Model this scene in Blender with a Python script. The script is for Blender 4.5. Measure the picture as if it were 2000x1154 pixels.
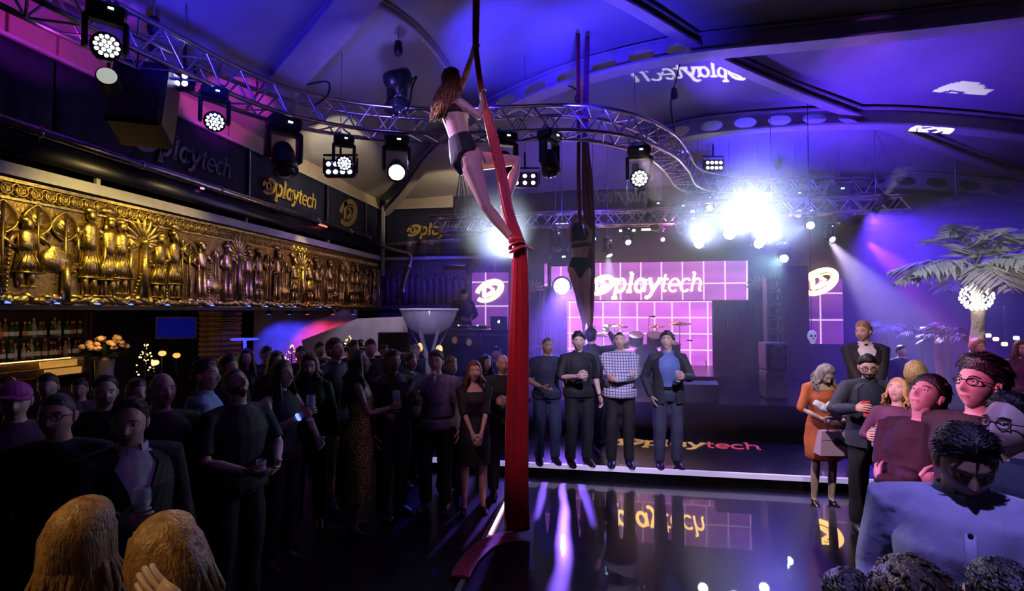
import bpy, bmesh, math, random
import numpy as np
from mathutils import Vector, Matrix, Euler, noise

random.seed(7)
S = bpy.context.scene
COL = S.collection
PI = math.pi
for o in list(bpy.data.objects):
    bpy.data.objects.remove(o)

# ------------------------------------------------------------------ camera
CAM_Z, YAW, FPX = 2.2, math.radians(9.65), 1000.0
PITCH = math.atan(31 / FPX)
cd = bpy.data.cameras.new('camera')
cd.sensor_width = 36.0
cd.lens = 36.0 * FPX / 2000.0
cd.clip_start = 0.02
cam = bpy.data.objects.new('camera', cd)
COL.objects.link(cam)
cam.location = (0, 0, CAM_Z)
cam.rotation_euler = (PI / 2 + PITCH, 0, YAW)
S.camera = cam
CR = Euler(cam.rotation_euler).to_matrix()

# ------------------------------------------------------------------ world, exposure
w = bpy.data.worlds.new('world')
S.world = w
w.use_nodes = True
w.node_tree.nodes['Background'].inputs[0].default_value = (0.05, 0.03, 0.16, 1)
w.node_tree.nodes['Background'].inputs[1].default_value = 0.006
S.view_settings.view_transform = 'Standard'
S.view_settings.look = 'None'
S.view_settings.exposure = 0.0
S.view_settings.gamma = 1.0
S.view_settings.use_curve_mapping = False
cy = S.cycles
cy.use_denoising = True
cy.max_bounces = 4
cy.diffuse_bounces = 1
cy.glossy_bounces = 2
cy.transmission_bounces = 6
cy.transparent_max_bounces = 8
cy.volume_bounces = 0
cy.adaptive_threshold = .04
cy.sample_clamp_indirect = 4.0
cy.caustics_reflective = False
cy.caustics_refractive = False

def look_rot(p, q):
    return (Vector(q) - Vector(p)).to_track_quat('-Z', 'Y').to_euler()

def spot(name, p, q, col, power, angle=30, blend=.5, r=.05, vol=1.0):
    l = bpy.data.lights.new(name, 'SPOT')
    l.color = col
    l.energy = power
    l.spot_size = math.radians(angle)
    l.spot_blend = blend
    l.shadow_soft_size = r
    l.volume_factor = vol
    o = bpy.data.objects.new(name, l)
    COL.objects.link(o)
    o.location = p
    o.rotation_euler = look_rot(p, q)
    return o

def area(name, p, q, col, power, sx, sy, vol=1.0, spread=180):
    l = bpy.data.lights.new(name, 'AREA')
    l.shape = 'RECTANGLE'
    l.size, l.size_y = sx, sy
    l.color = col
    l.energy = power
    l.volume_factor = vol
    l.spread = math.radians(spread)
    o = bpy.data.objects.new(name, l)
    COL.objects.link(o)
    o.location = p
    o.rotation_euler = look_rot(p, q)
    return o

def point(name, p, col, power, r=.05, vol=1.0):
    l = bpy.data.lights.new(name, 'POINT')
    l.color = col
    l.energy = power
    l.shadow_soft_size = r
    l.volume_factor = vol
    o = bpy.data.objects.new(name, l)
    COL.objects.link(o)
    o.location = p
    return o

# pixel of the 2000x1154 photograph -> points of the place
def ray(px, py):
    d = CR @ Vector(((px - 1000) / FPX, -(py - 577) / FPX, -1))
    return d
CAMP = Vector((0, 0, CAM_Z))
FWD = CR @ Vector((0, 0, -1))
def at(px, py, d): return CAMP + ray(px, py) * d
def onX(px, py, x): r = ray(px, py); return CAMP + r * (x / r.x)
def onY(px, py, y): r = ray(px, py); return CAMP + r * (y / r.y)
def onZ(px, py, z): r = ray(px, py); return CAMP + r * ((z - CAM_Z) / r.z)

BLUE = (0.035, 0.02, 1.0)
INDIGO = (0.12, 0.045, 1.0)
VIOLET = (0.42, 0.10, 1.0)
MAGENTA = (1.0, 0.10, 0.72)
PINK = (1.0, 0.22, 0.50)
WARM = (1.0, 0.62, 0.16)
COOL = (0.50, 0.60, 1.0)

# ------------------------------------------------------------------ lamps of the place and added ones
LAV = (.62, .56, 1.0)
# blue wash thrown up at the tent roof from the truss
spot('roof_wash_lamp', onZ(330, 110, 4.5), at(470, -20, 6.6), BLUE, 300, 100, .9, .1)
spot('roof_wash_lamp', onZ(905, 215, 4.9), at(1010, 60, 9.0), BLUE, 620, 62, .8, .1)
spot('roof_wash_lamp', onZ(1150, 215, 4.9), at(1190, 90, 9.6), BLUE, 620, 80, .9, .1)
spot('roof_wash_lamp', onZ(760, 215, 4.9), at(720, 120, 9.0), (.10, .08, .55), 130, 95, .9, .1)
spot('roof_wash_lamp', at(1330, 300, 9.5), at(1560, 60, 9.0), (.10, .03, 1.0), 420, 95, .9, .1)
spot('roof_wash_lamp', at(1650, 430, 9.2), at(1780, 120, 10.0), (.10, .03, 1.0), 620, 95, .9, .1)
spot('roof_wash_lamp', at(1500, 345, 10.5), at(1480, 200, 12.0), BLUE, 300, 120, .9, .1)
spot('roof_wash_lamp', at(1650, 300, 7.0), at(1690, 60, 9.0), VIOLET, 130, 24, .6, .05)
# white beams of the back truss looking into the hall, over the heads
for px, py, tx, P_ in ((1365, 468, .0, 4600), (1425, 448, 1.2, 7500), (1482, 468, 2.4, 4600), (1452, 412, .6, 3600)):
    p = at(px, py, 11.0)
    spot('white_beam_lamp', p, (p.x * .25 + tx * .2, 1.0, 3.3), COOL, P_, 17, .6, .08, vol=1.0)
spot('white_beam_lamp', at(1002, 492, 10.8), (-.9, 1.0, 3.4), (.70, .85, 1.0), 6000, 20, .6, .08)
spot('white_beam_lamp', at(1187, 498, 11.2), at(1200, 640, 11.0), (.75, .9, 1.0), 1500, 36, .5, .05)
spot('white_beam_lamp', at(1620, 470, 11.1), at(1760, 640, 9.0), (.85, .7, 1.0), 2600, 24, .5, .05)
spot('white_beam_lamp', at(1576, 444, 10.6), at(1450, 480, 9.0), (.5, .9, 1.0), 300, 26, .5, .05)
spot('white_beam_lamp', at(1526, 508, 11.3), at(1420, 560, 9.0), (.5, .9, 1.0), 300, 40, .5, .05)
# blue and violet flood behind the stage and over the right lounge
spot('flood_lamp', at(1085, 480, 11.6), at(1075, 620, 11.2), (.10, .12, 1.0), 900, 50, .6, .06)
spot('flood_lamp', at(1700, 420, 10.8), at(1830, 560, 9.5), (.09, .025, 1.0), 3000, 110, .8, .1)
spot('flood_lamp', at(1540, 420, 11.2), at(1620, 640, 10.5), (.22, .05, 1.0), 500, 70, .8, .08)
spot('flood_lamp', at(1500, 420, 10.8), at(1450, 900, 7.5), INDIGO, 600, 60, .8, .08, vol=.08)
spot('flood_lamp', at(1320, 420, 11.2), at(1250, 540, 12.0), MAGENTA, 260, 80, .8, .08)
spot('flood_lamp', at(880, 440, 11.0), at(860, 560, 12.9), BLUE, 500, 60, .8, .08, vol=.4)
spot('flood_lamp', at(950, 440, 10.0), at(1010, 900, 6.9), BLUE, 900, 40, .8, .08, vol=.3)
# magenta on the guests at the right; added lamps are marked
spot('magenta_lamp', at(0, -400, 2.6), at(1830, 790, 3.4), (1.0, .20, .55), 1500, 24, .5, .06, vol=0)  # unseen lamp high on the left, placed for the pink faces
spot('magenta_lamp', at(1150, 60, 5.0), at(1700, 690, 6.4), (1.0, .55, .75), 700, 20, .6, .06, vol=0)  # added in open air for the suited man, no fixture
spot('magenta_lamp', at(1690, 470, 9.8), at(1950, 690, 6.8), (1.0, .14, .66), 1300, 22, .6, .06, vol=0)
# front light from the curved truss, plus added lamps unseen above the frame
spot('front_lamp', onZ(1248, 300, 4.5), at(1630, 850, 5.7), (1.0, .80, .78), 500, 40, .6, .05, vol=0)
spot('front_lamp', onZ(775, 290, 4.6), at(1200, 740, 6.9), LAV, 1200, 30, .7, .05, vol=.05)
spot('front_lamp', (1.2, 1.8, 4.9), at(1230, 720, 6.9), LAV, 1700, 26, .7, .05, vol=.05)  # added above the view to brighten the four men, no fixture
spot('front_lamp', onZ(425, 190, 4.6), at(985, 420, 5.0), (.72, .42, 1.0), 850, 34, .6, .05)
spot('rim_lamp', onZ(775, 290, 4.55), at(900, 330, 5.0), (.95, .93, 1.0), 650, 40, .6, .05)
spot('front_lamp', (-1.6, 1.6, 4.9), at(1012, 660, 5.0), (1.0, .55, .6), 260, 26, .7, .05)  # added high near the camera to light the red silk
spot('front_lamp', (2.4, 4.4, 4.9), at(640, 780, 4.6), VIOLET, 75, 60, .8, .08)  # violet added out of view for the left crowd, no truss there
spot('front_lamp', (.6, 1.0, 4.9), at(1880, 960, 1.7), (.36, .30, 1.0), 420, 40, .8, .06)  # added near the camera to light the front right shirt
# warm house lamps: parapet relief, bar, and added unseen lamps, marked as such
spot('relief_lamp', (-4.2, 4.7, 3.85), (-5.9, 5.0, 3.0), (1.0, .72, .20), 110, 70, .8, .05)
spot('relief_lamp', (-4.3, 6.3, 4.0), (-5.9, 6.1, 3.0), (1.0, .70, .20), 60, 70, .8, .05)
spot('relief_lamp', (-4.7, 8.9, 4.9), onX(585, 520, -5.9), (1.0, .75, .25), 130, 20, .5, .05)
spot('relief_lamp', (-3.6, 6.8, 3.4), onX(440, 560, -5.9), (.16, .08, 1.0), 240, 42, .8, .05)
spot('relief_lamp', (-3.0, 9.5, 3.6), onX(600, 550, -5.9), (.45, .22, .8), 70, 70, .8, .05)
spot('panel_lamp', (-4.7, 3.9, 4.5), onX(70, 0, -5.9), (.62, .03, .8), 60, 70, .5, .04)
spot('panel_lamp', (-4.6, 6.6, 4.5), onX(425, 185, -5.9), (.8, .04, .8), 60, 60, .5, .04)
spot('panel_lamp', onZ(720, 300, 4.8), onX(625, 320, -5.9), (1.0, .80, .45), 190, 52, .5, .04)
spot('panel_lamp', (-2.4, 11.2, 4.7), onY(825, 375, 13.2), (1.0, .80, .45), 120, 55, .5, .04)
spot('panel_lamp', onZ(640, 300, 4.75), onX(565, 395, -5.9), (1.0, .82, .45), 90, 26, .6, .04)
spot('added_hair_lamp', (-2.6, .2, 4.6), at(150, 1040, 1.3), (1.0, .66, .28), 190, 22, .8, .06)  # added overhead, out of view, to warm the near hair
spot('added_palm_lamp', (2.6, 4.6, 4.9), at(1890, 510, 7.6), (.85, .82, 1.0), 900, 30, .7, .05)  # added out of view to brighten the palm, nothing hangs here
spot('floor_beam_lamp', at(1097, 560, 10.7), (.15, 4.6, 0), (.22, .10, 1.0), 2600, 40, .7, .10, vol=.15)
spot('front_lamp', (-1.2, 3.4, 4.9), at(840, 640, 7.6), LAV, 420, 14, .7, .05)  # added above the view to brighten the giant glass
spot('panel_lamp', onZ(715, 300, 4.7), at(655, 262, 10.0), (1.0, .95, .75), 130, 26, .3, .03)
spot('flood_lamp', at(1560, 400, 9.4), at(1500, 330, 13.0), (.06, .03, 1.0), 520, 110, .9, .1)
spot('flood_lamp', at(1150, 430, 10.0), at(1100, 350, 13.0), (.06, .03, 1.0), 260, 100, .9, .1)
spot('magenta_lamp', (3.4, 4.4, 4.8), at(1945, 690, 7.0), (1.0, .30, .60), 260, 26, .6, .05, vol=0)  # pink added out of view for the guests under the palm
spot('panel_lamp', (-3.2, 8.6, 3.6), at(725, 655, 10.4), (.85, .62, 1.0), 120, 34, .6, .05)  # added to brighten the white slanted wall, no fixture
spot('front_lamp', (1.0, 2.0, 4.9), at(1630, 850, 5.8), (1.0, .82, .80), 620, 34, .7, .05, vol=0)  # added near the camera to light the woman in rust
spot('front_lamp', (-1.0, 1.4, 4.9), at(935, 340, 5.0), (.60, .36, 1.0), 190, 30, .7, .05, vol=0)  # violet added above the camera to brighten the large aerialist


# ------------------------------------------------------------------ materials
MATS = {}
def mat(name, base=(.5, .5, .5), rough=.5, metal=0.0, emit=None, es=0.0, noise_scale=0, noise_amt=0.0,
        bump=0.0, bump_scale=60, alpha=1.0, trans=0.0, sheen=0.0, stretch=None, coat=0.0, spec=.5, cr=.03):
    if name in MATS:
        return MATS[name]
    m = bpy.data.materials.new(name)
    m.use_nodes = True
    nt = m.node_tree
    b = nt.nodes['Principled BSDF']
    b.inputs['Base Color'].default_value = (*base, 1)
    b.inputs['Roughness'].default_value = rough
    b.inputs['Metallic'].default_value = metal
    b.inputs['Alpha'].default_value = alpha
    b.inputs['Transmission Weight'].default_value = trans
    b.inputs['Sheen Weight'].default_value = sheen
    b.inputs['Coat Weight'].default_value = coat
    b.inputs['Coat Roughness'].default_value = cr
    b.inputs['Specular IOR Level'].default_value = spec
    if emit:
        b.inputs['Emission Color'].default_value = (*emit, 1)
        b.inputs['Emission Strength'].default_value = es
    if noise_scale or bump:
        tc = nt.nodes.new('ShaderNodeTexCoord')
        vec = tc.outputs['Object']
        if stretch:
            mp = nt.nodes.new('ShaderNodeMapping')
            mp.inputs['Scale'].default_value = stretch
            nt.links.new(vec, mp.inputs['Vector'])
            vec = mp.outputs['Vector']
    if noise_scale:
        n = nt.nodes.new('ShaderNodeTexNoise')
        n.inputs['Scale'].default_value = noise_scale
        n.inputs['Detail'].default_value = 4
        nt.links.new(vec, n.inputs['Vector'])
        mr = nt.nodes.new('ShaderNodeMapRange')
        mr.inputs['From Min'].default_value = .3
        mr.inputs['From Max'].default_value = .7
        mr.inputs['To Min'].default_value = 1 - noise_amt
        mr.inputs['To Max'].default_value = 1 + noise_amt
        nt.links.new(n.outputs[0], mr.inputs['Value'])
        mx = nt.nodes.new('ShaderNodeMix')
        mx.data_type = 'RGBA'
        mx.blend_type = 'MULTIPLY'
        mx.inputs[0].default_value = 1
        mx.inputs[6].default_value = (*base, 1)
        nt.links.new(mr.outputs[0], mx.inputs[7])
        nt.links.new(mx.outputs[2], b.inputs['Base Color'])
    if bump:
        n2 = nt.nodes.new('ShaderNodeTexNoise')
        n2.inputs['Scale'].default_value = bump_scale
        n2.inputs['Detail'].default_value = 3
        nt.links.new(vec, n2.inputs['Vector'])
        bp = nt.nodes.new('ShaderNodeBump')
        bp.inputs['Strength'].default_value = bump
        bp.inputs['Distance'].default_value = .02
        nt.links.new(n2.outputs[0], bp.inputs['Height'])
        nt.links.new(bp.outputs[0], b.inputs['Normal'])
    MATS[name] = m
    return m

def emat(name, col, s):
    m = mat(name, (0.02, 0.02, 0.02), .4, emit=col, es=s)
    m.cycles.emission_sampling = 'NONE'
    return m

# ------------------------------------------------------------------ mesh helpers
def V(*a): return np.array(a, float)
def nrm(v):
    v = np.asarray(v, float)
    return v / (np.linalg.norm(v) + 1e-12)

def frame(d, hint=(0, 0, 1)):
    d = nrm(d)
    h = np.asarray(hint, float)
    if abs(np.dot(d, nrm(h))) > .98:
        h = V(1, 0, 0) if abs(d[0]) < .9 else V(0, 1, 0)
    x = nrm(np.cross(h, d))
    y = np.cross(d, x)
    return x, y

class MB:
    def __init__(s):
        s.v, s.f, s.m, s.n = [], [], [], 0
        s.mi = 0
    def add(s, vs, fs):
        vs = np.asarray(vs, float).reshape(-1, 3)
        k = s.n
        s.v.append(vs)
        s.f += [tuple(i + k for i in f) for f in fs]
        s.m += [s.mi] * len(fs)
        s.n += len(vs)
        return s
    def box(s, c, size, R=None):
        h = np.asarray(size, float) / 2
        p = np.array([[x, y, z] for x in (-1, 1) for y in (-1, 1) for z in (-1, 1)]) * h
        if R is not None:
            p = p @ np.asarray(R, float).T
        return s.add(p + np.asarray(c, float), [(0, 1, 3, 2), (4, 6, 7, 5), (0, 4, 5, 1), (2, 3, 7, 6), (0, 2, 6, 4), (1, 5, 7, 3)])
    def bbox(s, c, size, bev=.01, R=None):
        # box with chamfered vertical and horizontal edges (three crossing slabs hull)
        h = np.asarray(size, float) / 2
        b = min(bev, *(h * .9))
        pts = []
        for sx in (-1, 1):
            for sy in (-1, 1):
                for sz in (-1, 1):
                    pts += [[sx * (h[0] - b), sy * (h[1] - b), sz * h[2]], [sx * (h[0] - b), sy * h[1], sz * (h[2] - b)], [sx * h[0], sy * (h[1] - b), sz * (h[2] - b)]]
        bm = bmesh.new()
        for p in pts: bm.verts.new(p)
        bmesh.ops.convex_hull(bm, input=bm.verts)
        bm.verts.index_update()
        vs = np.array([v.co[:] for v in bm.verts])
        fs = [tuple(v.index for v in f.verts) for f in bm.faces]
        bm.free()
        if R is not None:
            vs = vs @ np.asarray(R, float).T
        return s.add(vs + np.asarray(c, float), fs)
    def rings(s, rs, cap=True, closed=True):
        n = len(rs[0])
        vs = np.concatenate(rs)
        fs = []
        for i in range(len(rs) - 1):
            for j in range(n if closed else n - 1):
                a, b = i * n + j, i * n + (j + 1) % n
                fs.append((a, b, b + n, a + n))
        if cap:
            fs.append(tuple(range(n - 1, -1, -1)))
            k = (len(rs) - 1) * n
            fs.append(tuple(range(k, k + n)))
        return s.add(vs, fs)
    def sweep(s, pts, rad, n=8, lat=None, cap=True, round_cap=False):
        """pts: centre line; rad: r or (rx, ry) per point; lat: lateral axis (or one per point) for rx."""
        pts = [np.asarray(p, float) for p in pts]
        rad = [r if isinstance(r, (tuple, list)) else (r, r) for r in rad]
        if lat is not None and np.ndim(lat[0]) == 0: lat = [lat] * len(pts)
        lat = list(lat) if lat is not None else None
        T = []
        for i in range(len(pts)):
            a, b = pts[max(i - 1, 0)], pts[min(i + 1, len(pts) - 1)]
            T.append(nrm(b - a))
        if round_cap:
            p0, p1 = pts[0] - T[0] * max(rad[0]) * .6, pts[-1] + T[-1] * max(rad[-1]) * .6
            q = .55
            pts = [p0] + pts + [p1]
            rad = [(rad[0][0] * q, rad[0][1] * q)] + rad + [(rad[-1][0] * q, rad[-1][1] * q)]
            T = [T[0]] + T + [T[-1]]
            if lat is not None: lat = [lat[0]] + lat + [lat[-1]]
        rs = []
        px = None
        ca = np.cos(np.arange(n) * 2 * PI / n)
        sa = np.sin(np.arange(n) * 2 * PI / n)
        for i, (p, r) in enumerate(zip(pts, rad)):
            t = T[i]
            if lat is not None:
                x = np.asarray(lat[i], float)
                x = nrm(x - t * np.dot(x, t))
            elif px is None:
                x, _ = frame(t)
            else:
                x = nrm(px - t * np.dot(px, t))
            px = x
            y = np.cross(t, x)
            rs.append(p + np.outer(ca * r[0], x) + np.outer(sa * r[1], y))
        return s.rings(rs, cap)
    def tube(s, a, b, r0, r1=None, n=8):
        return s.sweep([a, b], [r0, r0 if r1 is None else r1], n)
    def ball(s, c, r, nu=12, nv=8, R=None):
        r = (r, r, r) if np.ndim(r) == 0 else r
        vs = [[0, 0, -1]]
        for j in range(1, nv):
            e = -PI / 2 + PI * j / nv
            for i in range(nu):
                a = 2 * PI * i / nu
                vs.append([math.cos(e) * math.cos(a), math.cos(e) * math.sin(a), math.sin(e)])
        vs.append([0, 0, 1])
        fs = [(0, 1 + (i + 1) % nu, 1 + i) for i in range(nu)]
        for j in range(nv - 2):
            for i in range(nu):
                a, b = 1 + j * nu + i, 1 + j * nu + (i + 1) % nu
                fs.append((a, b, b + nu, a + nu))
        L = len(vs) - 1
        k = 1 + (nv - 2) * nu
        fs += [(L, k + i, k + (i + 1) % nu) for i in range(nu)]
        p = np.array(vs) * np.asarray(r, float)
        if R is not None: p = p @ np.asarray(R, float).T
        return s.add(p + np.asarray(c, float), fs)
    def lathe(s, prof, n=16, c=(0, 0, 0), R=None, cap=True):
        rs = []
        for r, z in prof:
            a = np.arange(n) * 2 * PI / n
            p = np.stack([np.cos(a) * r, np.sin(a) * r, np.full(n, z)], 1)
            if R is not None: p = p @ np.asarray(R, float).T
            rs.append(p + np.asarray(c, float))
        return s.rings(rs, cap)
    def prism(s, outline, o, x, y, t):
        """outline: 2D points; laid in plane o + u*x + v*y, thickened by vector t."""
        o, x, y, t = (np.asarray(a, float) for a in (o, x, y, t))
        P = np.array([o + u * x + v * y for u, v in outline])
        n = len(P)
        fs = [tuple(range(n - 1, -1, -1)), tuple(range(n, 2 * n))]
        fs += [(i, (i + 1) % n, n + (i + 1) % n, n + i) for i in range(n)]
        return s.add(np.concatenate([P, P + t]), fs)
    def grid(s, P, two=False):
        """P: (a,b,3) array of points."""
        a, b = P.shape[:2]
        fs = [(i * b + j, i * b + j + 1, (i + 1) * b + j + 1, (i + 1) * b + j) for i in range(a - 1) for j in range(b - 1)]
        return s.add(P.reshape(-1, 3), fs)
    def verts(s): return np.concatenate(s.v) if s.v else np.zeros((0, 3))
    def mesh(s, name, mats, smooth=True):
        me = bpy.data.meshes.new(name)
        me.from_pydata(s.verts().tolist(), [], s.f)
        for m in (mats if isinstance(mats, (list, tuple)) else [mats]): me.materials.append(m)
        if any(s.m): me.polygons.foreach_set('material_index', s.m)
        if smooth: me.shade_smooth()
        me.update()
        return me
    def build(s, name, mats, parent=None, smooth=False, world=False, **tags):
        if world and parent is not None:
            s.v = [v - np.array(parent.location) for v in s.v]
        return link(name, s.mesh(name, mats, smooth), parent, **tags)

def link(name, data, parent=None, loc=None, rot=None, label=None, cat=None, group=None, kind=None):
    o = bpy.data.objects.new(name, data)
    COL.objects.link(o)
    if parent is not None: o.parent = parent
    if loc is not None: o.location = loc
    if rot is not None: o.rotation_euler = rot
    return tag(o, label, cat, group, kind)

def tag(o, label=None, cat=None, group=None, kind=None):
    if label: o['label'] = label
    if cat: o['category'] = cat
    if group: o['group'] = group
    if kind: o['kind'] = kind
    return o

def empty(name, loc, label=None, cat=None, group=None, rot=None, kind=None):
    o = link(name, None, None, loc, rot, label, cat, group, kind)
    o.empty_display_size = .1
    return o

def copy_tree(o, parent=None):
    c = o.copy()
    COL.objects.link(c)
    if parent is not None:
        c.parent = parent
        c.matrix_parent_inverse = Matrix()
    for ch in o.children:
        copy_tree(ch, c)
    return c

def catmull(P, k=8, closed=False):
    P = [np.asarray(p, float) for p in P]
    out = []
    n = len(P)
    for i in range(n - 1):
        p0, p1, p2, p3 = P[max(i - 1, 0)], P[i], P[i + 1], P[min(i + 2, n - 1)]
        for j in range(k):
            t = j / k
            out.append(.5 * ((2 * p1) + (-p0 + p2) * t + (2 * p0 - 5 * p1 + 4 * p2 - p3) * t * t + (-p0 + 3 * p1 - 3 * p2 + p3) * t ** 3))
    out.append(P[-1])
    return out

TMP = bpy.data.scenes.new('workshop')
def remesh(mb, voxel, smooth=2):
    """one closed skin over all the overlapping shapes of mb"""
    me = mb.mesh('skin_tmp', [])
    o = bpy.data.objects.new('skin_tmp', me)
    TMP.collection.objects.link(o)
    r = o.modifiers.new('r', 'REMESH')
    r.mode = 'VOXEL'
    r.voxel_size = voxel
    if smooth:
        q = o.modifiers.new('s', 'SMOOTH')
        q.factor = .5
        q.iterations = smooth
    with bpy.context.temp_override(scene=TMP, view_layer=TMP.view_layers[0]):
        dg = bpy.context.evaluated_depsgraph_get()
        dg.update()
    ev = o.evaluated_get(dg).to_mesh()
    n = len(ev.vertices)
    vs = np.empty(n * 3)
    ev.vertices.foreach_get('co', vs)
    fs = [tuple(p.vertices) for p in ev.polygons]
    o.evaluated_get(dg).to_mesh_clear()
    bpy.data.objects.remove(o)
    bpy.data.meshes.remove(me)
    return vs.reshape(-1, 3), fs

# ------------------------------------------------------------------ the room
XL, YB, XR = -5.9, 13.3, 10.5
Z_EAVE = 5.2
M_floor = mat('black_floor', (.006, .006, .008), .35, noise_scale=4, noise_amt=.3)
M_gloss = mat('mirror_black_floor', (.004, .004, .006), .30, noise_scale=3, noise_amt=.4, bump=.015, bump_scale=3.5, coat=.75, spec=.22, cr=.02)
M_stage = mat('stage_black', (.008, .007, .012), .25, noise_scale=3, noise_amt=.4, spec=.7)
M_black = mat('matte_black', (.006, .006, .008), .6)
M_navy = mat('navy_drape', (.012, .016, .05), .8, noise_scale=2, noise_amt=.3, bump=.2, bump_scale=6, stretch=(3, 3, .3))
M_darkwall = mat('dark_wall', (.02, .016, .03), .8, noise_scale=3, noise_amt=.4)
M_cream = mat('cream_panel', (.62, .52, .36), .6, noise_scale=2, noise_amt=.12)
M_white = mat('white_paint', (.62, .62, .60), .5, noise_scale=5, noise_amt=.12)
M_alu = mat('aluminium', (.62, .62, .66), .32, metal=1.0, noise_scale=12, noise_amt=.15)
M_steel = mat('steel_pipe', (.42, .42, .46), .28, metal=1.0, noise_scale=9, noise_amt=.25)
M_fabric = mat('tent_fabric', (.40, .38, .38), .75, noise_scale=1.2, noise_amt=.1, bump=.06, bump_scale=3)
M_beam = mat('painted_beam', (.50, .44, .46), .5, noise_scale=4, noise_amt=.12)
M_gold = mat('gold_relief', (.66, .50, .13), .34, metal=1.0, noise_scale=14, noise_amt=.35, bump=.25, bump_scale=40)
M_goldbg = mat('gold_ground', (.36, .24, .055), .42, metal=.9, noise_scale=10, noise_amt=.4, bump=.5, bump_scale=28)
M_lettergold = mat('gold_print', (.75, .52, .12), .4, noise_scale=8, noise_amt=.15)
M_goldshade = mat('shaded_gold_relief', (.10, .06, .05), .5, noise_scale=12, noise_amt=.5, bump=.5, bump_scale=20)  # gold relief of the dark corner, shade put into the brown

def slab(name, x0, x1, y0, y1, z0, z1, m, kind='structure', parent=None, **k):
    b = MB().box(((x0 + x1) / 2, (y0 + y1) / 2, (z0 + z1) / 2), (x1 - x0, y1 - y0, z1 - z0))
    return b.build(name, m, parent, kind=kind, **k)

slab('floor', -9.8, XR + .2, -3, YB + .3, -.12, -.004, M_floor)
slab('floor_dance', -1.08, 4.2, 1.2, 6.9, -.004, .012, M_gloss)
b = MB()
b.box((-1.1, 4.05, .012), (.04, 5.7, .03))
b.build('trim_1', M_alu, kind='structure')
plat = slab('floor_platform', -2.6, 3.3, 6.9, 9.0, -.004, .15, M_gloss)
M_nosing = mat('nosing_painted_light', (.7, .7, .72), .35, emit=(.62, .50, 1.0), es=.5, noise_scale=1.5, noise_amt=.2)  # emission stands in for stage light on the white edge
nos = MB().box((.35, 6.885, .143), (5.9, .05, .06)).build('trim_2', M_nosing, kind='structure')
slab('floor_stage', -2.2, 5.2, 9.0, YB, .15, .66, M_stage)
slab('floor_terrace', 4.6, XR, 4.6, 9.0, -.004, .30, M_stage)
slab('floor_riser', -.6, 3.3, 10.6, 12.75, .66, .92, M_stage)
slab('wall_back', -9.8, XR + .2, YB, YB + .2, 0, 7.2, M_darkwall)
slab('wall_right', XR, XR + .2, -3, YB, 0, 7.2, M_darkwall)
slab('wall_rear', -9.8, XR + .2, -3.2, -3, 0, 7.2, M_darkwall)
slab('wall_left', -9.8, -9.6, -3, YB, 0, 2.24, M_darkwall)

# balcony: slab over the bar, gold relief parapet, capping, dark opening, banners
slab('ceiling_balcony', -9.6, XL - .02, -3, YB, 2.24, 2.42, M_black)
slab('wall_balcony', -9.6, -9.4, -3, YB, 2.4, 5.4, M_black)

# ------------------------------------------------------------------ tent roof
def roof(x, y):
    A = 1 - ((x - 3.2) / 9.3) ** 2
    B = 1 - max(0, (y - 4.5) / 9.0) ** 2
    return Z_EAVE + 2.3 * max(A, -.1) * max(B, -.1)
def on_roof(px, py, off=0.0):
    r = ray(px, py)
    lo, hi = .5, 40
    for _ in range(60):
        m_ = (lo + hi) / 2
        p = CAMP + r * m_
        if p.z < roof(p.x, p.y) + off and p.y < YB: lo = m_
        else: hi = m_
    return CAMP + r * lo
xs = np.linspace(XL - .25, XR + 2, 61)
ys = np.linspace(-3, YB + .1, 61)
P = np.array([[[x, y, roof(x, y) + .05 + .03 * math.sin(x * 2.2) * math.sin(y * 1.7)] for y in ys] for x in xs])
MB().grid(P).build('ceiling', M_fabric, smooth=True, kind='structure')

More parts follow.
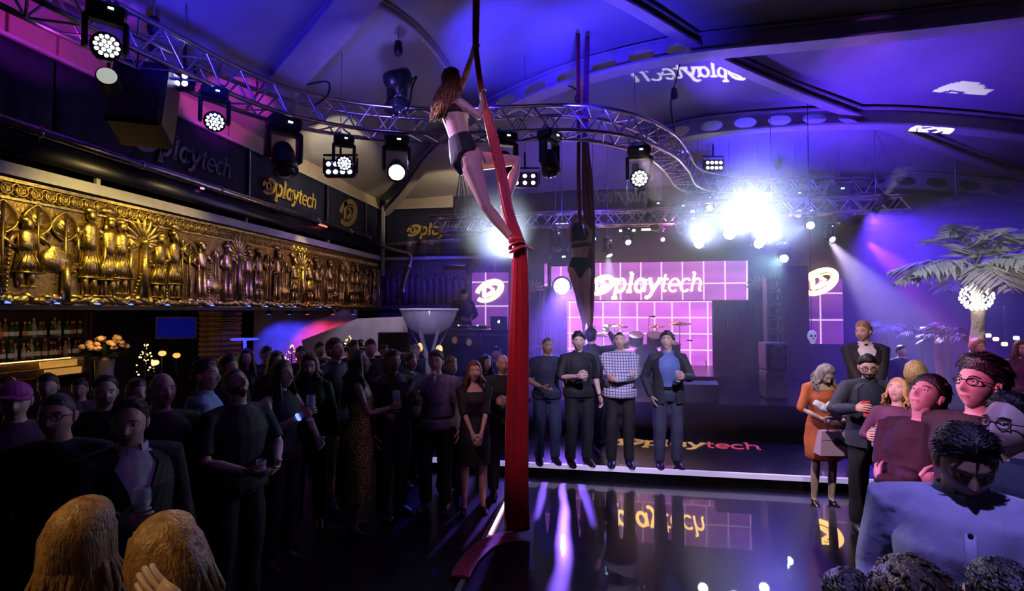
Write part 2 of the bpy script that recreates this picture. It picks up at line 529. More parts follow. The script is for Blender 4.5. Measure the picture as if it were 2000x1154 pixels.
def ibeam(name, pts, w=.16, h=.34, holes=True, m=M_beam, wl_=None):
    """curved light beam: flanges and a web with oval openings"""
    pts = catmull(pts, 6)
    L = [0]
    for a, b2 in zip(pts, pts[1:]): L.append(L[-1] + np.linalg.norm(b2 - a))
    def pos(s):
        s = min(max(s, 0), L[-1] - 1e-6)
        i = max(k for k in range(len(L) - 1) if L[k] <= s)
        t = (s - L[i]) / (L[i + 1] - L[i])
        return pts[i] * (1 - t) + pts[i + 1] * t, nrm(pts[i + 1] - pts[i])
    root = empty(name, tuple(pts[len(pts) // 2]), kind='structure')
    up = V(0, 0, 1)
    N = max(8, int(L[-1] / .35))
    for nm, zo in (('flange', 0.0), ('flange', -h)):
        b = MB()
        w = (wl_ or w) if zo else w
        rs = []
        for k in range(N + 1):
            p, t = pos(L[-1] * k / N)
            sd = nrm(np.cross(t, up))
            c = p + up * zo
            rs.append(np.array([c + sd * w / 2, c + sd * w / 2 + up * .04, c - sd * w / 2 + up * .04, c - sd * w / 2]))
        b.rings(rs).build(nm, m, root, world=True)
    cells = max(2, int(L[-1] / .62))
    b = MB()
    for k in range(cells):
        s0, s1 = L[-1] * k / cells, L[-1] * (k + 1) / cells
        n = 16
        ring_in, ring_out = [], []
        for j in range(n):
            a = 2 * PI * j / n
            c, s_ = math.cos(a), math.sin(a)
            q = 1 / max(abs(c), abs(s_))
            ring_out.append((.5 + .5 * c * q, .5 + .5 * s_ * q))
            ring_in.append((.5 + .34 * c, .5 + .33 * s_))
        def W(u, v, o):
            p, t = pos(s0 + (s1 - s0) * u)
            sd = nrm(np.cross(t, up))
            return p - up * h + up * (h * v + .02) + sd * o
        if holes is True or (holes and holes[0] < (s0 + s1) / 2 / L[-1] < holes[1]):
            vs = [W(u, v, o) for o in (-.012, .012) for R_ in (ring_out, ring_in) for u, v in R_]
            fs = []
            for j in range(n):
                j2 = (j + 1) % n
                fs.append((j, j2, n + j2, n + j))
                fs.append((2 * n + j2, 2 * n + j, 3 * n + j, 3 * n + j2))
                fs.append((n + j, n + j2, 3 * n + j2, 3 * n + j))
        else:
            vs = [W(u, v, o) for o in (-.012, .012) for u, v in ((0, 0), (1, 0), (1, 1), (0, 1))]
            fs = [(0, 1, 2, 3), (7, 6, 5, 4)]
        b.add(vs, fs)
    b.build('web', m, root, world=True)
    return root
def R_(ps, off=-.03): return [np.array(on_roof(x, y, off)) for x, y in ps]
ibeam('beam_main', R_([(880, 262), (940, 210), (1000, 178), (1100, 135), (1230, 98), (1370, 72), (1600, 48), (1800, 25), (2020, -4), (2400, -70)]), wl_=.34, holes=(0, .46))
ibeam('beam_back', R_([(1240, 275), (1340, 240), (1500, 222), (1700, 215), (1850, 222), (2020, 240), (2300, 285)]), wl_=.30, holes=(.08, .42))
ibeam('beam_eave', [np.array(onY(x, y, YB - .12)) for x, y in ((1560, 345), (1650, 338), (1800, 342), (1900, 350), (2020, 366), (2120, 380))])
ibeam('beam_purlin', R_([(1180, -30), (1250, 8), (1370, 82), (1410, 106), (1560, 172), (1720, 232), (1850, 282), (2020, 342), (2090, 372)], -.02), w=.20, h=.16, holes=False)
ibeam('beam_rib', R_([(760, -90), (690, 0), (640, 60), (570, 140), (515, 215)], -.02), w=.5, h=.10, holes=False)
ibeam('beam_arch', R_([(690, -22), (735, 0), (800, 42), (850, 95), (885, 150), (905, 215), (912, 260)], -.02), w=.05, h=.08, holes=False)
ibeam('beam_hip', [V(XL + .1, YB - .1, 4.95), V(-4.9, YB - .9, 5.35), np.array(on_roof(840, 300, -.05)), np.array(on_roof(880, 262, -.05))], w=.2, h=.14, holes=False)

# ------------------------------------------------------------------ LED screens at the back of the stage
def screen_mat(name, sx, sz, ox, oz, base, lo, s, lines=(1, .62, 1), lw=.035):
    m = bpy.data.materials.new(name)
    m.use_nodes = True
    nt = m.node_tree
    N, Lk = nt.nodes, nt.links
    bs = N['Principled BSDF']
    bs.inputs['Base Color'].default_value = (.02, .01, .02, 1)
    bs.inputs['Roughness'].default_value = .5
    tc = N.new('ShaderNodeTexCoord')
    sp = N.new('ShaderNodeSeparateXYZ')
    Lk.new(tc.outputs['Object'], sp.inputs[0])
    def mth(op, a, b_=None):
        q = N.new('ShaderNodeMath')
        q.operation = op
        for i, x in enumerate((a, b_)):
            if x is None: continue
            if isinstance(x, (int, float)): q.inputs[i].default_value = x
            else: Lk.new(x, q.inputs[i])
        return q.outputs[0]
    def line(c, per, off):
        fr = mth('FRACT', mth('ADD', mth('DIVIDE', c, per), off + 100.5))
        return mth('LESS_THAN', mth('ABSOLUTE', mth('SUBTRACT', fr, .5)), lw / per / 2)
    g = mth('MAXIMUM', line(sp.outputs[0], sx, ox), line(sp.outputs[2], sz, oz))
    wv = N.new('ShaderNodeTexNoise')
    wv.inputs['Scale'].default_value = .9
    mp = N.new('ShaderNodeMapping')
    mp.inputs['Scale'].default_value = (.5, 1, 2.4)
    Lk.new(tc.outputs['Object'], mp.inputs['Vector'])
    Lk.new(mp.outputs[0], wv.inputs['Vector'])
    cr = N.new('ShaderNodeValToRGB')
    cr.color_ramp.elements[0].position = .35
    cr.color_ramp.elements[0].color = (*lo, 1)
    cr.color_ramp.elements[1].position = .68
    cr.color_ramp.elements[1].color = (*base, 1)
    Lk.new(wv.outputs[0], cr.inputs[0])
    mx = N.new('ShaderNodeMix')
    mx.data_type = 'RGBA'
    Lk.new(g, mx.inputs[0])
    Lk.new(cr.outputs[0], mx.inputs[6])
    mx.inputs[7].default_value = (*lines, 1)
    Lk.new(mx.outputs[2], bs.inputs['Emission Color'])
    bs.inputs['Emission Strength'].default_value = s
    return m
YS = 12.9
def screen(name, px0, px1, py0, py1, m, label, y=YS):
    a, c = onY(px0, py0, y), onY(px1, py1, y)
    x0, x1, z1, z0 = a.x, c.x, (a.z + onY(px1, py0, y).z) / 2, (c.z + onY(px0, py1, y).z) / 2
    root = empty(name, ((x0 + x1) / 2, y, z0), label, 'screen')
    MB().box((0, .04, (z1 - z0) / 2), (x1 - x0, .07, z1 - z0)).build('screen_face', m, root)
    MB().box((0, .11, (z1 - z0) / 2), (x1 - x0 - .04, .07, z1 - z0 - .04)).build('screen_back', M_black, root)
    return root, x0, x1, z0, z1
M_scr1 = screen_mat('screen_header', .49, .62, .1, .36, (.60, .12, .66), (.30, .07, .42), 1.25)
M_scr2 = screen_mat('screen_main', .412, .39, .05, .05, (.80, .16, .86), (.46, .09, .60), 1.3)
M_scr3 = screen_mat('screen_wing', .62, .62, .18, .1, (.28, .05, .42), (.11, .02, .24), 1.0)
hdr = screen('led_header_screen', 1063, 1462, 512, 586, M_scr1, 'wide pink gridded LED screen above the stage with white lettering')
mainscr = screen('led_screen', 1108, 1392, 588, 712, M_scr2, 'bright magenta gridded LED screen behind the drum kit')
wl = screen('led_wing_screen', 922, 992, 532, 640, M_scr3, 'purple LED panel with round white emblem left of the stage')
wr = screen('led_wing_screen', 1578, 1648, 545, 672, M_scr3, 'dark purple LED panel with round white emblem right of the stage')

for sc_ in (wl, wr):
    for sx in (-.3, .3):
        zz = sc_[3] - (.66 if sc_ is wr else 0)
        MB().box((sx, .10, -zz / 2), (.05, .05, zz)).build('stand_leg', M_black, sc_[0])
    MB().box((0, .10, -zz + .02), (.8, .35, .04)).build('stand_foot', M_black, sc_[0])

# ------------------------------------------------------------------ lettering of the place
def arc(cx, cy_, rx, ry, a0, a1, n=14):
    return [(cx + rx * math.cos(math.radians(a0 + (a1 - a0) * i / n)), cy_ + ry * math.sin(math.radians(a0 + (a1 - a0) * i / n))) for i in range(n + 1)]
LET = {
    'p': (.95, [[(.14, -.48), (.14, 1)], arc(.46, .5, .32, .5, 0, 360, 20), [(-.06, -.5), (.36, -.5)], [(-.06, .97), (.14, .97)]]),
    'l': (.5, [[(.2, 0), (.2, 1.5)], [(0, 1.48), (.2, 1.48)], [(0, .02), (.42, .02)]]),
    'a': (.98, [arc(.42, .5, .34, .5, 0, 360, 20), [(.78, 1), (.78, .12), (.92, .04)]]),
    'y': (.9, [[(.06, 1), (.44, .05)], [(.86, 1), (.44, .05), (.3, -.35), (.1, -.5), (-.06, -.42)], [(-.06, .98), (.22, .98)], [(.66, .98), (.96, .98)]]),
    't': (.6, [[(.24, 1.35), (.24, .2), (.34, .03), (.52, .06)], [(0, .98), (.52, .98)]]),
    'e': (.85, [arc(.42, .5, .36, .5, 0, 310, 18), [(.06, .5), (.78, .5)]]),
    'c': (.8, [arc(.44, .5, .36, .5, 45, 315, 16)]),
    'h': (.95, [[(.14, 0), (.14, 1.5)], [(.14, .7)] + arc(.44, .62, .28, .38, 150, 0, 8) + [(.72, .1), (.86, .03)], [(-.02, 1.48), (.14, 1.48)]]),
}
def ribbon(mb, pts, w, o, x, y, t):
    pts = [np.asarray(p, float) for p in pts]
    A, B_ = [], []
    for i in range(len(pts)):
        d = nrm(pts[min(i + 1, len(pts) - 1)] - pts[max(i - 1, 0)])
        n = V(-d[1], d[0]) * w / 2
        A.append(pts[i] + n)
        B_.append(pts[i] - n)
    o, x, y, t = (np.asarray(a, float) for a in (o, x, y, t))
    f = lambda p: o + p[0] * x + p[1] * y
    rs = [np.array([f(a), f(b_), f(b_) + t, f(a) + t]) for a, b_ in zip(A, B_)]
    mb.rings(rs)
def emblem_into(mb, o, x, y, t, s=1.0, th=.2):
    """tilted ellipse ring round an outlined triangle"""
    c_, s_ = math.cos(.5), math.sin(.5)
    rot = lambda p: ((p[0] * c_ - p[1] * s_) * s, (p[0] * s_ + p[1] * c_) * s)
    ribbon(mb, [rot(p) for p in arc(0, 0, 1.05, .62, -170, 150, 30)], .30 * s, o, x, y, t)
    ribbon(mb, [rot(p) for p in arc(.05, 0, .74, .34, -150, 100, 24)], .09 * s, o, x, y, t)
    tri = [(-.42, .62), (.36, .06), (-.40, -.48), (-.42, .62), (.36, .06)]
    ribbon(mb, [(p[0] * s, p[1] * s) for p in tri[:2]], .2 * s, o, x, y, t)
    ribbon(mb, [(p[0] * s, p[1] * s) for p in tri[1:3]], .2 * s, o, x, y, t)
    ribbon(mb, [(p[0] * s, p[1] * s) for p in tri[2:4]], .26 * s, o, x, y, t)
def lettering(o, x, y, h, t, m, parent, emblem=True, m2=None, text='playtech', pre=1.9):
    """o: left end of the base line; x, y: unit directions; h: x-height"""
    o, x, y, t = (np.asarray(a, float) for a in (o, x, y, t))
    po = np.array(parent.location)
    if emblem:
        b = MB()
        emblem_into(b, o + x * h * .95 + y * h * .55 - po, x * h, y * h, t, .95)
        b.build('emblem', m, parent)
    cx = pre if emblem else 0
    for i, ch in enumerate(text):
        wd, st = LET[ch]
        b = MB()
        bold = i < 4
        for q in st:
            ribbon(b, [(p[0] + cx + p[1] * .2, p[1]) for p in q], .25 if bold else .15, o - po, x * h, y * h, t)
        b.build('letter', (m2 if (m2 and not bold) else m), parent)
        cx += wd + (.06 if bold else .02)
    return cx * h
M_glow = emat('gold_letter_glow', (1.0, .60, .16), 10.0)
def screen_emblem(scr, px, py, hpx):
    root = scr[0]
    p = np.array(onY(px, py, YS - .02)) - np.array(root.location)
    s = hpx / 1000 * 12.6
    b = MB()
    emblem_into(b, p, V(1, 0, 0), V(0, 0, 1), V(0, -.03, 0), s)
    b.build('emblem', M_glow, root)
screen_emblem(wl, 956, 568, 27)
screen_emblem(wr, 1600, 550, 29)
o = np.array(onY(1152, 570, YS - .02))
lettering(o, V(1, 0, 0), V(0, 0, 1), .305, V(0, -.03, 0), M_glow, hdr[0])

# ------------------------------------------------------------------ gold relief parapet of the balcony
Z0, Z1 = 2.24, 3.55
XF = XL
def yz(px, py):
    p = onX(px, py, XF + .03)
    return p.y, p.z
par = MB().box((XF - .04, 5.2, (Z0 + Z1) / 2), (.10, 16.4, Z1 - Z0)).build('wall_parapet', M_goldbg, kind='structure')
def part(b, name, m, parent, smooth=False, **k):
    return b.build(name, m, parent, smooth=smooth, **k)
X = XF + .01
b = MB().box((X + .01, 5.2, Z1 - .02), (.05, 16.4, .035)); part(b, 'moulding', M_gold, par)
b = MB().box((X + .01, 5.2, Z1 - .205), (.04, 16.4, .022)); part(b, 'moulding', M_gold, par)
# guilloche band of rosettes
ros = MB()
a_ = np.arange(16) * 2 * PI / 16
for r, w_, hh in ((.055, .012, .022), (.028, .010, .016)):
    ros.rings([np.stack([np.full(16, x_), np.cos(a_) * q, np.sin(a_) * q], 1) for x_, q in ((0, r + w_), (hh, r + w_ * .4), (hh, r - w_ * .4), (0, r - w_))], cap=False)
ros.ball((.0, 0, 0), (.02, .016, .016), 8, 6)
rm = ros.mesh('rosette', M_gold)
k = 0
y_ = 3.9
while y_ < 13.2:
    link('rosette', rm, par, (X + .012, y_, Z1 - .112))
    y_ += .142
for ph in (0, PI):
    pts = [V(X + .016, 3.85 + i * .0355, Z1 - .112 + .068 * math.cos(i * PI / 4 + ph)) for i in range(264)]
    part(MB().sweep(pts, [.011] * len(pts), 5), 'wave_ribbon', M_gold, par, True)

def r_figure(y, z, h, staff=0, turn=1, skirt=True, basket=False):
    """standing robed figure in half relief; z: feet"""
    b = MB()
    c = lambda dy, dz: V(X + .02, y + dy * turn, z + dz * h)
    b.ball(c(.0, .91) + V(.02, 0, 0), (.05, .055, .075), 10, 8)
    b.ball(c(-.02, .965) + V(.015, 0, 0), (.045, .075, .05), 10, 6)
    b.sweep([c(0, .84), c(0, .78), c(0, .62), c(0, .5)], [(.045, .035), (.105, .05), (.085, .055), (.075, .05)], 10, lat=V(0, 1, 0))
    if skirt:
        b.sweep([c(0, .52), c(.01, .36), c(.02, .22)], [(.075, .05), (.11, .055), (.145, .05)], 12, lat=V(0, 1, 0))
        for k in range(5):
            b.tube(c(-.03 + k * .02, .5) + V(.045, 0, 0), c(-.09 + k * .055, .23) + V(.045, 0, 0), .008, .012, 5)
        b.box(c(.02, .215) + V(.03, 0, 0), (.05, .30, .02))
    for s in (-1, 1):
        b.sweep([c(.05 * s, .3 if skirt else .5), c(.055 * s, .14), c(.05 * s, .02)], [.045, .038, .026], 8)
        b.ball(c(.05 * s + .03, .012) + V(.01, 0, 0), (.03, .06, .018), 8, 5)
    b.sweep([c(-.10, .77), c(-.17, .62), c(-.06, .55)], [.036, .03, .022], 8)
    b.sweep([c(.10, .77), c(.20, .68), c(.23, .82)], [.036, .03, .022], 8)
    if basket:
        b.ball(c(.02, 1.06), (.05, .12, .06), 10, 6)
    part(b, 'relief_figure', M_gold, par, True)
def r_leaf(y, z, h, tall):
    b = MB()
    n = 14
    out = []
    for i in range(n):
        t = i / n
        out.append((.16 * math.sin(t * PI) ** .8 * (1 - .25 * t), t))
    o2 = [(-u, v) for u, v in reversed(out[1:])]
    outline = [(u, v * h) for u, v in out] + [(0, h)] + [(u, v * h) for u, v in o2]
    b.prism(outline, (X + .0, y, z), (0, 1, 0), (0, 0, 1), (.03, 0, 0))
    ring = outline + [outline[0]]
    b.sweep([V(X + .03, y + u, z + v) for u, v in ring], [.012] * len(ring), 5)
    b.sweep([V(X + .035, y, z - tall), V(X + .04, y, z + h * .95)], [.022, .012], 6)
    for i in range(4):
        for s in (-1, 1):
            b.tube((X + .035, y, z + h * (.12 + .18 * i)), (X + .03, y + s * .11 * (1 - .15 * i), z + h * (.28 + .18 * i)), .008, .005, 5)
    part(b, 'relief_leaf', M_gold, par, True)
def r_palm(y, z, h):
    b = MB()
    b.sweep([V(X + .03, y, z), V(X + .03, y, z + h)], [.06, .045], 10)
    b.ball((X + .03, y, z + h), (.05, .06, .06), 10, 6)
    for i in range(13):
        a = math.radians(-25 + i * 230 / 12)
        L = .34 if 2 < i < 10 else .27
        d = V(0, math.cos(a), math.sin(a))
        p0 = V(X + .02, y, z + h)
        b.sweep([p0, p0 + d * L * .5, p0 + d * L * .85, p0 + d * L], [(.014, .012), (.030, .022), (.036, .022), (.016, .012)], 7, lat=V(0, -d[2], d[1]))
    part(b, 'relief_palm', M_gold, par, True)
def r_spear(y, z0, z1, lean=0.0, r=.014, beads=False):
    b = MB()
    if beads:
        for k in range(int((z1 - z0) / .045)):
            t = k * .045 / (z1 - z0)
            b.ball((X + .03, y + lean * t, z0 + (z1 - z0) * t), .022, 7, 5)
    else:
        b.sweep([V(X + .035, y, z0), V(X + .035, y + lean, z1)], [r, r], 7)
        b.ball((X + .035, y + lean, z1), (.02, .03, .06), 8, 6)
    part(b, 'relief_staff', M_gold, par, True)
def r_pot(y, z, s):
    b = MB()
    pr = [(0.02, 0), (.13, .02), (.19, .12), (.16, .22), (.07, .27), (.09, .31)]
    b.lathe([(r * s, q * s) for r, q in pr], 14, (X, y, z), np.diag([.35, 1, 1]))
    part(b, 'relief_pot', M_gold, par, True)
zf = Z0 + .17
Y = lambda px, py=480: yz(px, py)[0]
r_figure(Y(-30), zf, .72); r_figure(Y(50), zf + .04, .72)
r_leaf(Y(3, 420), 2.98, .34, .6); r_leaf(Y(73, 400), 3.0, .33, .35); r_leaf(Y(127, 420), 2.98, .33, .6)
r_pot(Y(112), 2.62, 1.0); r_spear(Y(128), zf - .1, 2.75, 0, .05)
r_spear(Y(12), zf, 2.95, .02, beads=True); r_spear(Y(135), 2.6, 2.82, .3, beads=True)
r_figure(Y(175), zf - .04, 1.04); r_figure(Y(212), zf - .04, .98, turn=-1, basket=True); r_figure(Y(236), zf, .92)
r_spear(Y(200), zf - .05, 3.2, .03, .022); r_spear(Y(252), zf, 3.05, .02, .02); r_spear(Y(150), 2.75, 3.12, 0, .02)
r_palm(Y(281), zf - .03, .72)
r_spear(Y(262), zf, 2.95, .2, beads=True); r_spear(Y(300), zf + .4, 2.95, -.16, beads=True)
random.seed(3)
y_ = Y(312)
i = 0
while y_ < 13.1:
    q = i % 7
    if q in (0, 1, 3, 5): r_figure(y_, zf - .03, .84 + .12 * random.random(), turn=random.choice((-1, 1)), skirt=random.random() < .6, basket=random.random() < .3)
    elif q == 2: r_leaf(y_, 2.9, .3, .5)
    elif q == 4: r_pot(y_, zf + .05, 1.0); r_spear(y_, zf, 3.1)
    else: r_palm(y_, zf - .03, .66 + .1 * random.random())
    r_spear(y_ + .13, zf - .05, 3.0 + .25 * random.random(), random.uniform(-.1, .1), beads=i % 3 == 0)
    y_ += .235 + .05 * random.random()
    i += 1
# rocky foot of the relief
b = MB()
random.seed(5)
for i in range(150):
    y_ = 3.8 + i * .0635
    b.ball((X + .0, y_, Z0 + .07 + .05 * random.random()), (.05, .07 + .05 * random.random(), .035 + .03 * random.random()), 7, 5, Matrix.Rotation(random.uniform(-.7, .7), 3, 'X'))
o = part(b, 'relief_rocks', M_gold, par, True, kind='stuff')
b = MB().box((X + .01, 5.2, Z0 + .0), (.16, 16.4, .05)); part(b, 'moulding', M_black, par)
# capping rail and its stub posts
cap_ = MB().box((XF + .0, 5.2, Z1 + .075), (.18, 16.4, .11)).build('trim_parapet_cap', M_white, kind='structure')
MB().box((XF + .0, 5.2, Z1 + .142), (.12, 16.4, .02)).build('upper_strip', M_white, cap_)
for px, py, top in ((197, 345, 340), (485, 445, 412), (645, 480, 470)):
    y_ = yz(px, py)[0]
    zt = onX(px, top, XF).z
    MB().box((XF - .02, y_, (Z1 + .1 + zt) / 2 + .06), (.04, .05, abs(zt - Z1) + .1)).build('post', M_white, cap_)
# small blue lamps along the foot of the parapet
M_bled = emat('blue_led', (.06, .10, 1.0), 6)
pm = MB()
pm.lathe([(.04, -.012), (.04, .004), (.024, .012)], 12); pm.mi = 1
pm.ball((0, 0, .012), (.026, .026, .016), 10, 6)
pme = pm.mesh('led_puck', [M_black, M_bled])
for i, px in enumerate((8, 105, 185, 250, 322, 410, 482, 516, 546, 572, 622, 640)):
    y_ = Y(px, 590)
    link('led_puck', pme, None, (XF + .075, y_, Z0 + .03), None, '%s small blue LED puck from the left on the gold parapet foot' % ['first', 'second', 'third', 'fourth', 'fifth', 'sixth', 'seventh', 'eighth', 'ninth', 'tenth', 'eleventh', 'twelfth'][i], 'lamp', 'blue pucks along the parapet foot')

# ------------------------------------------------------------------ above the parapet: pipe rail, banners, cream panels
zp = 4.08
pipe = empty('steel_pipe_rail', (XF + .12, 8, zp), 'long steel pipe running above the gold parapet to the corner', 'pipe')
def wpart(b, name, m, root, smooth=True, **k): return b.build(name, m, root, smooth=smooth, world=True, **k)
wpart(MB().sweep([V(XF + .12, 2.5, zp), V(XF + .12, 12.3, zp)], [.055, .055], 12), 'pipe', M_steel, pipe)
wpart(MB().sweep([V(XF + .02, 2.5, zp - .17), V(XF + .02, 12.9, zp - .17)], [(.06, .13), (.06, .13)], 10, lat=V(1, 0, 0)), 'duct', mat('dark_duct', (.05, .05, .07), .35, metal=.7), pipe)
for y_ in (4.4, 5.6, 7.0, 8.4, 9.8, 11.2, 12.2):
    wpart(MB().lathe([(.066, -.02), (.074, 0), (.066, .02)], 12, (XF + .12, y_, zp), Matrix.Rotation(PI / 2, 3, 'X')), 'collar', M_steel, pipe)
    wpart(MB().box((XF + .05, y_, zp - .08), (.16, .03, .04)), 'bracket', M_black, pipe)
for y_, c, s in ((6.55, (1, .25, .9), 1.2), (9.9, (1, .15, .12), 1.0)):
    wpart(MB().box((XF + .12, y_ + .1, zp - .06), (.03, .34 if s < 1.1 else .05, .025)), 'indicator_lamp', emat('indicator_%d' % (y_ * 10), c, 2.5), pipe)
# pipe run round the corner with the drop
pp = empty('drain_pipe', (XF + .3, 12.9, 4.0), 'silver pipe bending out of the corner and dropping down the wall', 'pipe')
A = [np.array(onY(x, y, 12.95)) for x, y in ((728, 474), (748, 482), (778, 490), (802, 498), (800, 520), (790, 552), (788, 568))]
wpart(MB().sweep(catmull(A, 4), [.045] * 25, 10), 'pipe', M_steel, pp)
wpart(MB().lathe([(.06, -.09), (.065, 0), (.06, .05)], 12, A[4], None), 'joint', M_alu, pp)
wpart(MB().lathe([(.055, -.05), (.06, 0), (.05, .06)], 12, A[-1], None), 'joint', M_alu, pp)
pp = empty('air_pipe', (XF + 1, 13.05, 4.1), 'silver pipe with black collars along the back wall corner', 'pipe')
A = [np.array(onY(x, y, 13.05)) for x, y in ((752, 480), (790, 475), (850, 472), (905, 468))]
wpart(MB().sweep(A, [.05] * 4, 10), 'pipe', M_steel, pp)
for i, t in enumerate((.32, .45, .6)):
    c = A[0] * (1 - t) + A[3] * t
    wpart(MB().lathe([(.07, -.06), (.075, 0), (.07, .06)], 12, c, Matrix.Rotation(PI / 2, 3, 'Y')), 'collar', M_black if i == 1 else M_alu, pp)

def banner(name, y0, y1, z0, z1, x, label, along='y'):
    """cloth banner with slight folds"""
    n = 40
    P = np.zeros((n, 9, 3))
    for i in range(n):
        for j in range(9):
            u = y0 + (y1 - y0) * i / (n - 1)
            z = z0 + (z1 - z0) * j / 8
            f = .012 * math.sin(i * 1.1) * (1 - j / 10)
            P[i, j] = (x + f, u, z) if along == 'y' else (u, x + f, z)
    root = empty(name, (x, (y0 + y1) / 2, z0) if along == 'y' else ((y0 + y1) / 2, x, z0), label, 'banner')
    b = MB().grid(P)
    o = wpart(b, 'cloth', M_navy, root)
    so = o.modifiers.new('t', 'SOLIDIFY'); so.thickness = .008
    return root
ZB = 4.98
bn = [banner('wall_banner', Y(120, 120), Y(488, 270), zp + .02, ZB, XF - .04, 'navy banner with faint grey lettering above the pipe rail'),
      banner('wall_banner', Y(492, 270), Y(640, 350), zp + .02, ZB, XF - .04, 'navy banner with bright gold lettering above the pipe rail'),
      banner('wall_banner', Y(644, 350), Y(716, 400), zp + .02, ZB, XF - .04, 'navy banner with a dim gold round emblem'),
      banner('wall_banner', Y(719, 400), 13.2, zp - .3, ZB, XF - .04, 'plain navy banner filling the corner of the balcony'),
      banner('wall_banner', Y(-260, 100), Y(116, 100), zp + .02, ZB, XF - .04, 'plain black navy banner nearest the camera above the pipe rail')]
M_dimprint = mat('grey_print', (.16, .16, .22), .5)
M_dimgold = mat('dim_gold_print', (.30, .22, .07), .5)
X2 = XF + .0
p = onX(512, 388, X2)
lettering((X2, p.y, 4.36), (0, 1, 0), (0, 0, 1), .20, (.012, 0, 0), M_lettergold, bn[1])
p = onX(262, 300, X2)
lettering((X2, p.y, 4.36), (0, 1, 0), (0, 0, 1), .20, (.012, 0, 0), M_dimprint, bn[0])
b = MB(); p = onX(680, 432, X2)
emblem_into(b, (X2 - bn[2].location.x, p.y - bn[2].location.y, 4.55 - bn[2].location.z), V(0, 1, 0), V(0, 0, 1), V(.012, 0, 0), .40)
b.build('emblem', M_dimgold, bn[2])
# slim uprights and the white rail over the banners
rail = empty('banner_frame', (XF, 8, ZB), 'thin white rail with uprights carrying the navy banners', 'frame')
wpart(MB().box((XF + .0, 8, ZB + .02), (.05, 10.6, .035)), 'rail', M_white, rail, False)
for px in (490, 643, 718):
    wpart(MB().box((XF + .0, Y(px, 350), (zp + ZB) / 2), (.03, .035, ZB - zp)), 'upright', M_alu, rail, False)
for px, pz in ((735, 5.0),):
    wpart(MB().box((XF + .16, 13.0, 4.1), (.07, .07, 1.9)), 'upright', M_white, rail, False)
# cream panels between the banners and the roof
cp = empty('wall_cream', (XF, 8, 5.05), kind='structure')
edges = [2.5] + [Y(px, 200) for px in (20, 120, 240, 340, 455)] + [Y(px, 330) for px in (540, 612, 680)] + [13.2]
for y0, y1 in zip(edges, edges[1:]):
    wpart(MB().bbox((XF - .06, (y0 + y1) / 2, 5.33), (.06, y1 - y0 - .03, .60), .01), 'panel', M_cream, cp, False)
# back wall beside the stage: cream panel, banner, gold relief painted in its shade
bp = empty('wall_cream_back', (-4.6, YB, 5.05), kind='structure')
xa = onY(752, 400, YB - .1).x
xb = onY(884, 390, YB - .1).x
wpart(MB().bbox(((xa + xb) / 2, YB - .06, 5.33), (xb - xa, .06, .60), .01), 'panel', M_cream, bp, False)
wpart(MB().box(((xa + xb) / 2, YB - .10, 5.01), (xb - xa, .06, .04)), 'rail', M_white, bp, False)
bb = banner('wall_banner', xa, onY(985, 400, YB - .1).x, 3.75, 4.99, YB - .08, 'navy banner with gold lettering on the back wall behind the small truss', 'x')
p = onY(795, 458, YB - .1)
lettering((p.x, YB - .1, p.z), (1, 0, -.02), (0, 0, 1), .20, (0, -.012, 0), M_lettergold, bb)
MB().box((-4.3, YB - .12, 3.63), (3.2, .12, .08)).build('trim_back_cap', M_white, kind='structure')
dr = MB().box((-4.3, YB - .06, 2.93), (3.2, .12, 1.36)).build('wall_back_relief', M_goldshade, kind='structure')
random.seed(11)
for i in range(17):
    x_ = -5.7 + i * .175
    b = MB()
    z = 2.4
    h = .75 + .25 * random.random()
    b.ball((x_, YB - .13, z + h * .9), (.055, .04, .07), 8, 6)
    b.sweep([V(x_, YB - .13, z + h * .82), V(x_, YB - .13, z + h * .7), V(x_ + .02, YB - .13, z + h * .4), V(x_, YB - .13, z)], [(.04, .03), (.09, .04), (.07, .04), (.11, .03)], 8, lat=V(1, 0, 0))
    b.build('relief_figure', M_goldshade, dr, smooth=True)

